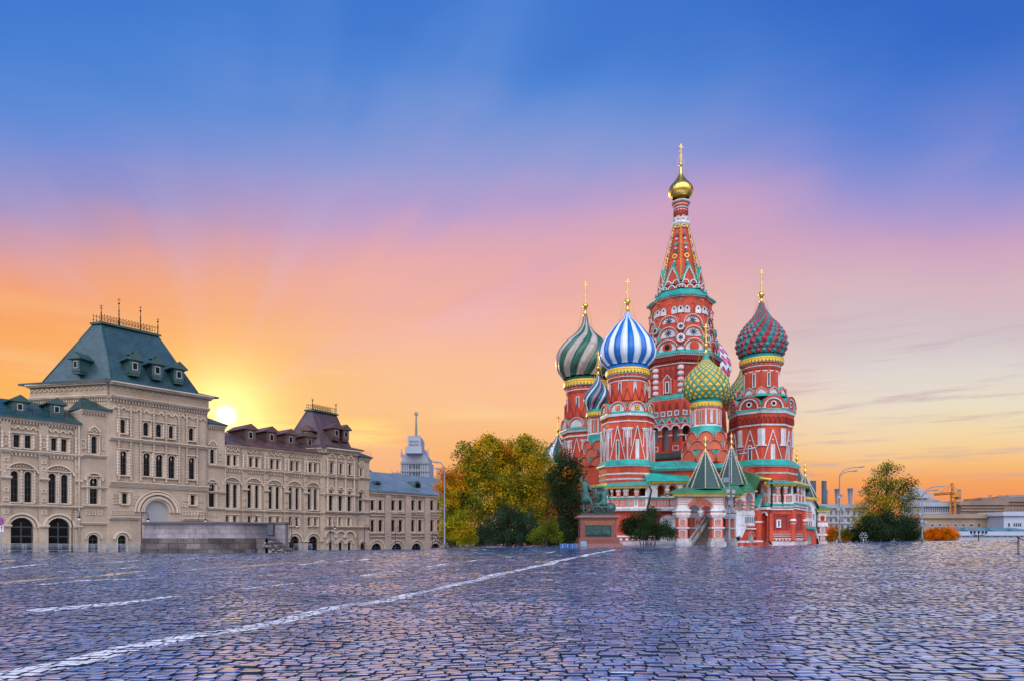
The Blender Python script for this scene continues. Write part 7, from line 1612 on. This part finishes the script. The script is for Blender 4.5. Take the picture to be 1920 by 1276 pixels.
# ================================================================== lamps
def tall_lamp(px, d, ybase, yarc, heads, label, flood=None, group='tall double street lamps', box=None, mast=GREYM, mirror=False):
    x, y = fp(px, d); zb = g1(x, y) - .2 if g1(x, y) > -3 else -6; root = thing('street_lamp', label, 'street lamp', (x, y, zb), group); Z = lambda q: P3(0, q, d).z; k = d / F
    mb = MB(); mb.tube([(x, y, zb), (x, y, zb + 1.2), (x, y, zb + 1.25), (x, y, Z(yarc))], [.16, .15, .11, .075], mast, 10); mb.build('pole', root)
    for i, (hx, hy) in enumerate(heads):
        mb = MB(); z0 = Z(yarc) - i * .5; X1 = x + (hx - px) * k; Z1 = Z(hy); dx = X1 - x
        pts = [Vector((x, y, z0 - .8))] + [Vector((x + dx * (1 - cos(t)) , y + (i - .5) * .3 * t, z0 + (Z1 - z0) * sin(t))) for t in [j * PI / 2 / 8 for j in range(9)]]; pts[-1].x = X1; pts = [pts[0]] + [Vector((x + (dx * ((j / 8) ** 1.9)), p.y, p.z)) for j, p in enumerate(pts[1:])]
        mb.tube(pts, [.07] + [.055] * 8 + [.045], mast, 8); o = mb.build('arm', root)
        mb = MB(); s = 1 if dx > 0 else -1; c = pts[-1]; prof = [(-.35, .06), (-.15, .12), (.15, .19), (.5, .20), (.75, .12), (.82, .02)]
        b = len(mb.v)
        for (t, r) in prof:
            for q in range(10): a = 2 * PI * q / 10; mb.v.append((c.x + s * t, c.y + r * cos(a), c.z + t * .14 + r * .62 * sin(a)))
        for j in range(5):
            for q in range(10): q2 = (q + 1) % 10; mb.face((b + j * 10 + q, b + j * 10 + q2, b + (j + 1) * 10 + q2, b + (j + 1) * 10 + q), GALV if q < 5 else GREYM, True)
        mb.build('lamp_head', o)
    if flood:
        for (fx, fy, s) in flood:
            mb = MB(); c = Vector((x + (fx - px) * k, y - .35, Z(fy))); dv = Vector(((fx - px) * .04, -1, -.1)).normalized(); mb.tube([c - dv * -.02, c - dv * .25, c - dv * .45], [s, s * .8, s * .35], GREYM, 14); mb.tube([c + dv * .02, c + dv * .06], [s * .93, s * .9], GALV, 14); mb.tube([c - dv * .3, (x, y, Z(fy) - .1)], .04, GREYM, 5); mb.build('floodlight', root)
    if box:
        for (bx0, by0, w, h) in box: mb = MB(); mb.box((x + (bx0 - px) * k, y - .16, Z(by0)), (w, .3, h), GREYM); mb.build('control_box', root)
    return root
tall_lamp(833.5, 88, 1027, 884, [(822, 866), (826, 878)], 'tall curved double lamp in front of the orange tree', box=None)
tall_lamp(1367.5, 74, 1024, 856, [(1404, 841), (1393, 849)], 'tall lamp with floodlights in front of the cathedral porch', flood=[(1363, 920, .24), (1373, 921, .24), (1365, 929, .14), (1372, 929, .14)], box=[(1368, 942, .5, .45), (1360, 899, .62, .52), (1358, 958, .3, .3), (1374, 958, .3, .3)])
tall_lamp(1574, 108, 1018, 892, [(1610, 875), (1600, 882)], 'tall curved double lamp right of the cathedral', flood=[(1570, 953, .34), (1579, 953, .34), (1571, 931, .26), (1577, 929, .26)], box=[(1575, 971, .8, .7)])
tall_lamp(1729, 106, 1014, 930, [(1761, 911), (1752, 918)], 'tall curved double lamp right of the airy tree', flood=[(1726, 976, .26), (1733, 978, .28), (1723, 962, .26)], box=[(1729, 981, .8, .9)])
tall_lamp(1703, 190, 1014, 925, [(1722, 906), (1714, 907)], 'distant double lamp rising behind the airy tree')
def post_lamp(px, off, h, label, mirror=1):
    s = sx_(px, off); p = GA.pos(s, 0, off); x, y = p.x, p.y; z = g1(x, y) - .15; root = thing('ornate_lamp', label, 'lamp post', (x, y, z), 'black lamp posts along the arcade')
    mb = MB(); mb.lathe(x, y, [(z, .20), (z + .25, .20), (z + .3, .13), (z + .9, .11), (z + 1.0, .15), (z + 1.1, .08), (z + h * .78, .05)], 8, 0, IRON, True); zt = z + h * .78; pts = [Vector((x, y, zt - .1))]
    R = h * .085
    for j in range(11): t = PI - PI * 1.15 * j / 10; pts.append(Vector((x + R + R * cos(t), y, zt + h * .10 + R * sin(t) * 1.2)))
    mb.tube(pts, .04, IRON, 6); mb.tube([Vector((x + R + R * .5 * cos(t), y, zt + h * .10 + R * .5 * sin(t))) for t in [j * .5 for j in range(11)]], .025, IRON, 5); mb.build('post', root)
    q = pts[-1]; mb = MB(); mb.lathe(q.x, q.y, [(q.z - .32, .22), (q.z - .18, .20), (q.z - .02, .06), (q.z + .05, .03)], 10, 0, IRON, True); o = mb.build('lamp_shade', root)
    mb = MB(); mb.ball((q.x, q.y, q.z - .40), .20, GLOBE, 12, 8); mb.build('globe', o); return root
for px, h, l in ((135, 6.0, 'black post lamp with a scrolled arm before the second arched shopfront'), (265, 6.0, 'black post lamp with a scrolled arm left of the stone platform'), (373, 6.2, 'lamp head showing above the left half of the stone platform'),
                 (468, 6.2, 'lamp head showing above the right half of the stone platform'), (547, 5.6, 'black post lamp right of the platform steps'), (619, 5.4, 'black post lamp at the corner of the end pavilion'), (683, 4.9, 'black post lamp where the arcade meets the office block'),
                 (741, 4.6, 'black post lamp before the middle of the office block'), (811, 4.4, 'black post lamp at the right end of the office block')): post_lamp(px, 3.6, h, l)
# ================================================================== barriers, signs, bollard
def barrier(px, label, proto=None):
    s = sx_(px, 6.5); p = GA.pos(s, 0, 6.5); z = g1(p.x, p.y); ang = math.atan2(GA.u.y, GA.u.x)
    if proto: return dup(proto, (p.x, p.y, z), label, ang)
    root = thing('crowd_barrier', label, 'barrier', (p.x, p.y, z), 'steel crowd barriers in front of the arcade', ang); f = ((p.x, p.y, z), (cos(ang), sin(ang)), (sin(ang), -cos(ang)))
    def W(a, v, n=0): return (p.x + cos(ang) * a + sin(ang) * n, p.y + sin(ang) * a - cos(ang) * n, z + v)
    mb = MB(); mb.tube([W(-1.15, .05), W(-1.15, .95), W(-1.05, 1.08), W(1.05, 1.08), W(1.15, .95), W(1.15, .05)], .035, GALV, 6); mb.tube([W(-1.15, .2), W(1.15, .2)], .03, GALV, 6); mb.build('frame', root)
    mb = MB()
    for i in range(17): mb.tube([W(-1.02 + i * .1275, .2), W(-1.02 + i * .1275, 1.08)], .016, GALV, 4)
    mb.build('bars', root)
    for a in (-.95, .95): mb = MB(); mb.tube([W(a, .03, .3), W(a, .2), W(a, .03, -.3)], .025, GALV, 4); mb.build('foot', root)
    return root
bl = ['leftmost crowd barrier at the edge of the picture', 'crowd barrier before the first arched shopfront', 'crowd barrier between the two arched shopfronts', 'crowd barrier before the second arched shopfront', 'crowd barrier under the rain pipe', 'crowd barrier before the small arched door beside the rain pipe', 'crowd barrier left of the small pavilion door', 'crowd barrier before the small pavilion door', 'crowd barrier ending at the stone platform']
pr = None
for i, l in enumerate(bl): o = barrier(-8 + i * 37.0 - i * i * .7, l, pr); pr = pr or o
x, y = fp(557, 84); 
def pix_barrier(px, d, label, w=2.2, ang=0):
    x, y = fp(px, d); z = g1(x, y); r = dup(pr, (x, y, z), label, ang); r['group'] = 'loose steel barriers'; r.scale = (1, 1, .62) if px > 700 else (1, 1, 1); return r
pix_barrier(568, 88, 'steel barrier at the foot of the platform steps')
for i, (px, d, l) in enumerate(((1172, 72.5, 'short steel barrier under the bush, nearest the monument'), (1212, 72.5, 'steel barrier under the middle of the spreading bush'), (1252, 72.5, 'steel barrier under the right end of the spreading bush'))): pix_barrier(px, d, l)
def sign():
    d = 60; x, y = fp(0.5, d); z = g1(x, y); root = thing('no_stopping_sign', 'round blue no stopping sign with red cross above a white plate at the left edge', 'road sign', (x, y, z)); Z = lambda q: P3(0, q, d).z
    rb, bb = mat('sign_red', (.55, .02, .02), .4, .03), mat('sign_blue', (.02, .08, .42), .4, .03)
    mb = MB(); mb.tube([(x, y + .08, z), (x, y + .08, Z(968))], .04, GALV, 8); mb.build('pole', root); c = Z(976); fr = ((x, y, c), (1, 0), (0, -1)); R = .36
    circ = lambda r: [(r * cos(q * PI / 14), r * sin(q * PI / 14)) for q in range(28)]
    mb = MB(); mb.prism(fr, circ(R), -.03, 0, rb, GALV, True); mb.prism(fr, circ(R * .82), 0, .006, bb); 
    for a in (PI / 4, -PI / 4): mb.strip(fr, (-R * .84 * cos(a), -R * .84 * sin(a)), (R * .84 * cos(a), R * .84 * sin(a)), .07, .006, .012, rb)
    mb.build('sign_disc', root); mb = MB(); fr2 = ((x, y, Z(990.5)), (1, 0), (0, -1)); mb.rect(fr2, -.32, .32, -.28, .28, -.02, 0, WHT); mb.ring(fr2, -.31, .31, -.27, .27, .02, 0, .006, IRON)
    mb.strip(fr2, (.12, -.18), (.12, .12), .06, 0, .006, IRON); mb.prism(fr2, [(0, .08), (.24, .08), (.12, .22)], 0, .006, IRON); mb.strip(fr2, (-.16, -.18), (-.16, .18), .05, 0, .006, bb); mb.build('arrow_plate', root)
sign()
def bollards():
    d = 36.5; x, y = fp(1909.5, d); z = g1(x, y); bm_ = mat('weathered_brass_post', (.14, .09, .06), .5, .2, 3, metal=.5)
    root = thing('chain_bollard', 'thin bronze post holding a chain at the right edge of the square', 'bollard', (x, y, z)); mb = MB()
    mb.lathe(x, y, [(z, .16), (z + .03, .15), (z + .06, .045), (z + .82, .042), (z + .86, .065), (z + .93, .07), (z + .98, .03)], 12, 0, bm_, True); mb.build('post', root)
    mb = MB(); N = 26; q = []
    for i in range(N + 1): t = i / N; X = x + 2.4 * t; q.append(Vector((X, y + .4 * t, g1(X, y) * .5 + z * .5 + .88 - 1.3 * t * (1 - t))))
    for i in range(N): a, b = q[i], q[i + 1]; mb.tube([a, a.lerp(b, .5) + Vector((0, .02 if i % 2 else -.02, .015)), b + Vector((0, 0, -.01))], [.02, .032, .02], bm_, 5)
    mb.build('chain', root)
bollards()
def low_things():
    d = 71; bl_ = mat('blue_tarpaulin', (.02, .09, .30), .6, .2, 1.5, bump=.02); x, y = fp(1067, d); z = g1(x, y); mb = MB(); k = d / F
    pts = [(-17 * k, 0), (17 * k, 0), (17 * k, .40), (10 * k, .46), (0, .42), (-9 * k, .47), (-17 * k, .40)]; mb.prism(((x, y, z), (1, 0), (0, -1)), pts, -.9, 0, bl_, bl_, True)
    for a in (-12, -3, 6, 14): mb.rect(((x, y, z), (1, 0), (0, -1)), a * k - .02, a * k + .02, .02, .4, 0, .03, GALV)
    tag(mb.build('covered_barrier', None), 'long low barrier under blue sheeting left of the monument', 'barrier')
    d = 69.5; x, y = fp(1094.5, d); z = g1(x, y); root = thing('info_board', 'small standing board with a pale blue face before the pedestal', 'information board', (x, y, z)); fr = ((x, y, z), (1, 0), (0, -1.0)); pb = mat('pale_blue_board', (.16, .34, .44), .5, .15, 2)
    mb = MB(); mb.rect(fr, -.31, .31, .12, .70, -.06, 0, GREYM); mb.build('frame', root); mb = MB(); mb.rect(fr, -.28, .28, .15, .67, 0, .01, pb)
    for i in range(5): mb.rect(fr, -.2, .2 - (i % 2) * .1, .24 + i * .08, .26 + i * .08, .01, .014, GREYM)
    mb.build('panel', root)
    for s in (-.25, .25): mb = MB(); mb.rect(fr, s - .03, s + .03, 0, .14, -.1, .0, GREYM); mb.build('foot', root)
    # scrolled white stand and dark lantern cluster on the crest
    x, y = fp(1619, 103); z = g1(x, y); root = thing('flower_stand', 'grey wrought metal stand with ring shapes on the crest under the airy tree', 'metal stand', (x, y, z)); mb = MB(); mb.tube([(x, y, z - .2), (x, y, z + .6)], .05, GALV, 5)
    for a in range(6): t = a * PI / 3; c = Vector((x + .42 * cos(t), y, z + .95 + .42 * sin(t))); mb.tube([c + Vector((.2 * cos(q * PI / 5), 0, .2 * sin(q * PI / 5))) for q in range(11)], .035, GALV, 4)
    mb.build('rings', root)
    x, y = fp(1835, 100); z = g1(x, y); root = thing('lantern_cluster', 'short black lantern post with several globes before the white low building', 'lamp post', (x, y, z)); mb = MB(); mb.tube([(x, y, z - .3), (x, y, z + 1.3)], .07, IRON, 6)
    for k_ in (-1.1, -.6, 0, .6, 1.1): mb.tube([(x, y, z + .7), (x + k_ * .5, y, z + .75), (x + k_, y, z + 1.0)], .04, IRON, 5)
    mb.build('post', root)
    for k_ in (-1.1, -.6, 0, .6, 1.1): mb = MB(); mb.lathe(x + k_, y, [(z + 1.0, .06), (z + 1.15, .17), (z + 1.35, .14), (z + 1.42, .03)], 8, 0, IRON, True); mb.build('lantern', root)
low_things()
# ================================================================== far buildings
RR = lambda x, y: (1480 + x / 4.364, 820 + y / 4.364)
BEIG, BROWN, PALE, TANW, WHB = mat('pale_grey_stucco', (.33, .32, .32), .9, .1, .1), mat('brown_stucco', (.25, .17, .125), .9, .12, .1), mat('pale_tower_stone', (.33, .34, .38), .9, .08, .05), mat('tan_wall', (.33, .235, .16), .9, .1, .1), mat('bluish_white_wall', (.40, .43, .50), .9, .06, .1)
CONC = mat('chimney_metal', (.22, .24, .28), .6, .12, .2); FWIN = mat('far_window', (.05, .065, .085), .4, .3, .5); SEA = mat('teal_low_roof', (.08, .22, .26), .5, .15, .3)
def far(name, label, px0, px1, y0, d, m, wins, dep=14, conv=RR, base=-8, group=None, trims=(), wname='window', roofm=None, arched=False, d2=None):
    A = fp(conv(px0, 0)[0], d); B = fp(conv(px1, 0)[0], d2 or d); fa = Fac(A, B); V = lambda y: fa.uv(*conv((px0 + px1) / 2, y))[1]; S = lambda x: fa.uv(*conv(x, 0))[0]
    root = thing(name, label, 'building', (A[0] / 2 + B[0] / 2, d, base), group); mb = MB(); f = fa.fr(); v1 = V(y0)
    mb.prism(f, [(0, base), (0, v1), (fa.L, v1), (fa.L, base)], -dep, 0, m, m, True); e = .0035 * d
    mb.rect(f, -e, fa.L + e, v1 - e * 1.2, v1 + e * .5, -dep - e, e, m)
    for y in trims: mb.rect(f, 0, fa.L, V(y) - e * .35, V(y) + e * .35, 0, e * .6, m)
    mb.build('wall', root)
    for (x, y, w, h) in wins:
        s0, s1, a, b = S(x - w / 2), S(x + w / 2), V(y + h / 2), V(y - h / 2); mb = MB(); mb.prism(f, opening(s0, s1, a, b, 'a' if arched else 'r'), 0, .03, FWIN)
        mb.ring(f, s0, s1, a, b, (s1 - s0) * .1, .03, .1, WHB) if w > 18 else None
        mb.build(wname, root)
    return root, fa, V, S
# block with chimneys behind the cathedral
w = [(x, y, 17, h) for y, h in ((672, 26), (735, 42)) for x in (300, 340, 385, 433, 482, 528, 575)] + [(x, 610, 12, 32) for x in (340, 385, 433, 482, 528, 575)]
far('office_building', 'pale grey office block with tall windows right of the cathedral', 235, 640, 552, 240, BEIG, w, trims=(640, 695))
r2 = RR(540, 525)
for i, (x0, x1, yt, l) in enumerate(((172, 217, 350, 'leftmost power station chimney, half hidden by the tent roof'), (265, 303, 350, 'tall power station chimney with a shorter duct beside it'), (372, 412, 416, 'short flared chimney behind the tall lamp'), (477, 519, 411, 'rightmost short flared chimney on the office block'))):
    d = 330; cx = (x0 + x1) / 2; X, Y = fp(RR(cx, 0)[0], d); hw = (x1 - x0) / 2 / 4.364 * d / F; Z = lambda y: P3(*RR(0, y), d).z; root = thing('power_station_chimney', l, 'chimney', (X, Y, -8), 'grey chimneys above the office block'); mb = MB()
    if yt > 400: mb.lathe(X, Y, [(-8, hw * .62), (Z(545), hw * .66), (Z(480), hw * .85), (Z(yt + 6), hw), (Z(yt + 5), hw * 1.08), (Z(yt), hw * 1.08)], 20, 0, CONC, True)
    else: mb.lathe(X, Y, [(-8, hw * .95), (Z(yt + 5), hw), (Z(yt + 4), hw * 1.1), (Z(yt), hw * 1.1)], 20, 0, CONC, True)
    mb.build('stack', root)
    if i == 1: mb = MB(); mb.lathe(X + hw * 1.5, Y + 1, [(-8, hw * .45), (Z(500), hw * .5), (Z(425), hw * .55), (Z(422), hw * .6)], 14, 0, CONC, True); mb.build('duct', root)
# pale tower block behind the airy tree
root, fa, V, S = far('tower_block', 'pale stepped tower block with a crowded roof left of the crane', 1028, 1128, 470, 420, PALE, [(1050 + i * 14, y, 5, 20) for i in range(5) for y in (500, 540, 580)])
mb = MB(); f = fa.fr(); [mb.rect(f, S(a), S(b), V(472), V(c), -10, e, PALE) for a, b, c, e in ((1040, 1118, 425, -.5), (1056, 1100, 405, -2))]; 
for x in range(1060, 1110, 7): mb.rect(f, S(x), S(x + 2), V(408), V(396 + (x * 7) % 9), -5, -4.7, CONC)
mb.build('roof_storey', root); root, fa, V, S = far('tower_block', 'narrow pale annex joined to the right of the stepped tower block', 1128, 1176, 505, 425, PALE, [(1140 + i * 12, y, 5, 14) for i in range(3) for y in (520, 550, 580)], trims=(530,))
mb = MB(); f = fa.fr(); mb.rect(f, S(1132), S(1168), V(506), V(448), -8, -1, PALE); mb.build('roof_storey', root)
root, fa, V, S = far('ministry_building', 'long pale building with closely set pilasters behind the crane', 1078, 1395, 538, 380, PALE, [(1090 + i * 17.5, 585, 7, 50) for i in range(17)], trims=(552, 615))
mb = MB(); f = fa.fr(); mb.rect(f, S(1180), S(1320), V(540), V(518), -20, -6, CONC); mb.rect(f, S(1250), S(1310), V(520), V(502), -18, -8, CONC); mb.build('roof_storey', root)
root, fa, V, S = far('ministry_building', 'long brown building with rows of small windows right of the crane', 1400, 1760, 527, 372, BROWN, [(1415 + i * 19, y, 6, 13) for i in range(18) for y in (556, 580, 604)], trims=(568, 592))
mb = MB(); f = fa.fr(); mb.rect(f, S(1372), S(1470), V(530), V(514), -18, -5, BROWN); mb.build('roof_storey', root)
root, fa, V, S = far('apartment_block', 'taller brown block at the right edge with stepped roof', 1580, 1990, 500, 420, BROWN, [(1600 + i * 22, 512, 6, 8) for i in range(14)] + [(1790 + i * 26, y, 10, 14) for i in range(6) for y in (556, 588)], trims=(522, 540))
mb = MB(); f = fa.fr(); mb.rect(f, S(1735), S(1990), V(502), V(478), -18, -3, BROWN); mb.rect(f, S(1850), S(1990), V(480), V(460), -16, -6, CONC)
for x in (1630, 1715, 1775, 1800, 1838, 1870, 1900): mb.rect(f, S(x), S(x + 5), V(500), V(466 + (x % 7) * 3 - 8), -9, -7, CONC)
mb.build('roof_storey', root)
root, fa, V, S = far('garage_building', 'low tan building with a row of arched windows', 1078, 1752, 634, 300, TANW, [(x, 714, 34, 24) for x in (1169, 1231, 1295, 1360, 1424, 1489)] + [(1553, 712, 14, 26), (1640, 708, 14, 34), (1708, 708, 14, 34)], trims=(642,), arched=True)
far('white_annex', 'bluish white block with a wide window at the right edge', 1755, 1990, 614, 290, WHB, [(1797, 711, 16, 28), (1840, 711, 12, 28), (1858, 711, 12, 28), (1876, 711, 12, 28), (1892, 711, 12, 28), (1950, 711, 16, 28)])
root, fa, V, S = far('riverside_house', 'low white building with a long teal roof at the right edge', 1355, 1990, 775, 200, WHB, [(x, 800, 7, 24) for x in (1378, 1392, 1408, 1424, 1446, 1462, 1515, 1530, 1615, 1632, 1680, 1697, 1714, 1758, 1774, 1800, 1815, 1862, 1878, 1900)], dep=10)
mb = MB(); slab(mb, [fa.pos(-1, V(774), .6), fa.pos(fa.L + 1, V(774), .6), fa.pos(fa.L + 1, V(733), -8), fa.pos(2.5, V(738), -8)], .3, SEA)
for x in (1500, 1710, 1870): c = fa.pos(S(x), V(748), -3); mb.prism(((c.x, c.y, c.z), (fa.u.x, fa.u.y), (fa.n.x, fa.n.y)), [(-.8, -.2), (.8, -.2), (0, .6)], -2, .3, SEA)
mb.build('roof', root)
def crane():
    d = 330; OR = mat('orange_crane_paint', (.62, .22, .02), .5, .15, .5); X = fp(RR(1339, 0)[0], d)[0]; Z = lambda y: P3(*RR(0, y), d).z; PX = lambda x: fp(RR(x, 0)[0], d)[0]; root = thing('tower_crane', 'orange lattice tower crane above the tan building', 'crane', (X, d, -8))
    def lattice(mb, p, q, w, n, r):
        p, q = Vector(p), Vector(q); ax = (q - p).normalized(); u = ax.orthogonal().normalized(); v = ax.cross(u); cs = [(u * a + v * b) * w / 2 for a, b in ((1, 1), (-1, 1), (-1, -1), (1, -1))]
        for c in cs: mb.tube([p + c, q + c], r, OR, 4)
        for i in range(n):
            a, b = p.lerp(q, i / n), p.lerp(q, (i + 1) / n)
            for k in range(4): mb.tube([a + cs[k], b + cs[(k + 1) % 4]], r * .6, OR, 3); mb.tube([a + cs[k], a + cs[(k + 1) % 4]], r * .6, OR, 3)
    mb = MB(); lattice(mb, (X, d, -8), (X, d, Z(455)), 1.9, 18, .15); mb.box((X, d, Z(560)), (3.2, 3.2, (Z(500) - Z(622))), OR) if False else None; mb.build('mast', root)
    mb = MB(); lattice(mb, (PX(1185), d, Z(461)), (PX(1390), d, Z(447)), .9, 30, .10); mb.build('jib', root)
    mb = MB(); lattice(mb, (PX(1337), d, Z(450)), (PX(1333), d, Z(368)), .8, 8, .12); mb.build('apex', root)
    mb = MB(); mb.box((PX(1380), d, Z(463)), (2.0, 1.6, 5.0), GREYM); mb.build('counterweight', root); mb = MB(); mb.box((PX(1350), d - 1.4, Z(462)), (3.2, 2.2, 2.6), OR); mb.build('cab', root)
    mb = MB(); [mb.tube([(PX(1333), d, Z(370)), (PX(e), d, Z(455))], .07, IRON, 3) for e in (1225, 1275, 1385)]; mb.build('tie_bar', root)
crane()
# skyscraper on the skyline beyond the office block
def skyscraper():
    d = 1000; St = mat('far_pale_stone', (.33, .35, .40), .9, .05, .02); St2 = mat('far_spire_stone', (.16, .20, .19), .8, .05, .02); Z = lambda y: P3(*R2(0, y), d).z; PX = lambda x: fp(R2(x, 0)[0], d)[0]; k = d / F / 3.752
    X = PX(1577); root = thing('high_rise', 'far pale stepped high rise with a tall spire between office block and golden tree', 'skyscraper', (X, d, -10)); mb = MB()
    def B(x0, x1, y0, y1, dep, m=St, dy=0): mb.box(((PX(x0) + PX(x1)) / 2, d + dy, (Z(y0) + Z(y1)) / 2), (PX(x1) - PX(x0), dep, Z(y0) - Z(y1)), m)
    B(1480, 1675, 545, 800, 60, St, 15); B(1488, 1667, 515, 545, 54, St, 12); B(1500, 1655, 500, 515, 50, St, 10); B(1520, 1635, 455, 500, 58); B(1533, 1622, 388, 455, 44); B(1540, 1615, 375, 388, 36)
    for x in (1484, 1666): B(x - 5, x + 5, 490, 518, 6, St, -12); mb.lathe(PX(x), d - 12, [(Z(492), 5 * k), (Z(458), .5)], 8, 0, St)
    for x in range(1536, 1622, 12): mb.lathe(PX(x), d - 20, [(Z(390), 4 * k), (Z(372), .4)], 6, 0, St)
    for x in range(1496, 1664, 16): mb.lathe(PX(x), d - 12, [(Z(518), 3.5 * k), (Z(503), .4)], 6, 0, St)
    for x in range(1486, 1674, 16): mb.rect(((PX(1480), d - 15, 0), (1, 0), (0, -1)), PX(x) - PX(1480), PX(x + 5) - PX(1480), Z(800), Z(548), 0, 2, St)
    for y in (560, 615): mb.rect(((PX(1480), d - 15, 0), (1, 0), (0, -1)), -1, PX(1675) - PX(1480) + 1, Z(y + 4), Z(y), 0, 3, St)
    mb.build('wall', root)
    f = ((PX(1480), d - 15.1, 0), (1, 0), (0, -1)); f2 = ((PX(1480), d - 22.1, 0), (1, 0), (0, -1))
    for y in (580, 630):
        for x in (1548, 1572, 1590, 1607): mb = MB(); a = PX(x) - PX(1480); mb.prism(f, opening(a - 3.5 * k, a + 3.5 * k, Z(y + 14), Z(y - 13), 'a'), 0, 3, FWIN); mb.build('window', root)
    for y in (415, 438):
        for x in (1550, 1563, 1577, 1591, 1605): mb = MB(); a = PX(x) - PX(1480); mb.rect(f2, a - 2.2 * k, a + 2.2 * k, Z(y + 7), Z(y - 7), 0, .6, FWIN); mb.build('window', root)
    mb = MB(); mb.lathe(X, d, [(Z(378), 15 * k), (Z(362), 12 * k), (Z(350), 9 * k), (Z(300), 7 * k), (Z(240), 5 * k), (Z(215), 4 * k)], 12, 0, St2, True); mb.build('spire', root)
    mb = MB(); c = Z(208); pts = []
    for i in range(10): a = PI / 2 + i * PI / 5; r = (12 if i % 2 == 0 else 5) * k; pts.append((r * cos(a), r * sin(a)))
    mb.prism(((X, d, c), (1, 0), (0, -1)), pts, -1, 1, St2, St2, True); mb.archband(((X, d, c), (1, 0), (0, -1)), 0, 0, 11 * k, 14 * k, -1, 1, St2, 12); mb.archband(((X, d, c), (-1, 0), (0, -1)), 0, 0, -14 * k, -11 * k, -1, 1, St2, 12); mb.build('star', root)
    for x0, x1, l in ((1367, 1453, 'low castellated wing left of the far high rise'), (1703, 1788, 'low castellated wing right of the far high rise')):
        r2 = thing('side_wing', l, 'building', (PX((x0 + x1) / 2), d + 60, -10), 'wings of the far high rise'); mb = MB(); B(x0, x1, 615, 800, 40, St, 60); B(x0 + 3, x1 - 3, 606, 615, 34, St, 60)
        for x in (x0 + 4, (x0 + x1) / 2, x1 - 4): mb.lathe(PX(x), d + 42, [(Z(612), 6 * k), (Z(600), 4 * k), (Z(582), .4)], 6, 0, St)
        for x in range(int(x0) + 8, int(x1), 12): mb.box((PX(x), d + 42, Z(602)), (5 * k, 4, 8 * k), St)
        mb.build('wall', r2)
skyscraper()
